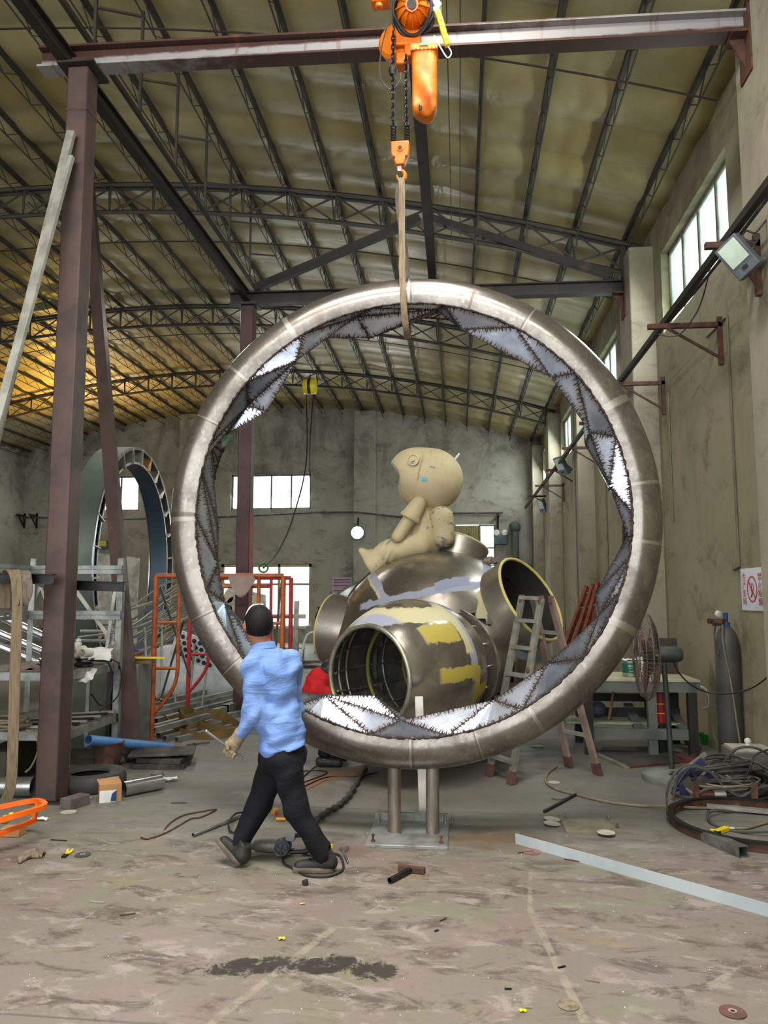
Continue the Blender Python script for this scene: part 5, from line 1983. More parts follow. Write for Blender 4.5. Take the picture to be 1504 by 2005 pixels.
# ------------------------------------------------------------------ storage rack and the things round it
RX0, RX1, RY0, RY1 = -4.42, -3.42, 6.5, 7.55
rk = thing('storage_rack', 'galvanised slotted-angle storage rack behind the nearest steel column', 'rack', (-3.92, 7.02, 0))
for x, y, f in ((RX0, RY0, 1), (RX1, RY0, -1), (RX0, RY1, 1), (RX1, RY1, -1)):
    MB().angle((x, y, 0), (x, y, 2.05), .06, .006, (0, -1 if y == RY0 else 1, 0), f).build('upright', MT['galv'], rk)
for z, nm in ((.49, 0), (1.0, 1)):
    f = MB()
    f.box2((RX0, RY0, z - .07), (RX1, RY0 + .03, z))
    f.box2((RX0, RY1 - .03, z - .07), (RX1, RY1, z))
    f.box2((RX1 - .03, RY0, z - .07), (RX1, RY1, z))
    f.box2((RX0, RY0, z - .07), (RX0 + .03, RY1, z))
    f.build('shelf_beam', MT['galv'], rk)
    MB().box2((RX0 + .02, RY0 + .02, z - .012), (RX1 - .02, RY1 - .02, z + .004)).build('shelf_board', mat('dusty_shelf_board', (126, 122, 108), (96, 92, 80), 6, .8), rk)
for z in (1.47, 1.93):
    f = MB()
    for dz in (0, .045):
        f.box2((RX0, RY1 - .035, z + dz - .04), (RX1, RY1, z + dz))
    f.build('beam', MT['galv'], rk)
    f = MB()
    for dz in (0, .045):
        f.box2((RX0, RY0 - .0, z + dz - .04), (RX0 + .035, RY1, z + dz))
    f.build('beam', MT['galv'], rk)
for a, b in (((-3.5, 1.78), (-2.98 - .6, 1.05)), ((-4.3, 1.75), (-4.05, 1.1)), ((-4.0, 1.78), (-4.15, 1.45))):
    MB().bar((a[0], RY1 + .02, a[1]), (b[0], RY1 + .02, b[1]), .035, .01).build('brace', MT['alu'], rk)
a, b = at(150, 1158, Y=7.6), at(224, 1262, Y=7.6)
MB().bar(a, b, .04, .012, (0, 1, 0)).build('brace', MT['alu'], rk)
a, b = at(78, 1150, Y=7.6), at(56, 1200, Y=7.6)
MB().bar(a, b, .035, .012, (0, 1, 0)).build('brace', MT['alu'], rk)
a, b = at(30, 1145, Y=7.6), at(-10, 1190, Y=7.6)
MB().bar(a, b, .035, .012, (0, 1, 0)).build('brace', MT['alu'], rk)
ib = lambda a, b, lb: one(MB().ibeam(a, b, .085, .075, .007, (0, 0, 1)), 'steel_i_beam', MT['blackm'], lb, 'beam', 'short I-beams at the nearest column', loc=(a + b) / 2)
ib(at(-60, 1131, Y=6.0), at(106, 1134, Y=6.0), 'short dark I-beam in front of the nearest column, webbing hung over it')
ib(at(140, 1146, Y=6.42), at(243, 1149, Y=6.42), 'short dark I-beam behind the nearest column, ending at the leaning channel')
# webbing slings hung on the left I-beam
s0 = [at(10, 1190, Y=6.08), at(14, 1130, Y=6.07), at(20, 1117, Y=6.0), at(30, 1126, Y=5.92), at(34, 1180, Y=5.9), at(30, 1300, Y=5.9), at(26, 1440, Y=5.9), at(22, 1530, Y=5.92), at(12, 1568, Y=5.95)]
one(MB().ribbon(crv(s0, 6), .085, .008, (1, .1, 0)), 'webbing_sling', MT['sling'], 'long beige webbing sling hanging from the short I-beam to the floor', 'sling')
s1 = [at(40, 1150, Y=6.08), at(42, 1122, Y=6.05), at(46, 1118, Y=6.0), at(52, 1128, Y=5.93), at(54, 1160, Y=5.92), at(44, 1180, Y=5.92), at(30, 1172, Y=5.92)]
one(MB().ribbon(crv(s1, 6), .075, .01, (1, .25, 0)), 'webbing_sling', MT['slingg'], 'short grey webbing loop folded over the short I-beam', 'sling')
one(MB().box(at(52, 1158, Y=6.05), (.035, .015, .2)), 'yellow_tag', MT['yellow'], 'yellow plastic tag hanging behind the grey webbing loop', 'tag')


def coil(c, R, n, r, squash=1.0, seed=1, h=.05):
    rr = random.Random(seed)
    pts = []
    c = V(c)
    for i in range(n * 16):
        a = 2 * PI * i / 16
        q = R * (1 + .12 * math.sin(a * .37 + seed) + rr.uniform(-.03, .03))
        pts.append(c + V((math.cos(a) * q, math.sin(a) * q * squash, h * (.5 + .5 * math.sin(a * .23 + seed)) + r)))
    return MB().tube(pts, r, 6)


one(coil((-3.7, 7.0, 1.006), .22, 6, .011, 1, 2, .06), 'cable_coil', MT['black'], 'black cable coil on the upper rack shelf beside the paper', 'cable coil')
one(coil((-3.62, 6.72, 1.006), .13, 5, .012, 1, 5, .09), 'cable_coil', MT['cable'], 'grey hose coil heaped on the upper rack shelf by the column', 'cable coil')
one(MB().tube(crv([(-3.5, 7.1, 1.06), (-3.4, 7.25, 1.02), (-3.38, 7.3, .8), (-3.42, 7.2, .62), (-3.46, 7.05, .75)], 8), .008, 6), 'loose_cable', MT['black'], 'loose black cable drooping off the upper rack shelf', 'cable')
one(MB().tube(crv([(-3.6, 7.35, 1.06), (-3.39, 7.45, 1.0), (-3.37, 7.44, .7), (-3.5, 7.3, .55)], 8), .007, 6), 'loose_cable', MT['black'], 'second black cable hanging by the far rack upright', 'cable')


def sheet(c, sx, sy, amp, seed, m, name, lb, cat, rz=0.0, tilt=0.0, n=14, thick=.004):
    rr = random.Random(seed)
    ph = [rr.uniform(0, 6) for _ in range(4)]
    R = M.Rotation(rz, 3, 'Z') @ M.Rotation(tilt, 3, 'X')
    c = V(c)
    top, faces = [], []
    for i in range(n + 1):
        for k in range(n + 1):
            u, v = i / n - .5, k / n - .5
            z = amp * (.6 * math.sin(u * 7 + ph[0]) * math.cos(v * 6 + ph[1]) + .4 * math.sin(u * 13 + v * 9 + ph[2]) + .8)
            top.append(c + R @ V((u * sx * (1 + .06 * math.sin(v * 8 + ph[3])), v * sy, z)))
    N = n + 1
    for i in range(n):
        for k in range(n):
            faces.append((i * N + k, (i + 1) * N + k, (i + 1) * N + k + 1, i * N + k + 1))
    mb = MB().mesh(top, faces)
    o = one(mb, name, m, lb, cat)
    s_ = o.modifiers.new('thick', 'SOLIDIFY')
    s_.thickness = thick
    return o


sheet(at(190, 1282, Y=7.15), .26, .2, .012, 3, MT['paper'], 'paper_sheet', 'white paper sheet propped on the cable coil on the upper rack shelf', 'paper', .3, .55, thick=.002)
sheet((-3.42, 6.86, .93), .14, .2, .02, 8, MT['paper'], 'cloth_piece', 'pale cloth corner hanging over the upper rack shelf edge', 'cloth', .2, .5)
sheet(at(56, 1308, Y=6.8) + V((0, 0, -.04)), .3, .3, .05, 5, MT['pinkrag'], 'rag', 'pinkish crumpled rag on the upper rack shelf near the webbing', 'rag', .4)
# cream plastic fittings
t = thing('pipe_fitting', 'cream plastic pipe fitting on the upper rack shelf', 'pipe fitting', at(153, 1290, Y=6.9))
c = at(154, 1278, Y=6.9)
MB().pipe(c + V((-.02, -.06, 0)), c + V((.03, .05, .01)), .055, .008).build('socket', mat('cream_plastic', (214, 208, 184), (200, 194, 168), 5, .5), t)
MB().pipe(c + V((.06, -.05, .0)), c + V((.09, .05, .0)), .042, .007).build('socket', MT['white'], t)
MB().sphere(c + V((-.01, 0, .075)), .034, n=14).cyl(c + V((-.01, 0, .03)), c + V((-.01, 0, .08)), .026).sphere(c + V((-.005, 0, .11)), .024, n=12).build('knob', MT['white'], t)
# lower shelf: rods, dark bars
for i in range(7):
    y = 6.6 + i * .12
    one(MB().bar((-4.2 + .05 * i, y, .508), (-3.46 + .01 * i, y + .1, .51 + .004 * i), .035, .022), 'steel_bar', MT['blackm'] if i % 2 else MT['alu'], 'short %s bar on the lower rack shelf' % ('dark' if i % 2 else 'pale'), 'bar', '%s bars on the lower rack shelf' % ('dark' if i % 2 else 'pale'))
for i in range(6):
    one(MB().hollow((-5.4, 6.4 + .11 * i, .56 + .075 * (i % 3)), (-4.45, 6.4 + .11 * i, .57 + .075 * (i % 3)), .09, .07, .004), 'square_tube', MT['galv'], 'long pale square tube stored beside the rack', 'tube', 'square tubes beside the rack')
for a, b, r, lb in (((-60, 1180), (84, 1245), .045, 'upper'), ((-60, 1215), (82, 1275), .04, 'middle'), ((-60, 1242), (84, 1300), .05, 'lower')):
    one(MB().pipe(at(*a, Y=7.9), at(*b, Y=8.15), r, .004), 'steel_pipe', MT['chrome'], lb + ' of the three shiny pipes slanting behind the rack', 'pipe', 'shiny pipes behind the rack')
one(coil((-4.0, 6.6, .5), .17, 6, .011, .9, 9, .08), 'cable_coil', MT['cablelt'], 'pale wire coil on the lower rack shelf', 'cable coil')
one(MB().tube(crv([at(52, 1430, Y=6.45), at(70, 1440, Y=6.43), at(74, 1470, Y=6.43), at(62, 1500, Y=6.43), at(50, 1512, Y=6.43)], 8), .009, 6), 'loose_cable', MT['cablelt'], 'pale wire end drooping below the lower rack shelf', 'cable')
one(MB().pipe(at(-40, 1540, Z=.085), at(66, 1540, Z=.085), .08, .005, 28), 'steel_pipe', MT['chrome'], 'thick bright steel pipe lying on the floor left of the nearest column', 'pipe')
one(MB().box2((-4.3, 6.6, .0), (-4.0, 7.1, .3)), 'wooden_crate', mat('dark_olive_crate', (58, 58, 44), (44, 44, 34), 6, .7), 'dark crate under the rack', 'crate', bevel=.01)

# tyre
ty = V(G(148, 1556)) + V((0, .24, 0))
t = thing('tyre', 'black rubber tyre lying flat behind the nearest column', 'tyre', (ty.x, ty.y, 0))
MB().lathe([(.17, .02), (.22, .0), (.29, .01), (.31, .05), (.31, .1), (.29, .14), (.22, .15), (.17, .13), (.165, .11), (.21, .11), (.25, .075), (.21, .04), (.165, .04)], (ty.x, ty.y, 0), (0, 0, 1), 44, closed=True).build('carcass', mat('worn_tyre_rubber', (62, 60, 58), (46, 45, 44), 8, .75), t)
# rusty bucket
bk = V(G(198, 1512)) + V((0, .12, 0))
t = thing('bucket', 'rusty bucket standing beneath the blue pipe', 'bucket', (bk.x, bk.y, 0))
MB().lathe([(0, .006), (.112, .0), (.148, .25), (.154, .252), (.154, .262), (.144, .262), (.108, .012), (0, .012)], (bk.x, bk.y, 0), (0, 0, 1), 36).build('pail', MT['rust'], t)
MB().tube([V((bk.x, bk.y, .25)) + V((.154 * math.cos(a), .154 * math.sin(a), .02 * math.sin(a))) for a in np.linspace(-.3, PI + .3, 18)], .004, 5).build('handle', MT['rust'], t)
# blue pipe resting on the bucket and black plates
one(MB().pipe(at(173, 1449, Y=7.0), G(333, 1464, .05), .047, .006, 28), 'plastic_pipe', MT['blue'], 'blue plastic pipe lying across the bucket towards the black plates', 'pipe')
# stacked black plates
c = V(G(310, 1505))
PL = mat('sooty_steel_plate', (66, 64, 60), (46, 45, 43), 6, .6, .3, c3=(98, 94, 86), lo3=.55)
for i, (dx, dy, sx, sy, z0, z1, rz, lb) in enumerate(((.0, .1, .5, .3, 0, .05, .1, 'lowest'), (.02, .12, .46, .3, .05, .1, -.06, 'middle'), (-.02, .16, .62, .4, .12, .14, .28, 'top, overhanging'))):
    one(MB().box((c.x + dx, c.y + dy, (z0 + z1) / 2), (sx, sy, z1 - z0 - .001), rz=rz), 'steel_plate', PL, 'sooty steel plate, %s of the stack by the blue pipe' % lb, 'plate', bevel=.003)
one(MB().box((c.x, c.y + .13, .11), (.2, .16, .0195)), 'spacer_block', PL, 'small dark block between the stacked sooty plates', 'block')
one(MB().sphere(G(308, 1522) + V((0, 0, .03)), .055, (1.2, .8, .55), 10).jitter(.006), 'stone', MT['concrete_bit'], 'grey stone lying before the sooty plates', 'stone')
# steel sleeve with plastic film
a, b = G(241, 1560) + V((0, 0, .062)), G(311, 1548) + V((0, .05, .062))
one(MB().pipe(a, b, .062, .004, 30), 'steel_sleeve', MT['chrome'], 'short shiny steel sleeve lying on the floor', 'pipe')
sheet(G(330, 1531) + V((0, 0, .02)), .15, .07, .012, 4, MT['tarp'], 'plastic_scrap', 'white plastic scrap at the end of the steel sleeve', 'scrap', .3)
# box and brick
bx = V(G(206, 1572)) + V((0, .08, 0))
t = thing('cardboard_box', 'small open cardboard box with a blue and white end', 'box', (bx.x, bx.y, 0))
R = M.Rotation(.5, 3, 'Z')
L_ = lambda x, y, z: V((bx.x, bx.y, 0)) + R @ V((x, y, z))
q = MB()
w_, d_, h_ = .085, .075, .14
for s in (-1, 1):
    q.box(L_(0, s * d_, h_ / 2 + .002), (2 * w_, .004, h_), R)
q.box(L_(-w_, 0, h_ / 2 + .002), (.004, 2 * d_, h_), R)
q.box(L_(0, 0, .003), (2 * w_, 2 * d_, .004), R)
q.build('carton', MT['card'], t)
MB().prism([L_(-w_, -d_, h_), L_(w_, -d_, h_), L_(w_ - .02, -d_ + .09, h_ + .04), L_(-w_ - .02, -d_ + .09, h_ + .03)], (0, 0, .004)).build('flap', MT['card'], t)
MB().box(L_(-.02, -d_ - .003, .05), (.13, .003, .095), R).build('white_label', MT['paper'], t)
MB().prism([L_(.0, -d_ - .006, .01), L_(.045, -d_ - .006, .01), L_(.045, -d_ - .006, .095), L_(.01, -d_ - .006, .07)], R @ V((0, -.002, 0))).build('blue_print', MT['bluep'], t)
br = V(G(138, 1584)) + V((0, .07, 0))
one(MB().box((br.x, br.y, .041), (.115, .2, .08), rz=-.35), 'brick', mat('grey_brick', (98, 90, 84), (82, 76, 70), 9, .85), 'grey brick standing at the foot of the nearest column', 'brick', bevel=.003)
# orange trolley frame
OF = mat('bright_orange_frame', (246, 106, 10), (230, 92, 6), 5, .4)
t = thing('bent_stand', 'bright orange bent steel frame at the near end of the hanging webbing', 'frame', G(30, 1640))
MB().ribbon(crv([at(-60, 1592, Y=5.3), at(0, 1580, Y=5.32), at(50, 1570, Y=5.35), at(72, 1568, Y=5.33), at(84, 1572, Y=5.25), at(84, 1580, Y=5.2), at(40, 1594, Y=5.02), at(-20, 1612, Y=4.92)], 5), .03, .035, (0, 0, 1)).build('top_loop', OF, t, ang=50)
MB().bar(at(70, 1580, Y=5.18), at(67, 1606, Y=5.18), .026, .026).bar(at(75, 1571, Y=5.31), at(74, 1580, Y=5.31), .03, .03).build('post', OF, t)
MB().bar(at(69, 1606, Y=5.18), at(-30, 1645, Y=4.85), .028, .028).build('lower_bar', OF, t)
one(MB().box(G(18, 1640) + V((0, .05, .03)), (.14, .1, .06)), 'wooden_block', MT['card'], 'wooden block under the bright orange frame', 'block', bevel=.006)
one(MB().sphere(G(10, 1612) + V((0, 0, .03)), .03, (1, 1, 1), 10).sphere(G(22, 1605) + V((0, 0, .03)), .025, n=10), 'yellow_ball', MT['yellow'], 'yellow plastic knob behind the bright orange frame', 'knob')

# grey cabinet
cb0, cb1 = V(G(241, 1480)), V(G(300, 1478))
cb0.x = -3.68
cb1.x = -3.43
cbx = thing('metal_cabinet', 'grey green sheet metal cabinet behind the leaning channel', 'cabinet', (cb0.x, cb0.y, 0))
MB().box2((cb0.x - .02, 8.02, 0), (cb1.x, 8.4, .93)).build('body', MT['cabinet'], cbx, bevel=.006)
MB().box2((cb0.x - .62, 8.2, 0), (cb0.x - .025, 8.6, .9)).build('side_unit', mat('olive_grey_paint', (92, 96, 82), (78, 82, 70), 3, .55), cbx, bevel=.006)
MB().box2((cb0.x - .08, 8.0, .0), (cb0.x - .03, 8.04, .95)).build('door_edge', mat('dark_door_edge', (60, 52, 44), (48, 42, 36), 4, .6), cbx)
MB().box2((cb0.x - .4, 8.185, .03), (cb0.x - .36, 8.2, .9)).build('pale_strip', MT['alu'], cbx)
zt = .93
one(MB().lathe([(0, 0), (.042, 0), (.044, .01), (.044, .1), (.036, .115), (.0, .115)], (cb0.x + .12, 8.25, zt), (0, 0, 1), 20), 'bottle', mat('amber_bottle', (150, 76, 20), (120, 56, 14), 4, .25), 'amber bottle on top of the metal cabinet', 'bottle')
bo_ = [o for o in bpy.data.objects if o.name.startswith('bottle')][-1]
one_ = MB().lathe([(.03, .115), (.034, .12), (.034, .145), (.018, .15), (.014, .18), (0, .18)], (cb0.x + .12, 8.25, zt), (0, 0, 1), 16).build('cap', mat('purple_cap', (92, 76, 150), (80, 66, 134), 4, .4), bo_)
one(MB().lathe([(0, .0), (.05, 0), (.06, .13), (.056, .13), (.047, .008), (0, .008)], (cb0.x + .06, 8.12, zt), (0, 0, 1), 22), 'plastic_cup', MT['white'], 'white plastic cup in front of the amber bottle', 'cup')
one(MB().box((cb0.x - .12, 8.4, .93), (.14, .14, .09)).box((cb0.x - .12, 8.4, .99), (.12, .12, .03)), 'cardboard_carton', MT['card'], 'small cardboard carton behind the white cup', 'box', bevel=.003)
one(MB().bar((cb0.x + .12, 8.1, zt + .07), (cb0.x + .5, 8.15, zt + .066), .02, .02), 'spirit_level', MT['yellow'], 'yellow spirit level on the cabinet top sticking out past the scaffold', 'level')
one(MB().box((cb0.x + .2, 8.2, zt + .03), (.3, .14, .055)), 'timber_block', mat('dusty_timber', (140, 118, 88), (116, 96, 72), 6, .8), 'dusty timber offcut under the spirit level', 'block')


# scaffold frames
def scaffold(x0, x1, y, h, m, label, flip=1):
    t = thing('scaffold', label, 'scaffold', ((x0 + x1) / 2, y, 0))
    q = lambda x, z: (x, y, z)
    MB().tube([q(x0, .01), q(x0, h)], .03, 12).build('post', m, t)
    MB().tube([q(x1, .01), q(x1, h)], .03, 12).build('post', m, t)
    MB().tube([q(x0, h), q(x1, h)], .027, 12).build('top_bar', m, t)
    MB().tube([q(x0 + .28, h - .12), q(x1 - .28, h - .12)], .02, 10).build('second_bar', m, t)
    for s, x in ((1, x0), (-1, x1)):
        xi = x + s * .28
        MB().tube(crv([q(xi, h), q(xi, h * .8), q(xi, h * .6), q(xi, h * .42), q(xi - s * .05, h * .33), q(xi - s * .15, h * .25), q(x + s * .01, h * .18)], 6), .022, 10).build('inner_post', m, t)
        for z in (.45, .72):
            MB().tube([q(x, h * z), q(xi, h * z)], .018, 8).build('rung', m, t)
    return t


sa, sb = at(306, 1128, Y=8.5), at(555, 1133, Y=8.5)
scaffold(sa.x, sb.x, 8.5, sa.z, MT['scaf'], 'orange steel scaffold frame standing just behind the ring')
sc2 = at(371, 1250, Y=10.4).x
scaffold(sc2, sc2 + 1.42, 10.4, 1.9, MT['redscaf'], 'red steel scaffold frame standing farther behind the orange one')
for a, b, lb in (((314, 1150), (372, 1325), 'first thin scaffold brace'), ((360, 1215), (316, 1365), 'second thin scaffold brace')):
    one(MB().tube([at(*a, Y=8.62), at(*b, Y=9.6)], .014, 8), 'scaffold_brace', MT['steel'], lb + ', crossing beside the orange scaffold', 'brace')
one(MB().tube([at(444, 1155, Y=8.7) if False else at(549, 1148, Y=9.0), G(530, 1398)], .014, 8), 'scaffold_brace', MT['alu'], 'thin pale brace leaning inside the rear leg of the orange scaffold', 'brace')
# leather sheet over the top bar
ls = []
for i in range(13):
    u = i / 12
    row = []
    for k in range(9):
        v = k / 8
        x = at(446 + 50 * v, 1130, Y=8.45).x
        z = at(470, 1124 + 4 * v, Y=8.45).z - u * (.02 + .24 * math.sin(PI * min(1, .15 + v * .8)) ** 1.2)
        row.append(V((x + .05 * u * u, 8.44 - .06 * u - .03 * math.sin(v * 3), z + .03 * math.sin(u * 3))))
    ls.append(row)
mb = MB().quadstrip(ls, caps=False, ringclosed=False)
o = one(mb, 'leather_sheet', mat('grey_brown_leather', (150, 128, 116), (132, 112, 102), 4, .7), 'grey brown leather sheet thrown over the orange scaffold top bar', 'sheet')
sdm = o.modifiers.new('thick', 'SOLIDIFY')
sdm.thickness = .005

# large grey arch ring farther back
ac = at(248, 1045, Y=13.2)
ar = thing('grey_ring', 'large grey sheet metal ring standing edgewise beside the storage rack', 'ring sculpture', (ac.x, 13.2, 0))
Ra, Rb_ = 2.13, 1.83
rot = M.Rotation(math.radians(95), 3, 'Z')
cen = V((ac.x, 13.2, Ra + .03))


def rr_(r, a, w):
    return cen + rot @ V((r * math.cos(a), w, r * math.sin(a)))


def band(prof, name, m, a0=0.0, a1=2 * PI, n=84):
    full = abs(a1 - a0 - 2 * PI) < 1e-6
    rings = [[rr_(r, a0 + (a1 - a0) * i / n, w_) for r, w_ in prof] for i in range(n if full else n + 1)]
    MB().quadstrip(rings, closed=full, caps=True, ringclosed=True).build(name, m, ar, ang=35)


AG = mat('grey_green_sheet', (98, 108, 98), (82, 92, 84), 1.6, .5, .3)
AB = mat('blue_grey_inner_sheet', (66, 84, 98), (54, 70, 84), 1.2, .45, .3)
band([(Ra, -.24), (Ra, .24), (Ra - .012, .24), (Ra - .012, -.24)], 'outer_skin', AG)
band([(Rb_, -.2), (Rb_ + .012, -.2), (Rb_ + .012, .12), (Rb_, .12)], 'inner_skin', AB)
for w_ in (-.235, .235):
    band([(Ra, w_ - .008), (Ra, w_ + .008), (Ra - .05, w_ + .008), (Ra - .05, w_ - .008)], 'edge_flange', MT['chrome'])
for w_ in (-.2,):
    band([(Rb_ + .04, w_ - .006), (Rb_ + .04, w_ + .006), (Rb_, w_ + .006), (Rb_, w_ - .006)], 'inner_flange', MT['alu'])
for i in range(26):
    a = 2 * PI * (i + .5) / 26
    MB().bar(rr_(Rb_ + .01, a, -.1), rr_(Ra - .01, a, -.1), .3, .02, (rr_(Ra, a + .1, 0) - rr_(Ra, a, 0))).build('rib', MT['card'] if i % 5 == 0 else MT['alu'], ar)

# stainless tube scrap heap and white film
rr2 = random.Random(21)
for i in range(16):
    Y = 11.2 + rr2.uniform(-.6, 1.2)
    y0 = 1195 + i * 7 + rr2.uniform(-6, 6)
    pts = [at(150 + rr2.uniform(-20, 20), y0 + 10, Y=Y), at(250, y0 + rr2.uniform(-12, 6), Y=Y + .2), at(330, y0 - 25 - rr2.uniform(0, 40), Y=Y + .4), at(400 + rr2.uniform(-40, 40), y0 - 60 - rr2.uniform(0, 55), Y=Y + .7)]
    one(MB().tube(crv(pts, 7), rr2.choice((.016, .02, .026)), 8), 'bent_tube', MT['chrome'], 'bent shiny stainless tube in the scrap heap beyond the scaffolds', 'tube', 'bent stainless tubes in the heap')
for i in range(7):
    a = at(240 + i * 26, 1330 - i * 3, Y=10.9)
    a.z = .01
    b = at(215 + i * 34, 1200 + (i % 3) * 14, Y=11.5)
    one(MB().tube([a, b], .018, 8), 'prop_tube', MT['alu'], 'straight grey tube propping the heap of bent tubes', 'tube', 'props in the tube heap')


def tarpf(p):
    c = np.array(at(380, 1330, Y=12.6))
    q = p - c
    n_ = .22 * np.sin(q[:, 0] * 3.1 + 1) + .12 * np.sin(q[:, 0] * 7.7 + q[:, 1] * 4) + .08 * np.sin(q[:, 1] * 9 + q[:, 2] * 7)
    return (np.linalg.norm(q / np.array((1.2, .55, .62)), axis=1) - 1 - n_ * .5) * .5


tc = at(380, 1330, Y=12.6)
tp = thing('plastic_sheeting', 'heap of white plastic sheeting beyond the scaffold frames', 'plastic sheeting', (tc.x, tc.y, 0))
blob(lambda p: np.maximum(tarpf(p), .01 - p[:, 2]), (tc.x - 1.9, tc.y - 1, -.02), (tc.x + 1.9, tc.y + 1, 1.5), .045, 'film', MT['tarp'], tp)
# perforated sheets
HEX = mat('dark_blue_cells', (50, 50, 84), (36, 36, 60), 3, .5)
p0 = at(352, 1245, Y=10.85)
t = thing('honeycomb_panel', 'white honeycomb panel with dark cells leaning on the plastic sheeting', 'panel', (p0.x, p0.y, p0.z - .5))
R = M.Rotation(.35, 3, 'Y') @ M.Rotation(.25, 3, 'X')
base = at(382, 1272, Y=11.4)
MB().box(base, (.72, .02, .42), R).build('sheet', MT['white'], t)
for r in range(4):
    for k in range(7):
        c = base + R @ V((-.28 + k * .095 + (r % 2) * .045, -.014, -.14 + r * .09))
        d = R @ V((0, -1, 0))
        MB().cyl(c, c + d * .004, .038, n=6).build('cell', HEX, t)
p0 = at(440, 1165, Y=14)
t = thing('punched_plate', 'grey punched steel plate with round holes standing past the scaffold', 'plate', (p0.x + .3, 14, 0))
pl = MB()
pc = at(468, 1200, Y=14)
pl.prism([at(440, 1160, Y=14), at(450, 1148, Y=14), at(520, 1165, Y=14), (at(522, 1330, Y=14).x, 14, .004), (at(440, 1330, Y=14).x, 14, .004)], (0, .03, 0))
pl.build('plate', MT['steel'], t)
for px, py, r in ((447, 1170, .1), (458, 1182, .13), (448, 1192, .07), (500, 1182, .16), (470, 1215, .08)):
    c = at(px, py, Y=13.99)
    MB().cyl(c, c + V((0, -.008, 0)), r, n=20).build('hole', mat('hole_backing', (196, 184, 150), (170, 158, 126), 5, .6), t)

# bundles of steel tube on the floor
rr3 = random.Random(8)
STK = [((310, 1440), (430, 1408), .06, 0), ((322, 1446), (455, 1412), .06, 0), ((345, 1448), (470, 1418), .055, 0), ((300, 1425), (440, 1388), .07, .06), ((305, 1412), (470, 1370), .07, .06), ((300, 1400), (500, 1352), .06, .05),
       ((310, 1388), (470, 1352), .06, .1), ((318, 1375), (440, 1345), .07, .1), ((300, 1430), (420, 1398), .06, .12), ((330, 1405), (520, 1362), .06, 0), ((350, 1420), (535, 1384), .07, 0), ((300, 1368), (400, 1338), .09, .05), ((318, 1352), (418, 1330), .09, .03)]
for i, (a, b, s, z) in enumerate(STK):
    A, B = G(*a, z=z + s / 2 + .002), G(*b, z=z + s / 2 + .002)
    if i in (11, 12):
        one(MB().pipe(A, B, s * .6, .004), 'round_pipe', MT['alu'], '%s grey round pipe on the tube pile by the red scaffold' % ('nearer' if i == 11 else 'farther'), 'pipe')
    else:
        one(MB().hollow(A, B, s, s, .004), 'square_tube', MT['galv'] if i % 3 else MT['alu'], 'galvanised square tube in the pile beside the scaffold foot', 'tube', 'square tubes piled by the scaffold')
A, B = G(442, 1388, z=.06), G(475, 1378, z=.06)
one(MB().hollow(A, B, .12, .12, .006), 'square_tube', MT['galv'], 'short thick galvanised box section at the foot of the rear column', 'tube')
# brown webbing heap
wp = [G(318, 1405, .1), G(345, 1432, .05), G(390, 1444, .02), G(440, 1440, .03), G(470, 1428, .03), G(440, 1404, .12), G(418, 1398, .17), G(385, 1404, .14), G(362, 1410, .16), G(352, 1398, .2), G(362, 1392, .23), G(378, 1398, .16), G(388, 1420, .08), G(430, 1430, .06), G(468, 1432, .05)]
t = one(MB().ribbon(crv(wp, 7), .12, .01, [V((.15 * math.sin(i * .2), .25, 1)) for i in range(99)][:len(crv(wp, 7))]), 'webbing_heap', MT['slingb'], 'heap of loosely folded brown webbing on the floor behind the striding man', 'webbing')
wp = [G(312, 1422, .05), G(340, 1408, .1), G(372, 1402, .12), G(400, 1412, .1), G(372, 1426, .07), G(336, 1430, .04)]
one(MB().ribbon(crv(wp, 7), .11, .01, V((.2, .4, 1))), 'webbing_strap', MT['slingb'], 'short brown webbing loop against the folded heap', 'webbing')
one(MB().bar(G(430, 1420, .015), G(462, 1412, .015), .09, .03), 'broken_brick', mat('red_clay', (150, 90, 60), (124, 72, 50), 6, .85), 'broken reddish brick at the end of the brown webbing', 'brick')
one(MB().bar(G(366, 1458, .012), G(410, 1453, .012), .035, .02).bar(G(380, 1455, .022), G(385, 1457, .022), .02, .02), 'hand_tool', MT['steel'], 'steel hand tool on the floor before the brown webbing', 'tool')

# yellow chain hoist on the far truss
yh = at(607, 757, Y=20.3)
t = thing('hand_chain_hoist', 'small yellow hand chain hoist hung from the farthest truss', 'hoist', yh)
MB().lathe([(.0, -.18), (.2, -.17), (.22, -.1), (.22, .1), (.2, .17), (0, .18)], yh, (1, 0, 0), 20).build('body', MT['yellow'], t)
MB().lathe([(.23, -.04), (.235, .0), (.23, .04)], yh, (1, 0, 0), 20).build('black_band', MT['black'], t)
MB().cyl(yh + V((0, 0, .2)), (yh.x, yh.y, roofz(yh.x) - .3), .02, n=6).build('top_hook', MT['blackm'], t)
ke = at(516, 1112, Y=12.0)
km = [yh + V((-.1, 0, -.2)), at(600, 900, Y=17.5), at(575, 1010, Y=15), at(545, 1080, Y=13), ke]
MB().tube(crv(km, 8), .016, 5).build('hanging_chain', MT['blackm'], t)
MB().tube([yh + V((.1, 0, -.2)), at(607, 860, Y=20.2), at(607, 935, Y=20.2)], .016, 5).build('hanging_chain', MT['blackm'], t)
MB().torus(ke, (.2, -1, 0), .07, .016, 20, 6).build('lifting_eye', MT['green'], t)

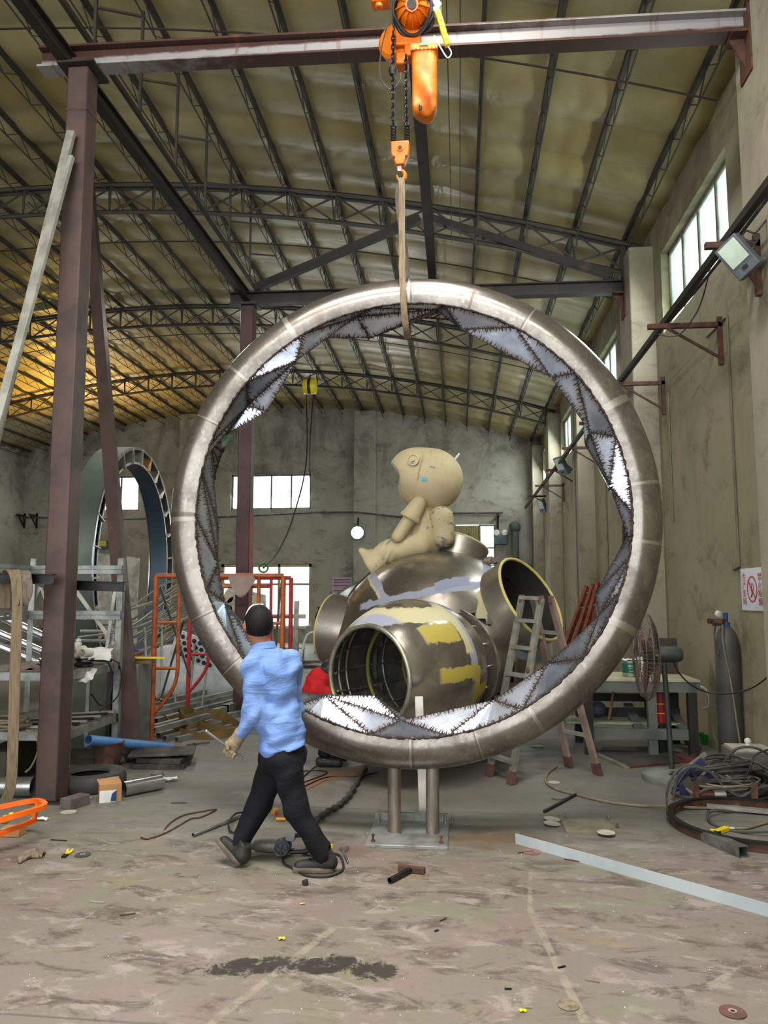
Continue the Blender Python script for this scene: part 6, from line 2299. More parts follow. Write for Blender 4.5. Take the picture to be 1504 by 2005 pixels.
# workbench frame by the end window, gas cylinders
wt = thing('work_table', 'pale aluminium work table under the end wall window', 'table', (at(565, 1250, Y=19).x, 19, 0))
xa_, xb_ = at(528, 1250, Y=19).x, at(604, 1250, Y=19).x
MB().box2((xa_, 18.6, .82), (xb_, 19.4, .88)).build('table_top', MT['alu'], wt)
for x in (xa_ + .05, xb_ - .2):
    for y in (18.65, 19.35):
        MB().bar((x, y, 0), (x, y, .82), .06).build('leg', MT['alu'], wt)
MB().bar((xb_ - .25, 18.6, .0), (xb_ - .22, 18.6, 1.5), .12, .05).build('backboard_post', MT['alu'], wt)
MB().bar((xa_, 18.62, .35), (xb_, 18.62, .35), .06, .04).build('stretcher', MT['alu'], wt)
MB().bar((xa_, 18.62, 1.12), (xb_, 18.62, 1.12), .06, .1).build('rail', MT['alu'], wt)
for i, px in enumerate((624, 632, 642, 652, 660)):
    c = at(px, 1240, Y=21.5 + .3 * (i % 2))
    t = thing('gas_cylinder', 'dark tall gas cylinder in the row by the end wall notice', 'gas cylinder', (c.x, c.y, 0), 'gas cylinders by the end wall')
    MB().lathe([(0, 0), (.115, 0), (.115, 1.0), (.1, 1.1), (.05, 1.18), (.035, 1.2), (0, 1.2)], (c.x, c.y, 0), (0, 0, 1), 20).build('cylinder', MT['gasdark'], t)
    MB().cyl((c.x, c.y, 1.2), (c.x, c.y, 1.3), .03, n=10).bar((c.x - .05, c.y, 1.27), (c.x + .05, c.y, 1.27), .03).build('valve', MT['blackm'], t)
rr4 = random.Random(4)
for i in range(12):
    a = at(500 + i * 11 + rr4.uniform(-5, 5), 1262 + rr4.uniform(-6, 8), Y=17.5 + rr4.uniform(-.6, .6))
    a.z = .03 + .04 * (i % 3)
    ang_ = rr4.uniform(-.5, .5)
    one(MB().bar(a, a + V((.9 * math.cos(ang_), .5 * math.sin(ang_), 0)), .12, .02), 'steel_offcut', (MT['blackm'], MT['alu'], MT['rust'])[i % 3], '%s flat steel offcut in the pile before the end wall work table' % ('dark', 'pale', 'rusty')[i % 3], 'offcut', '%s offcuts before the work table' % ('dark', 'pale', 'rusty')[i % 3])
one(MB().tube(crv([(at(585, 1262, Y=17).x, 17, .03), at(600, 1246, Y=17), at(625, 1238, Y=17), at(650, 1236, Y=17)], 6), .025, 6), 'white_pipe', MT['white'], 'thin white bent pipe rising from the offcut pile', 'pipe')
# ------------------------------------------------------------------ step ladder
L1, L2, L3, L4 = G(1000, 1536), G(957, 1520), G(1172, 1518), G(1115, 1503)
T1, T2 = at(1060, 1172, Y=7.33), at(1022, 1170, Y=7.5)
T3, T4 = at(1078, 1172, Y=7.46), at(1044, 1170, Y=7.62)
ld = thing('step_ladder', 'worn aluminium step ladder standing half through the ring by the sculpture', 'ladder', (L1 + L2 + L3 + L4) / 4)
nm = ('stile', 'stile', 'rear_stile', 'rear_stile')
RED = mat('red_rubber_foot', (98, 68, 62), (82, 58, 54), 6, .7)
for a, b, n_ in ((L1, T1, nm[0]), (L2, T2, nm[1]), (L3, T3, nm[2]), (L4, T4, nm[3])):
    a = a + V((0, 0, .005))
    d = (b - a).normalized()
    side = (L1 - L2).normalized()
    o = MB().bar(a, b, .03, .075, side).build(n_, MT['alu'] if n_ == 'stile' else mat('pink_dusty_aluminium', (164, 142, 130), (140, 120, 110), 5, .55, .2), ld)
    MB().bar(a - V((0, 0, .004)), a + d * .11, .042, .09, side).build('rubber_foot', RED, o)
for i in range(6):
    u = (i + .75) / 6.6
    p, q = L1 + (T1 - L1) * u, L2 + (T2 - L2) * u
    MB().bar(p, q, .075, .03, (0, 0, 1)).build('tread', MT['alu'], ld)
for u in (.22, .45, .62, .8):
    p, q = L3 + (T3 - L3) * u, L4 + (T4 - L4) * u
    MB().bar(p, q, .022, .035, (0, 0, 1)).build('rear_rung', MT['alu'], ld)
MB().bar(T1, T2, .09, .03, (0, 0, 1)).build('top_cap', MT['alu'], ld)
for p in (T1, T2, T3):
    MB().box(p + V((0, 0, -.01)), (.055, .06, .075)).build('red_hinge', RED, ld, bevel=.006)
p, q = L1 + (T1 - L1) * .6, L3 + (T3 - L3) * .56
MB().bar(p, q, .018, .02).build('spreader', MT['cablelt'], ld)
for e in (p, q):
    MB().sphere(e, .035, n=10).build('spreader_joint', RED, ld)

# red-brown ladders leaning on the side wall
for i, (a, b, Y0, Y1) in enumerate((((1098, 1292), (1150, 1150), 11.6, 12.4), ((1112, 1300), (1162, 1146), 11.2, 12.0), ((1128, 1300), (1172, 1142), 10.9, 11.7))):
    t = thing('wooden_ladder', 'red-brown ladder, %s of the three leaning on the side wall behind the ring' % ('farthest', 'middle', 'nearest')[i], 'ladder', (at(*a, Y=Y0).x, Y0, 0), 'red-brown ladders')
    p0, p1 = at(*a, Y=Y0), at(*b, Y=Y1)
    d = p1 - p0
    f0 = p0 - d * (p0.z / d.z)
    f0.z = .005
    w_ = V((.0, .34, 0))
    w_ = V((.26, -.16, 0))
    for s in (0, 1):
        MB().bar(f0 + w_ * s, p1 + w_ * s, .045, .1).build('stile', MT['brownred'], t)
    for k in range(8):
        u = (k + .6) / 8
        MB().bar(f0 + (p1 - f0) * u, f0 + w_ + (p1 - f0) * u, .03, .02).build('rung', MT['alu'] if k > 5 else MT['brownred'], t)

# ------------------------------------------------------------------ bench with its things
b0, b1 = at(1120, 1335, Y=8.5), at(1366, 1335, Y=8.5)
BZ = .785
bn = thing('work_bench', 'heavy steel work bench with pale top behind the fan', 'bench', ((b0.x + b1.x) / 2, 9.0, 0))
xa_, xb_ = 1.02, 2.5
BTOP = mat('pale_bench_top', (182, 180, 150), (156, 154, 126), 4, .6, c3=(120, 114, 94))
BFR = mat('grey_bench_frame', (112, 116, 108), (94, 98, 92), 4, .55, .2)
BDK = mat('dark_bench_frame', (46, 44, 40), (34, 33, 30), 4, .6, .2)
MB().box2((xa_, 8.45, BZ - .02), (xb_, 9.25, BZ)).build('bench_top', BTOP, bn)
MB().box2((xa_, 8.46, BZ - .13), (xb_, 8.5, BZ - .02)).build('apron', BFR, bn)
MB().hollow((xb_ - .04, 8.5, BZ - .075), (xb_ - .04, 9.2, BZ - .075), .08, .1, .008).build('side_rail', BDK, bn)
for x, y, m in ((1.35, 8.5, BDK), (2.02, 8.55, BFR), (2.42, 8.5, BDK), (1.35, 9.2, BDK), (2.42, 9.2, BDK)):
    MB().box2((x - .045, y - .04, .0), (x + .045, y + .04, BZ - .02)).build('leg', m, bn)
MB().box2((1.35, 8.5, .16), (2.4, 8.56, .27)).build('lower_rail', BFR, bn)
MB().box2((1.3, 8.95, .32), (2.42, 9.0, .42)).build('lower_rail', BDK, bn)
MB().box2((1.3, 9.18, .46), (2.42, 9.23, .55)).build('lower_rail', BDK, bn)
for x in (1.9, 2.36):
    MB().bar((x, 8.55, .22), (x, 9.18, .42), .05, .1, (1, 0, 0)).build('cross_rail', BFR, bn)
MB().box2((1.15, 8.7, .28), (2.35, 9.15, .3)).build('lower_shelf', mat('pale_green_shelf', (176, 186, 150), (150, 160, 128), 4, .6), bn)
MB().box2((2.05, 9.0, .3), (2.4, 9.02, BZ - .02)).build('end_panel', BDK, bn)
MB().tube(crv([(xb_ - .02, 8.5, BZ - .06), (xb_ + .06, 8.46, BZ - .1), (xb_ + .08, 8.46, BZ - .25), (xb_ + .02, 8.5, BZ - .3)], 6), .012, 7).build('towel_hook', MT['alu'], bn)
# bench load
pc = V((at(1230, 1250, Y=8.8).x, 8.75, BZ))
t = thing('paint_tin', 'green labelled paint tin on the pale bench top beside the fan', 'tin', pc)
MB().lathe([(0, .0), (.085, 0), (.085, .17), (.08, .175), (.075, .168), (0, .168)], pc, (0, 0, 1), 32).build('can', MT['galv'], t)
MB().lathe([(.0865, .042), (.0865, .15)], pc, (0, 0, 1), 32).build('green_label', MT['teal'], t)
MB().lathe([(.0868, .036), (.0868, .042)], pc, (0, 0, 1), 32).build('yellow_line', mat('label_yellow', (206, 196, 60), (190, 180, 50), 4, .5), t)
lg = MB()
for dz, w_, h_ in ((.122, .07, .02), (.098, .06, .005), (.066, .05, .008), (.018, .03, .008)):
    for k in range(7):
        a = -PI / 2 + (k - 3) / 3 * w_ * 5.6
        e = V((math.cos(a), math.sin(a), 0))
        lg.box(pc + e * .0872 + V((0, 0, dz)), (.012, .002, h_ * (.6 + .4 * ((k * 7) % 3) / 2)), rz=a + PI / 2)
lg.build('label_print', mat('label_print', (176, 206, 190), (150, 190, 170), 4, .5), t)
MB().lathe([(0, .137), (.022, .137)], pc + V((0, -.0885, 0)) - V((0, 0, 0)), (0, 0, 1), 8).build('oval_mark', mat('oval_mark', (150, 176, 40), (130, 156, 40), 4, .5), t)
sheet(pc + V((0, 0, .176)), .17, .14, .012, 6, MT['paper'], 'paper_sheet', 'folded white paper lying on the paint tin lid', 'paper', .2)
one(MB().box((2.28, 9.1, BZ + .2), (.34, .06, .4)), 'speaker_panel', mat('dark_brown_mesh', (66, 56, 48), (50, 42, 36), 40, .7), 'dark brown mesh panel standing upright on the bench end', 'panel', bevel=.006)
one(MB().box((2.02, 8.9, BZ + .1), (.1, .1, .2)), 'white_box', MT['white'], 'small white box on the bench behind the fan motor', 'box', bevel=.004)
one(MB().sphere((1.52, 8.95, .4), .1, (1.05, 1, .95), 14), 'safety_helmet', mat('lilac_grey_shell', (86, 84, 108), (70, 70, 90), 4, .5), 'lilac grey safety helmet on the lower shelf of the bench', 'helmet')
one(MB().pipe((1.3, 8.85, .36), (1.38, 9.1, .36), .055, .006), 'pipe_end', MT['white'], 'white pipe offcut on the lower bench shelf beside the helmet', 'pipe')
one(MB().cyl((1.3, 8.8, .325), (1.44, 8.76, .325), .025), 'white_tube', MT['white'], 'small white tube before the white pipe offcut', 'tube')
one(MB().bar((1.62, 8.8, .31), (1.74, 9.0, .74), .025), 'brown_stick', MT['card'], 'brown stick leaning under the bench top', 'stick')
ex = V((2.16, 8.78, .0))
t = thing('fire_bucket', 'red container standing under the bench behind the fan', 'container', ex)
MB().lathe([(0, .3), (.1, .3), (.1, .62), (.06, .66), (0, .66)], ex, (0, 0, 1), 24).build('drum', mat('red_drum_paint', (176, 24, 24), (150, 18, 18), 4, .45), t)
MB().lathe([(0, .0), (.09, .0), (.09, .3), (0, .3)], ex, (0, 0, 1), 20).build('stand', BDK, t)
MB().lathe([(.101, .4), (.101, .408)], ex, (0, 0, 1), 24).lathe([(.101, .5), (.101, .508)], ex, (0, 0, 1), 24).build('yellow_lines', MT['yellow'], t)
# wheel and pan under the bench corner
t = thing('caster_wheel', 'grey caster wheel lying under the bench corner', 'wheel', G(1345, 1462))
c = G(1345, 1458) + V((0, 0, .07))
MB().torus(c, (.8, -.5, .2), .055, .02, 24, 8).build('tyre', MT['cable'], t)
MB().cyl(c + V((-.015, .01, 0)), c + V((.015, -.01, 0)), .045, n=16).build('hub', MT['steel'], t)
MB().bar(c, c + V((.03, .02, .1)), .05, .02).build('fork', MT['steel'], t)
one(MB().bar(G(1368, 1462, .02), G(1352, 1490, .02), .06, .02).bar(G(1352, 1490, .02), G(1330, 1478, .02), .1, .03), 'hand_trowel', mat('dull_red_metal', (110, 60, 56), (90, 50, 48), 5, .5), 'dull red hand scoop lying before the caster wheel', 'trowel')
gb = V(G(1388, 1460)) + V((0, .08, 0))
t = thing('green_bucket', 'bright green plastic tub by the wall behind the bench corner', 'tub', (gb.x, gb.y, 0))
MB().lathe([(0, .0), (.065, 0), (.08, .11), (.085, .115), (.075, .115), (.06, .01), (0, .01)], (gb.x, gb.y, 0), (0, 0, 1), 26).build('tub', MT['green'], t)
one(MB().prism([G(1170, 1480), G(1230, 1500), G(1330, 1496), G(1345, 1478), G(1290, 1462), G(1180, 1464)], (0, 0, .006)), 'rubber_mat', mat('dark_floor_mat', (78, 74, 68), (58, 55, 51), 5, .85), 'dark floor mat lying before the bench', 'mat')
one(MB().bar(G(1228, 1502, .012), G(1352, 1490, .012), .03, .02), 'edge_strip', mat('dull_red_metal_strip', (104, 62, 56), (84, 52, 48), 5, .6), 'dull red strip along the front of the floor mat', 'strip')
one(MB().bar(G(1170, 1477, .012), G(1228, 1503, .012), .05, .02), 'edge_strip', MT['alu'], 'grey flat strip along the side of the floor mat', 'strip')

# ------------------------------------------------------------------ pedestal fan
fb = V(G(1317, 1527))
fan = thing('pedestal_fan', 'industrial pedestal fan seen edge-on with wire cage and grey motor', 'fan', (fb.x, fb.y, 0))
MB().lathe([(0, 0), (.262, 0), (.268, .02), (.265, .055), (.2, .07), (.19, .078), (.1, .085), (.04, .1), (0, .1)], (fb.x, fb.y, 0), (0, 0, 1), 48).build('base', mat('grey_green_fan_base', (122, 126, 116), (104, 108, 98), 4, .6), fan)
FD = mat('dark_green_grey_paint', (64, 68, 64), (50, 54, 52), 4, .5, .2)
hz_ = 1.03
top = at(1300, 1295, Y=fb.y)
MB().cyl((fb.x, fb.y, .08), (top.x, fb.y, top.z), .024, n=16).build('pole', FD, fan)
fa = V((1, -.07, .0)).normalized()
mc_ = at(1305, 1281, Y=fb.y)
MB().lathe([(0, -.14), (.055, -.135), (.072, -.1), (.075, .09), (.06, .13), (.05, .14), (.03, .13), (0, .13)], mc_, fa, 32).build('motor', FD, fan)
MB().box(mc_ + V((-.1, -.07, -.005)), (.03, .012, .02)).build('brass_plate', mat('brass_plate', (170, 150, 70), (150, 130, 60), 4, .4, .4), fan)
MB().bar(top + V((-.03, 0, -.04)), mc_ + V((-.08, 0, -.06)), .06, .04).build('tilt_bracket', FD, fan)
cc_ = at(1266, 1284, Y=fb.y) - fa * .0
cg = MB()
RF = .40
for k in range(64):
    a = 2 * PI * k / 64
    x, y, d = basis(fa)
    e = x * math.cos(a) + y * math.sin(a)
    cg.tube([cc_ - fa * .1 + e * .07, cc_ - fa * .095 + e * .22, cc_ - fa * .07 + e * .34, cc_ - fa * .03 + e * (RF - .01), cc_ + e * RF, cc_ + fa * .03 + e * (RF - .02), cc_ + fa * .07 + e * .3, cc_ + fa * .09 + e * .1], .0022, 4)
cg.torus(cc_, fa, RF, .006, 60, 6)
for t_, r_ in ((-.1, .07), (-.095, .22), (.07, .3), (.09, .1), (-.055, .37)):
    cg.torus(cc_ + fa * t_, fa, r_, .004, 48, 5)
cg.build('wire_cage', mat('dusty_cage_wire', (112, 100, 88), (90, 80, 70), 9, .6, .2), fan)
x, y, d = basis(fa)
for k in range(3):
    a0 = 2 * PI * k / 3 + .4
    rows = []
    for i in range(7):
        u = i / 6
        r = .05 + u * .29
        wdt = .09 + .1 * math.sin(PI * min(1, u * 1.1))
        e = x * math.cos(a0 + u * .3) + y * math.sin(a0 + u * .3)
        tn = (fa.cross(e)).normalized()
        tw = math.radians(35 - 15 * u)
        dr_ = tn * math.cos(tw) + fa * math.sin(tw)
        rows.append([cc_ + e * r + dr_ * wdt * s - fa * .01 for s in (-.5, -.17, .17, .5)])
    b_ = MB().quadstrip(rows, caps=False, ringclosed=False).build('blade', mat('dusty_red_brown_blade', (132, 96, 90), (110, 80, 76), 4, .5), fan)
    s_ = b_.modifiers.new('thick', 'SOLIDIFY')
    s_.thickness = .004
MB().cyl(cc_ - fa * .03, cc_ + fa * .12, .05, n=20).build('hub', FD, fan)
MB().tube(crv([mc_ + fa * .06 + V((0, 0, -.07)), at(1330, 1318, Y=fb.y + .02), at(1355, 1342, Y=fb.y + .1), at(1390, 1357, Y=fb.y + .15), at(1430, 1358, Y=7.4), at(1470, 1348, Y=7.0), at(1504, 1325, Y=6.7), at(1540, 1290, Y=6.5)], 6), .007, 6).build('power_lead', MT['black'], fan)

# ------------------------------------------------------------------ gas cylinder
gc_ = V((2.62, 7.95, 0))
gy = thing('gas_cylinder', 'tall dusty grey gas cylinder with regulator against the side wall', 'gas cylinder', gc_)
MB().lathe([(0, .0), (.105, 0), (.115, .02), (.115, 1.17), (.108, 1.24), (.085, 1.31), (.05, 1.36), (.036, 1.37), (0, 1.37)], gc_, (0, 0, 1), 40).build('cylinder', MT['gas'], gy)
MB().cyl(gc_ + V((0, 0, 1.36)), gc_ + V((0, 0, 1.41)), .04, n=18).cyl(gc_ + V((0, 0, 1.41)), gc_ + V((0, 0, 1.5)), .024, n=14).build('blue_valve', MT['bluep'], gy)
rgc = gc_ + V((-.1, -.08, 1.42))
MB().bar(gc_ + V((0, 0, 1.42)), rgc, .04).cyl(rgc + V((-.05, 0, -.01)), rgc + V((.03, 0, -.01)), .034, n=16).build('regulator', MT['rust'], gy)
MB().lathe([(0, 0), (.034, 0), (.036, .02), (.03, .024), (0, .022)], rgc + V((0, -.02, .07)), (-.2, -1, .1), 24).build('gauge', MT['alu'], gy)
MB().lathe([(0, 0), (.026, 0), (.028, .02), (0, .022)], rgc + V((-.07, 0, .0)), (-1, -.5, 0), 20).build('gauge', MT['rust'], gy)
MB().tube(crv([rgc + V((.03, -.04, -.03)), gc_ + V((-.07, -.115, 1.2)), gc_ + V((-.02, -.14, .8)), gc_ + V((.02, -.14, .4)), gc_ + V((.06, -.16, .02))], 7), .009, 7).build('hose', MT['cablelt'], gy)
MB().tube(crv([rgc + V((-.03, -.02, -.02)), gc_ + V((-.13, -.05, 1.25)), gc_ + V((-.11, -.09, 1.1))], 6), .008, 6).build('hose', MT['cable'], gy)

# ------------------------------------------------------------------ no smoking sign
sg = thing('no_smoking_sign', 'white no smoking sign with red ring and red writing on the side wall', 'sign', (XR, 7.53, 1.53))
SX = XR - .012
y0, y1, z0, z1 = 7.26, 7.82, 1.53, 1.93
MB().box2((SX, y0, z0), (XR - .001, y1, z1)).build('plate', mat('greyish_white_sign', (190, 192, 198), (178, 180, 186), 2, .35), sg)
SRED = mat('sign_red', (178, 34, 52), (160, 28, 46), 3, .5)
yc_, zc_ = (y0 + y1) / 2 - .0, (z0 + z1) / 2
Rg = .125
rg_ = MB()
rg_.lathe([(Rg, 0), (Rg - .018, 0), (Rg - .018, .003), (Rg, .003)], (SX - .003, yc_, zc_), (1, 0, 0), 48, closed=True)
for s in (1,):
    rg_.bar((SX - .0015, yc_ + Rg * .68, zc_ + Rg * .68), (SX - .0015, yc_ - Rg * .68, zc_ - Rg * .68), .003, .017, (1, 0, 0))
rg_.build('red_ring', SRED, sg)
ck = MB()
ck.bar((SX - .0012, yc_ + .02, zc_ - .075), (SX - .0012, yc_ - .01, zc_ - .03), .0012, .016, (1, 0, 0))
ck.tube(crv([(SX - .001, yc_ + .01, zc_ - .03), (SX - .001, yc_ + .03, zc_), (SX - .001, yc_ - .0, zc_ + .03), (SX - .001, yc_ + .01, zc_ + .055)], 5), .003, 5)
ck.tube(crv([(SX - .001, yc_ - .02, zc_ - .02), (SX - .001, yc_ - .04, zc_ + .02), (SX - .001, yc_ - .02, zc_ + .06)], 5), .003, 5)
ck.build('cigarette_and_smoke', mat('dark_grey_print', (60, 66, 70), (50, 55, 60), 3, .5), sg)


def text(s, parent, m, name, loc, size, rot, sx=1.0):
    cu = bpy.data.curves.new(name, 'FONT')
    cu.body = s
    cu.size = size
    cu.align_x = 'CENTER'
    cu.align_y = 'CENTER'
    cu.extrude = .0006
    cu.space_line = .98
    o = bpy.data.objects.new(name, cu)
    COL.objects.link(o)
    bpy.context.view_layer.update()
    me = bpy.data.meshes.new_from_object(o.evaluated_get(bpy.context.evaluated_depsgraph_get()))
    bpy.data.objects.remove(o)
    me.materials.clear()
    me.materials.append(m)
    o = bpy.data.objects.new(name, me)
    COL.objects.link(o)
    o.parent = parent
    o.location = V(loc) - WL[parent.name]
    o.rotation_euler = rot
    o.scale = (sx, 1, 1)
    return o


RT = (PI / 2, 0, -PI / 2)
text('\u751f\n\u4ea7\n\u8f66\n\u95f4', sg, SRED, 'lettering', (SX - .002, yc_ + .195, zc_ - .005), .078, RT, 1.25)
text('\u7981\n\u6b62\n\u5438\n\u70df', sg, SRED, 'lettering', (SX - .002, yc_ - .195, zc_ - .005), .078, RT, 1.25)
pipe_end = MB().bar((XR - .006, 8.0, 1.97), (XR - .006, 8.02, 1.97), .01)
pipe_end.bm.free()

# ------------------------------------------------------------------ welding gear and cables in the corner
wm = V(G(1478, 1545)) + V((0.05, .2, 0))
t = thing('welding_machine', 'dusty grey welding machine box with pale top in the corner', 'welding machine', (wm.x, wm.y, 0))
MB().box2((wm.x - .2, wm.y - .16, .0), (wm.x + .2, wm.y + .2, .08)).build('skid', MT['discgrey'], t)
MB().box2((wm.x - .19, wm.y - .16, .08), (wm.x + .2, wm.y + .2, .3)).build('case', mat('dusty_grey_case', (112, 108, 102), (92, 88, 84), 6, .6), t, bevel=.01)
MB().box2((wm.x - .17, wm.y - .15, .301), (wm.x + .18, wm.y + .18, .315)).build('top_cover', mat('dusty_cream_cover', (190, 182, 168), (168, 158, 144), 6, .7, c3=(120, 130, 150)), t)
MB().cyl((wm.x - .02, wm.y, .315), (wm.x - .02, wm.y, .36), .02).sphere((wm.x - .02, wm.y, .37), .03, n=12).build('lifting_knob', MT['white'], t)
for i in range(3):
    MB().cyl((wm.x - .12 + i * .1, wm.y - .16, .12), (wm.x - .12 + i * .1, wm.y - .19, .12), .018, n=12).build('terminal', MT['black'], t)
# blue hand trolley lying on its side
bt0 = V(G(1352, 1568))
t = thing('cable_reel_cart', 'navy blue tubular hand cart tipped among the cables', 'hand cart', (bt0.x, bt0.y, 0))
Pp = lambda px, py, d=0: at(px, py, Y=bt0.y + .1 + d)
MB().tube(crv([Pp(1318, 1548), Pp(1340, 1515), Pp(1350, 1506), Pp(1362, 1520), Pp(1370, 1545), Pp(1385, 1555)], 6), .016, 8).build('tube_frame', MT['navy'], t)
MB().prism([Pp(1333, 1530), Pp(1350, 1520), Pp(1364, 1548), Pp(1348, 1558)], (0, .03, 0)).build('blade_panel', mat('olive_grey_panel', (84, 84, 74), (68, 68, 60), 5, .6), t)
MB().prism([Pp(1328, 1542, -.02), Pp(1336, 1534, -.02), Pp(1352, 1562, -.02), Pp(1340, 1566, -.02)], (0, .02, 0)).build('side_plate', MT['navy'], t)
MB().bar(Pp(1350, 1500, .1), Pp(1382, 1475, .12), .028, .028).build('grip', MT['alu'], t)
MB().prism([Pp(1358, 1498, .05), Pp(1374, 1484, .05), Pp(1408, 1530, .05), Pp(1400, 1538, .05)], (0, .02, 0)).build('back_plate', MT['navy'], t)
MB().bar(Pp(1386, 1500, .03), Pp(1410, 1532, .03), .022, .02).bar(Pp(1352, 1540, .03), Pp(1392, 1500, .03), .018, .018).build('cross_bar', MT['alu'], t)
MB().lathe([(0, 0), (.05, 0), (.06, .03), (.05, .06), (0, .06)], Pp(1372, 1532, .02), (.3, -1, .2), 20).build('wheel', MT['discgrey'], t)
# cables
rr5 = random.Random(31)
CB = V(G(1455, 1562))
for i in range(16):
    cx, cy = CB.x + rr5.uniform(-.26, .06), CB.y + rr5.uniform(.0, .3)
    R0 = rr5.uniform(.14, .3)
    n_ = rr5.choice((3, 4, 5))
    pts = []
    ph = rr5.uniform(0, 6)
    tilt = rr5.uniform(-.2, 1.1) if i % 3 else 1.5
    for k in range(n_ * 14):
        a = ph + 2 * PI * k / 14
        q = R0 * (1 + .16 * math.sin(a * .41 + i) + rr5.uniform(-.03, .03))
        z = .02 + .006 * i + abs(tilt) * q * (.5 + .5 * math.sin(a + i)) * .36 + .02 * math.sin(a * .7 + i)
        pts.append(V((cx + q * math.cos(a), cy + q * .75 * math.sin(a), max(.012, z))))
    one(MB().tube(pts, rr5.choice((.008, .010, .012)), 6), 'cable_coil', MT['cable'] if i % 7 else MT['cablelt'], 'coil of dusty welding cable in the heap before the welding machine', 'cable coil', 'dusty welding cable coils')
for pts, r, m, lb in (
    ([Pp(1305, 1560, -.1), Pp(1312, 1530, -.1), Pp(1335, 1503, -.08), Pp(1368, 1500, -.05), Pp(1400, 1520, -.05), Pp(1430, 1550, 0)], .011, MT['cable'], 'thick grey cable arching over the navy cart'),
    ([Pp(1318, 1572, -.1), Pp(1328, 1520, -.12), Pp(1352, 1502, -.12), Pp(1390, 1512, -.1), Pp(1415, 1538, -.1), Pp(1425, 1562, -.08)], .013, MT['cable'], 'second thick grey cable looping before the navy cart'),
    ([Pp(1420, 1540, .1), Pp(1418, 1495, .05), Pp(1440, 1468, 0), Pp(1470, 1463, 0), Pp(1500, 1474, 0), Pp(1530, 1500, 0)], .011, MT['cable'], 'grey cable arching high across the welding machine'),
    ([Pp(1456, 1530, -.1), Pp(1470, 1500, -.12), Pp(1480, 1478, -.1), Pp(1504, 1468, -.1)], .008, MT['black'], 'thin black lead crossing the front of the welding machine'),
    ([Pp(1350, 1565, -.15), Pp(1385, 1545, -.15), Pp(1420, 1545, -.15), Pp(1450, 1560, -.15), Pp(1480, 1545, -.15), Pp(1510, 1540, -.1)], .012, MT['cable'], 'grey cable winding along the front of the cable heap')):
    one(MB().tube(crv(pts, 7), r, 7), 'welding_cable', m, lb, 'cable')
t = thing('angle_grinder', 'dark red and grey angle grinder half buried in the cable heap', 'grinder', G(1390, 1560))
g0, g1 = Pp(1365, 1556, -.12), Pp(1420, 1556, -.12)
MB().cyl(g0, g0 + (g1 - g0) * .6, .034, .03, 16).build('body', mat('dark_red_body', (92, 50, 48), (74, 40, 40), 5, .5), t)
MB().cyl(g0 + (g1 - g0) * .6, g1, .03, .036, 16).build('gear_head', MT['alu'], t)
# hose running in from the ladder
one(MB().tube(crv([G(1090, 1500, .012), G(1072, 1515, .012), G(1070, 1532, .012), G(1090, 1545, .012), G(1130, 1556, .012), G(1190, 1570, .012), G(1250, 1577, .012), G(1310, 1578, .03), G(1380, 1582, .012), G(1450, 1577, .012), G(1500, 1562, .012), G(1560, 1545, .012)], 7), .011, 7),
    'air_hose', MT['cablelt'], 'brownish hose running from the ladder foot across to the steel hoop', 'hose')
one(MB().tube(crv([G(1436, 1621, .012), G(1460, 1622, .012), G(1490, 1614, .012), G(1530, 1602, .012)], 7), .009, 7), 'air_hose', MT['cablelt'], 'thin hose with a brass end inside the steel hoop', 'hose')
one(MB().cyl(G(1424, 1621, .014), G(1438, 1622, .014), .014, n=10), 'hose_coupling', MT['chrome'], 'bright hose coupling at the end of the thin hose', 'coupling')
t = thing('hose_clamp', 'yellow tool with dark jaws inside the steel hoop', 'tool', G(1410, 1628))
MB().bar(G(1402, 1630, .016), G(1424, 1622, .016), .04, .03).bar(G(1390, 1625, .014), G(1408, 1626, .014), .014, .014).build('handle', MT['yellow'], t, bevel=.004)
MB().bar(G(1402, 1632, .016), G(1408, 1629, .016), .03, .026).build('jaw', MT['blackm'], t)
# steel hoop on the floor with upright lugs
hc_ = V((1.93 + .62, 6.03, 0))
hl, hr_ = G(1294, 1596), G(1470, 1653)
hf = G(1440, 1645)
hc_ = V((hl.x + .585, 6.0, 0))
t = thing('steel_hoop', 'large flat steel hoop with upright lugs lying on the floor among cables', 'hoop', hc_)
RH = .575
MB().lathe([(RH, .004), (RH, .06), (RH - .012, .06), (RH - .012, .004)], hc_, (0, 0, 1), 90, closed=True).build('rim', MT['rust'], t)
MB().lathe([(RH + .018, .06), (RH + .018, .072), (RH - .03, .072), (RH - .03, .06)], hc_, (0, 0, 1), 90, closed=True).build('flange', MT['blackm'], t)
for a in (PI * 1.0 - .25, -1.62, 2.0, 1.2, -.6):
    p = hc_ + V((math.cos(a) * (RH + .012), math.sin(a) * (RH + .012), 0))
    MB().box((p.x, p.y, .115), (.014, .05, .16), rz=a).build('lug', MT['rust'], t)
for a, z in ((0.0, 0),):
    one(MB().tube([hc_ + V((.38 * math.cos(u) + .1, .3 * math.sin(u) + .1, .02 + .02 * math.sin(3 * u))) for u in np.linspace(0, 2 * PI, 50)], .012, 7), 'cable_loop', MT['cable'], 'single wide cable loop lying inside the steel hoop', 'cable')
one(MB().bar(G(1384, 1578, .03), G(1520, 1590, .03), .05, .03), 'flat_steel_strip', MT['alu'], 'bright flat strip lying inside the far side of the steel hoop', 'strip')
# box section before the hoop
one(MB().hollow(G(1381, 1636, .036), G(1456, 1668, .036), .075, .07, .005), 'box_section', MT['steel'], 'short open steel box section lying before the hoop', 'tube')
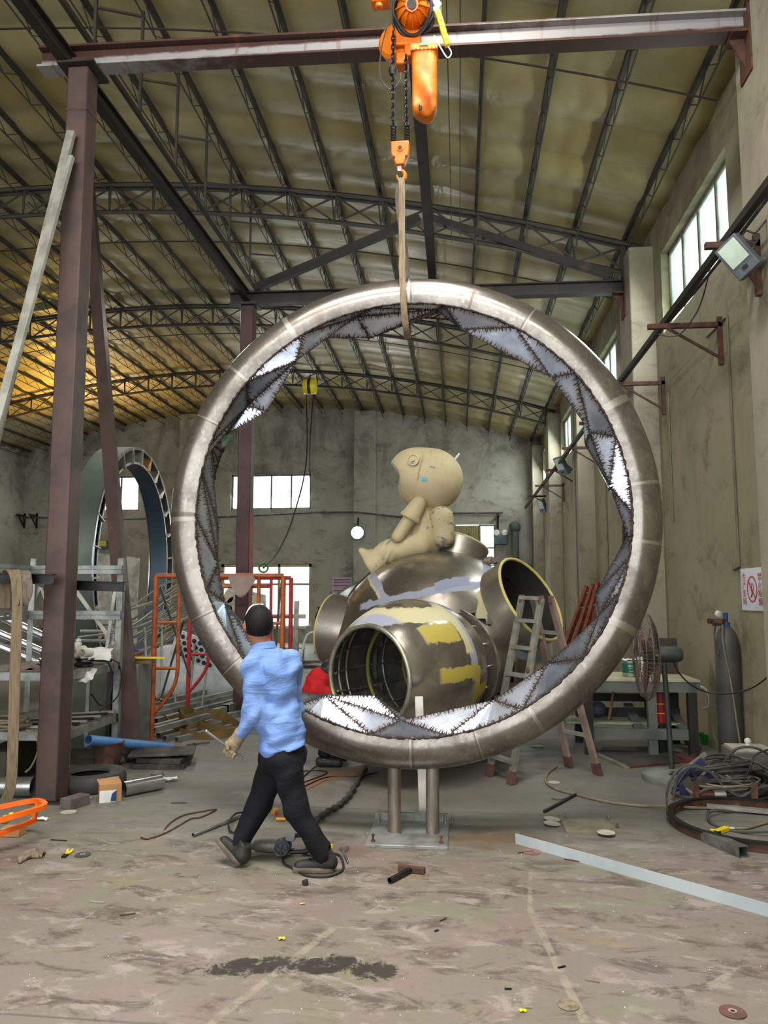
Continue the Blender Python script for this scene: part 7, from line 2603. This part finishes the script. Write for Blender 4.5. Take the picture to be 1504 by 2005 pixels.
# long aluminium strip
s_a, s_b = G(1010, 1652), G(1500, 1794)
dd = (s_b - s_a).normalized()
one(MB().bar(s_a + V((0, 0, .006)), s_b + dd * .9 + V((0, 0, .006)), .004, .125, V((0, 0, 1))), 'metal_strip', mat('bluish_white_strip', (196, 204, 208), (178, 188, 192), 2, .35, .3), 'long pale metal strip lying slantwise on the floor', 'strip')
# ------------------------------------------------------------------ things lying about on the floor
# angle grinder behind the walking man
g0, g1 = G(484, 1668, .045), G(560, 1668, .05)
g0.y = g1.y = 5.08
g0, g1 = at(470, 1660, Y=5.1), at(540, 1662, Y=5.1)
t = thing('power_drill', 'large grey and blue two-handed power tool lying at the striding man\'s feet', 'power tool', (g0.x + .15, 5.1, 0))
z_ = .06
A = V((g0.x, 5.1, z_))
MB().lathe([(0, 0), (.022, 0), (.028, .02), (.03, .1), (.04, .11), (.044, .2), (.042, .26)], A, (1, -.05, 0), 22).build('gear_barrel', mat('grey_tool_metal', (124, 120, 112), (100, 97, 90), 6, .5, .3), t)
c = A + V((.29, -.02, .0))
MB().lathe([(0, -.06), (.05, -.055), (.056, 0), (.05, .05), (0, .055)], c, (.05, -1, .1), 28).build('motor', mat('dark_blue_tool', (38, 52, 72), (30, 42, 58), 5, .5), t)
MB().torus(c + V((.0, -.058, .004)), (.05, -1, .1), .04, .006, 28, 6).build('vent_ring', MT['cable'], t)
v_ = MB()
for k in range(5):
    a = 2 * PI * k / 5
    v_.bar(c + V((0, -.06, 0)), c + V((.036 * math.cos(a), -.062, .036 * math.sin(a))), .01, .004)
v_.build('vent_spokes', MT['cable'], t)
MB().tube(crv([c + V((.03, .01, .04)), c + V((.09, .02, .07)), c + V((.19, .02, .06)), c + V((.2, .02, .03)), c + V((.17, .01, -.02)), c + V((.05, 0, -.03))], 6), .016, 9).build('d_handle', MT['blackm'], t)
MB().box(c + V((.05, .0, .06)), (.06, .05, .04)).build('switch_housing', mat('grey_plastic', (120, 122, 122), (100, 102, 102), 5, .5), t, bevel=.006)
MB().tube(crv([c + V((.19, .0, .01)), G(590, 1668, .01), G(615, 1675, .01), G(660, 1672, .01), G(672, 1690, .01), G(668, 1706, .008), G(640, 1716, .008), G(600, 1714, .008), G(570, 1698, .008), G(556, 1690, .008), G(556, 1676, .01), G(575, 1662, .02)], 7), .0075, 7).build('power_cord', MT['black'], t)
# adjustable wrench
p = G(674, 1676, .008)
t = thing('spanner', 'grey adjustable spanner lying near the base plate', 'spanner', p)
a, b = G(672, 1667, .008), G(681, 1689, .008)
MB().bar(a, b, .012, .022, (0, 0, 1)).build('handle', MT['steel'], t, bevel=.004)
MB().prism([G(664, 1664, .002), G(672, 1670, .002), G(680, 1668, .002), G(684, 1661, .002), G(678, 1660, .002), G(674, 1664, .002), G(668, 1660, .002)], (0, 0, .014)).build('jaw', MT['steel'], t)
# T-shaped hammer-like tool
t = thing('hammer', 'rusty T-shaped steel hammer lying on the bare floor', 'hammer', G(795, 1708))
MB().bar(G(780, 1699, .02), G(832, 1705, .02), .034, .036).build('head', MT['rust'], t, bevel=.003)
MB().pipe(G(763, 1724, .02), G(803, 1703, .02), .0165, .003, 18).build('handle', MT['blackm'], t)
one(MB().sphere(G(598, 1728, .016), .02, (1.0, .8, .9), 8).jitter(.003), 'black_lump', MT['black'], 'small black lump on the floor before the shoe', 'lump')
# pliers, disc, rag at the left
t = thing('pliers', 'pliers with yellow and black handles on the floor', 'pliers', G(130, 1672))
MB().bar(G(124, 1678, .008), G(130, 1673, .008), .03, .014).build('jaw', MT['blackm'], t, bevel=.003)
for q, k in (((128, 1674), (133, 1664)), ((130, 1674), (142, 1664))):
    MB().tube(crv([G(*q, .008), G((q[0] + k[0]) / 2 + 1, (q[1] + k[1]) / 2, .009), G(*k, .009)], 4), .008, 7).build('handle', MT['yellow'], t)


def fdisc(px, py, r, m, lb, hole=True, name='cutting_disc', tilt=0.0, z=.002):
    c = G(px, py, z)
    t = thing(name, lb, 'disc', c)
    ax_ = V((math.sin(tilt), 0, math.cos(tilt)))
    c = c + V((0, 0, abs(math.sin(tilt)) * r))
    if hole:
        MB().lathe([(r * .16, 0), (r, 0), (r, .004), (r * .4, .004), (r * .36, .006), (r * .16, .006)], c, ax_, 36, closed=True).build('wheel', m, t)
        MB().lathe([(r * .18, .0062), (r * .34, .0064)], c, ax_, 24).build('hub_ring', MT['alu'], t)
    else:
        MB().lathe([(0, 0), (r, 0), (r, .002), (0, .003)], c, ax_, 36).build('wheel', m, t)
    return t


fdisc(162, 1674, .05, MT['discgrey'], 'small grey cutting disc beside the yellow-handled pliers')
fdisc(1435, 1982, .052, MT['discbrown'], 'brown grinding disc with pale centre in the near corner of the floor')
fdisc(1113, 1968, .045, mat('worn_pale_disc', (130, 116, 96), (96, 84, 72), 26, .7), 'worn pale disc with metal crumbs lying near the camera', False)
fdisc(1041, 1668, .06, mat('faded_red_disc', (134, 96, 92), (112, 82, 78), 8, .8), 'faded red disc under the end of the long pale strip', False)
for i, (px, py, r, lb) in enumerate(((1081, 1605, .062, 'upper white disc left of the floor plate'), (1081, 1614, .06, 'lower white disc left of the floor plate'), (1187, 1630, .062, 'white disc lying on the front of the floor plate'),
                                     (1052, 1461, .07, 'white disc on the floor behind the ladder foot'), (1085, 1532, .055, 'white disc beside the hose by the ladder'), (165, 1563, .055, 'white disc behind the grey brick'), (134, 1590, .06, 'pale disc before the grey brick'))):
    fdisc(px, py, r, MT['disc'], lb, False, z=.002 + (.02 if i == 2 else .004 * (i % 2)), tilt=.1 if i < 2 else 0)
one(MB().prism([G(1097, 1607), G(1180, 1607), G(1223, 1633), G(1110, 1633)], (0, 0, .014)), 'floor_plate', mat('dusty_floor_plate', (140, 134, 112), (118, 112, 94), 4, .7, .2), 'dusty flat steel plate with bolts lying on the floor', 'plate')
pl = [o for o in bpy.data.objects if o.name.startswith('floor_plate')][-1]
for px, py in ((1107, 1604), (1192, 1604), (1209, 1625)):
    q = G(px, py, .0)
    MB().cyl(q, q + V((0, 0, .05)), .008, n=8).cyl(q + V((0, 0, .014)), q + V((0, 0, .026)), .014, n=6).build('anchor_bolt', MT['steel'], pl)
one(MB().bar(G(1066, 1589, .012), G(1129, 1555, .012), .02, .02), 'steel_bar', MT['blackm'], 'thin dark square bar on the floor near the hose', 'bar')
one(MB().tube(crv([G(1080, 1563, .004), G(1095, 1566, .004), G(1110, 1562, .004)], 5), .004, 5), 'wire_offcut', MT['cable'], 'curved wire offcut beside the thin dark bar', 'wire')
# black pipe and bent wire left of the man
one(MB().pipe(G(378, 1635, .014), G(478, 1596, .014), .014, .002, 16), 'steel_tube', MT['steel'], 'slim steel tube lying on the floor behind the leading leg', 'tube')
one(MB().tube(crv([G(276, 1640, .006), G(292, 1642, .006), G(330, 1628, .006), G(372, 1604, .006), G(394, 1600, .006), G(424, 1585, .006), G(400, 1588, .006), G(360, 1596, .006), G(335, 1610, .006), G(322, 1624, .006)], 4), .006, 6), 'bent_wire', MT['rust'], 'long bent wire lying on the open floor', 'wire')
one(MB().tube(crv([G(478, 1590, .02), G(460, 1594, .05), G(448, 1610, .05), G(450, 1626, .02), G(462, 1632, .01)], 7), .008, 7), 'cable_loop', MT['black'], 'black cable loop behind the leading leg', 'cable')
one(coil(G(500, 1520) + V((0.25, .2, 0)), .01, 1, .004), 'wire_twist', MT['rust'], 'tiny wire twist behind the trousers', 'wire')
# cables, rag rope and cardboard behind the man
one(MB().prism([G(575, 1545), G(612, 1520), G(715, 1497), G(720, 1518), G(700, 1523), G(640, 1528), G(585, 1555)], (0, 0, .006)), 'cardboard_sheet', MT['kraft'], 'flattened brown cardboard sheet under the ring', 'cardboard')
one(MB().tube(crv([G(716, 1505, .03), G(700, 1530, .03), G(684, 1556, .035), G(665, 1575, .03), G(640, 1590, .03), G(618, 1606, .03)], 7), [.02 + .008 * math.sin(i * 1.9) for i in range(36)], 9), 'taped_cable', mat('taped_cable_bundle', (70, 66, 60), (44, 42, 40), 16, .8, bump=.5), 'thick taped cable bundle running from under the ring', 'cable')
for pts, lb in (([G(575, 1512, .01), G(620, 1508, .01), G(640, 1514, .01), G(600, 1530, .01), G(588, 1532, .01)], 'thin black cable looped on the cardboard sheet'), ([G(585, 1545, .01), G(640, 1522, .01), G(700, 1520, .01), G(740, 1512, .01)], 'thin black cable along the front of the cardboard sheet'),
                ([G(585, 1530, .012), G(612, 1505, .012), G(640, 1492, .05)], 'thin black cable rising off the cardboard sheet')):
    one(MB().tube(crv(pts, 7), .007, 6), 'thin_cable', MT['black'], lb, 'cable')
MBx = MB().cyl(G(695, 1515, .0), G(697, 1515, .0) + V((0, 0, .1)), .009, n=8)
MBx.bm.free()
one(MB().cyl(G(541, 1604, .012), G(560, 1604, .012), .012, n=10), 'screwdriver_handle', mat('orange_yellow_grip', (222, 150, 20), (200, 130, 16), 5, .5), 'orange screwdriver handle behind the trailing knee', 'screwdriver')
one(MB().bar(G(640, 1658, .012), G(650, 1656, .012), .03, .02), 'yellow_plug', MT['yellow'], 'yellow plug on the floor behind the trailing heel', 'plug')
one(MB().bar(G(535, 1590, .02), G(545, 1588, .02), .05, .04), 'yellow_packet', mat('yellow_red_packet', (206, 160, 60), (160, 60, 50), 20, .5), 'small yellow and red packet between the striding legs', 'packet')
# rag glove
gp_ = G(66, 1680, .02)
t = thing('work_glove', 'dirty crumpled work glove lying before the orange frame', 'glove', gp_)


def ragf(p):
    a = np.array(G(38, 1683, .012))
    b = np.array(G(66, 1672, .02))
    c = np.array(G(98, 1678, .01))
    d = smins([dcap(p, a, b, .014, .03), dcap(p, b, c, .03, .012), dcap(p, np.array(G(50, 1674, .02)), np.array(G(40, 1688, .01)), .02, .012), dcap(p, b, np.array(G(90, 1669, .01)), .02, .01)], .015)
    return d + .006 * np.sin(p[:, 0] * 110) * np.cos(p[:, 1] * 70) + .003 * np.sin(p[:, 0] * 230 + p[:, 2] * 160)


blob(lambda p: np.maximum(ragf(p), .001 - p[:, 2]), np.array(G(20, 1700)) - .06, np.array(G(115, 1650)) + np.array((.06, .06, .09)), .006, 'cloth', MT['rag'], t)
# scraps: each a small offcut of its own
rr6 = random.Random(12)
SCR = [(60, 1602, .05, 'white paper scrap by the orange frame', 'paper'), (345, 1575, 0, '', ''), ]
sheet(G(78, 1605, .004), .12, .05, .008, 3, MT['paper'], 'paper_scrap', 'white paper scrap behind the bright orange frame', 'scrap', .1)
for px, py, L_, a_, m, lb in ((150, 1722, .11, .25, 'alu', 'thin pale metal sliver alone on the open floor'), (190, 1766, .09, -.1, 'alu', 'short pale strip on the floor below the sliver'), (250, 1790, .08, .4, 'rust', 'rusty nail-like rod on the floor'),
                              (115, 1645, .12, -.1, 'blackm', 'dark jagged swarf behind the pliers'), (350, 1572, .12, .2, 'blackm', 'dark wire piece near the sleeve'), (1030, 1668, .12, .4, 'rust', 'rusty wire above the long pale strip'),
                              (1130, 1686, .16, -.4, 'rust', 'rusty wire lying beyond the long pale strip'), (1316, 1776, .03, -.5, 'alu', 'tiny bright screw beside the long pale strip'), (995, 1936, .03, .1, 'blackm', 'tiny dark screw near the worn disc'),
                              (868, 1800, .05, .9, 'rust', 'bent rusty clip on the bare floor'), (855, 1822, .025, .7, 'blackm', 'tiny dark chip beside the bent clip'), (1100, 1893, .04, .5, 'blackm', 'short dark sliver on the pale floor line'),
                              (205, 1655, .03, 0, 'alu', 'tiny bright chip beside the grey cutting disc'), (355, 1715, .03, .5, 'cablelt', 'tiny straw-coloured chip on the open floor'), (1475, 1730, .06, .2, 'alu', 'bright bent clip beyond the long pale strip'),
                              (1160, 1920, .06, -.3, 'cablelt', 'straw-coloured splinter near the worn disc'), (1035, 1972, .03, 0, 'alu', 'bright chip left of the worn disc')):
    c = G(px, py, .004)
    one(MB().bar(c + V((-L_ / 2 * math.cos(a_), -L_ / 2 * math.sin(a_), 0)), c + V((L_ / 2 * math.cos(a_), L_ / 2 * math.sin(a_), 0)), .008, .005), 'metal_scrap', MT[m], lb, 'scrap')
sheet(G(552, 1838, .003), .035, .03, .004, 9, mat('dry_yellow_leaf', (196, 166, 60), (170, 140, 50), 9, .7), 'dry_leaf', 'yellow dry leaf at the edge of the dark oil streak', 'leaf', .3, n=6, thick=.001)
sheet(G(1024, 1979, .003), .03, .02, .004, 2, MT['yellow'], 'yellow_chip', 'tiny yellow and white chip near the camera', 'scrap', .2, n=5, thick=.001)
sheet(G(592, 1770, .003), .03, .012, .003, 6, mat('straw_yellow', (200, 180, 80), (180, 160, 70), 9, .7), 'dry_leaf', 'small yellow leaf scrap right of the open floor centre', 'leaf', .6, n=5, thick=.001)
rr7 = random.Random(77)
cr = MB()
for i in range(170):
    px, py = rr7.uniform(10, 1490), rr7.choice((rr7.uniform(1440, 1720), rr7.uniform(1600, 1990)))
    c = G(px, py, .002)
    s = rr7.uniform(.0015, .004)
    cr.box(c, (s * rr7.uniform(.7, 2), s, .003), rz=rr7.uniform(0, 3))
tag(cr.build('swarf_crumbs', MT['paper'], loc=(0, 0, 0)), 'pale swarf crumbs sprinkled over the whole floor', 'crumbs', kind='stuff')
# ------------------------------------------------------------------ light
w = bpy.data.worlds.new('daylight')
SC.world = w
w.use_nodes = True
bg = w.node_tree.nodes['Background']
bg.inputs[0].default_value = (.93, .98, 1.0, 1)
bg.inputs[1].default_value = 3.0


def area(name, loc, aim, sx, sy, power, col=(1, 1, 1), shape='RECTANGLE', spread=PI):
    l = bpy.data.lights.new(name, 'AREA')
    l.shape = shape
    l.size = sx
    l.size_y = sy
    l.energy = power
    l.color = col
    l.spread = spread
    o = bpy.data.objects.new(name, l)
    COL.objects.link(o)
    o.location = loc
    o.rotation_euler = (V(aim) - V(loc)).to_track_quat('-Z', 'Y').to_euler()
    return o


area('gate_daylight', (-2.5, YF + .3, 4.2), (-2.0, 8, 2.0), 13, 4, 75, (.97, 1, .98))
area('added_overhead_fill', (-.5, 2.4, 7.2), (-.4, 3.1, 0), 5, 1.4, 310, (1, .97, .93), spread=math.radians(100))  # added light under the closed roof, brightens the near floor and ring
area('added_front_fill', (-1.5, -.6, 6.6), (-1.5, 8, 5.4), 7, .5, 85, (1, .98, .95), spread=math.radians(80))  # added front fill for beam web, ring top and hoist; no lamps there
area('high_bay_lamp', (.1, 4.7, 7.1), (-.2, 5.2, 0), .7, .7, 130, (1, .97, .9), 'DISK')
for i, h in enumerate(WIN_R):
    area('side_window_daylight', (XR - .02, (h[0] + h[1]) / 2, (h[2] + h[3]) / 2), (XR - 3, (h[0] + h[1]) / 2, 4.0), 2.0, .95, 100, (.92, 1, .97))
for i, h in enumerate(WIN_B[:3]):
    area('end_window_daylight', ((h[0] + h[1]) / 2, YB - .03, (h[2] + h[3]) / 2), ((h[0] + h[1]) / 2, 20, 1.0), h[1] - h[0], h[3] - h[2], 60, (.95, 1, 1))
area('door_daylight', (.95, YB - .03, 2.0), (.5, 20, .5), .5, 3.6, 40, (.95, 1, 1))
area('warm_work_lamp', (-11.6, 21.5, 4.6), (-11.0, 21.2, 8), .5, .5, 170, (1, .6, .1), 'DISK', math.radians(125))
area('rear_lamp', (lampc.x, 25.2, lampc.z), (lampc.x, 15, .5), .35, .35, 60, (.9, .93, 1), 'DISK')
area('added_mid_fill', (-5.0, 13.5, 7.2), (-5, 13.5, 0), .6, .6, 230, (1, .97, .9), 'DISK')  # added fill to brighten the middle left of the hall

SC.view_settings.view_transform = 'Standard'
SC.view_settings.look = 'None'
SC.view_settings.gamma = 1.0
SC.view_settings.exposure = 0.05
cy = SC.cycles
cy.use_denoising = True
try:
    cy.denoiser = 'OPENIMAGEDENOISE'
except Exception:
    pass
cy.max_bounces = 7
cy.diffuse_bounces = 4
cy.glossy_bounces = 4
cy.transmission_bounces = 4
cy.transparent_max_bounces = 6
cy.sample_clamp_indirect = 6.0
cy.caustics_reflective = False
cy.caustics_refractive = False
cy.use_adaptive_sampling = True
cy.adaptive_threshold = .02
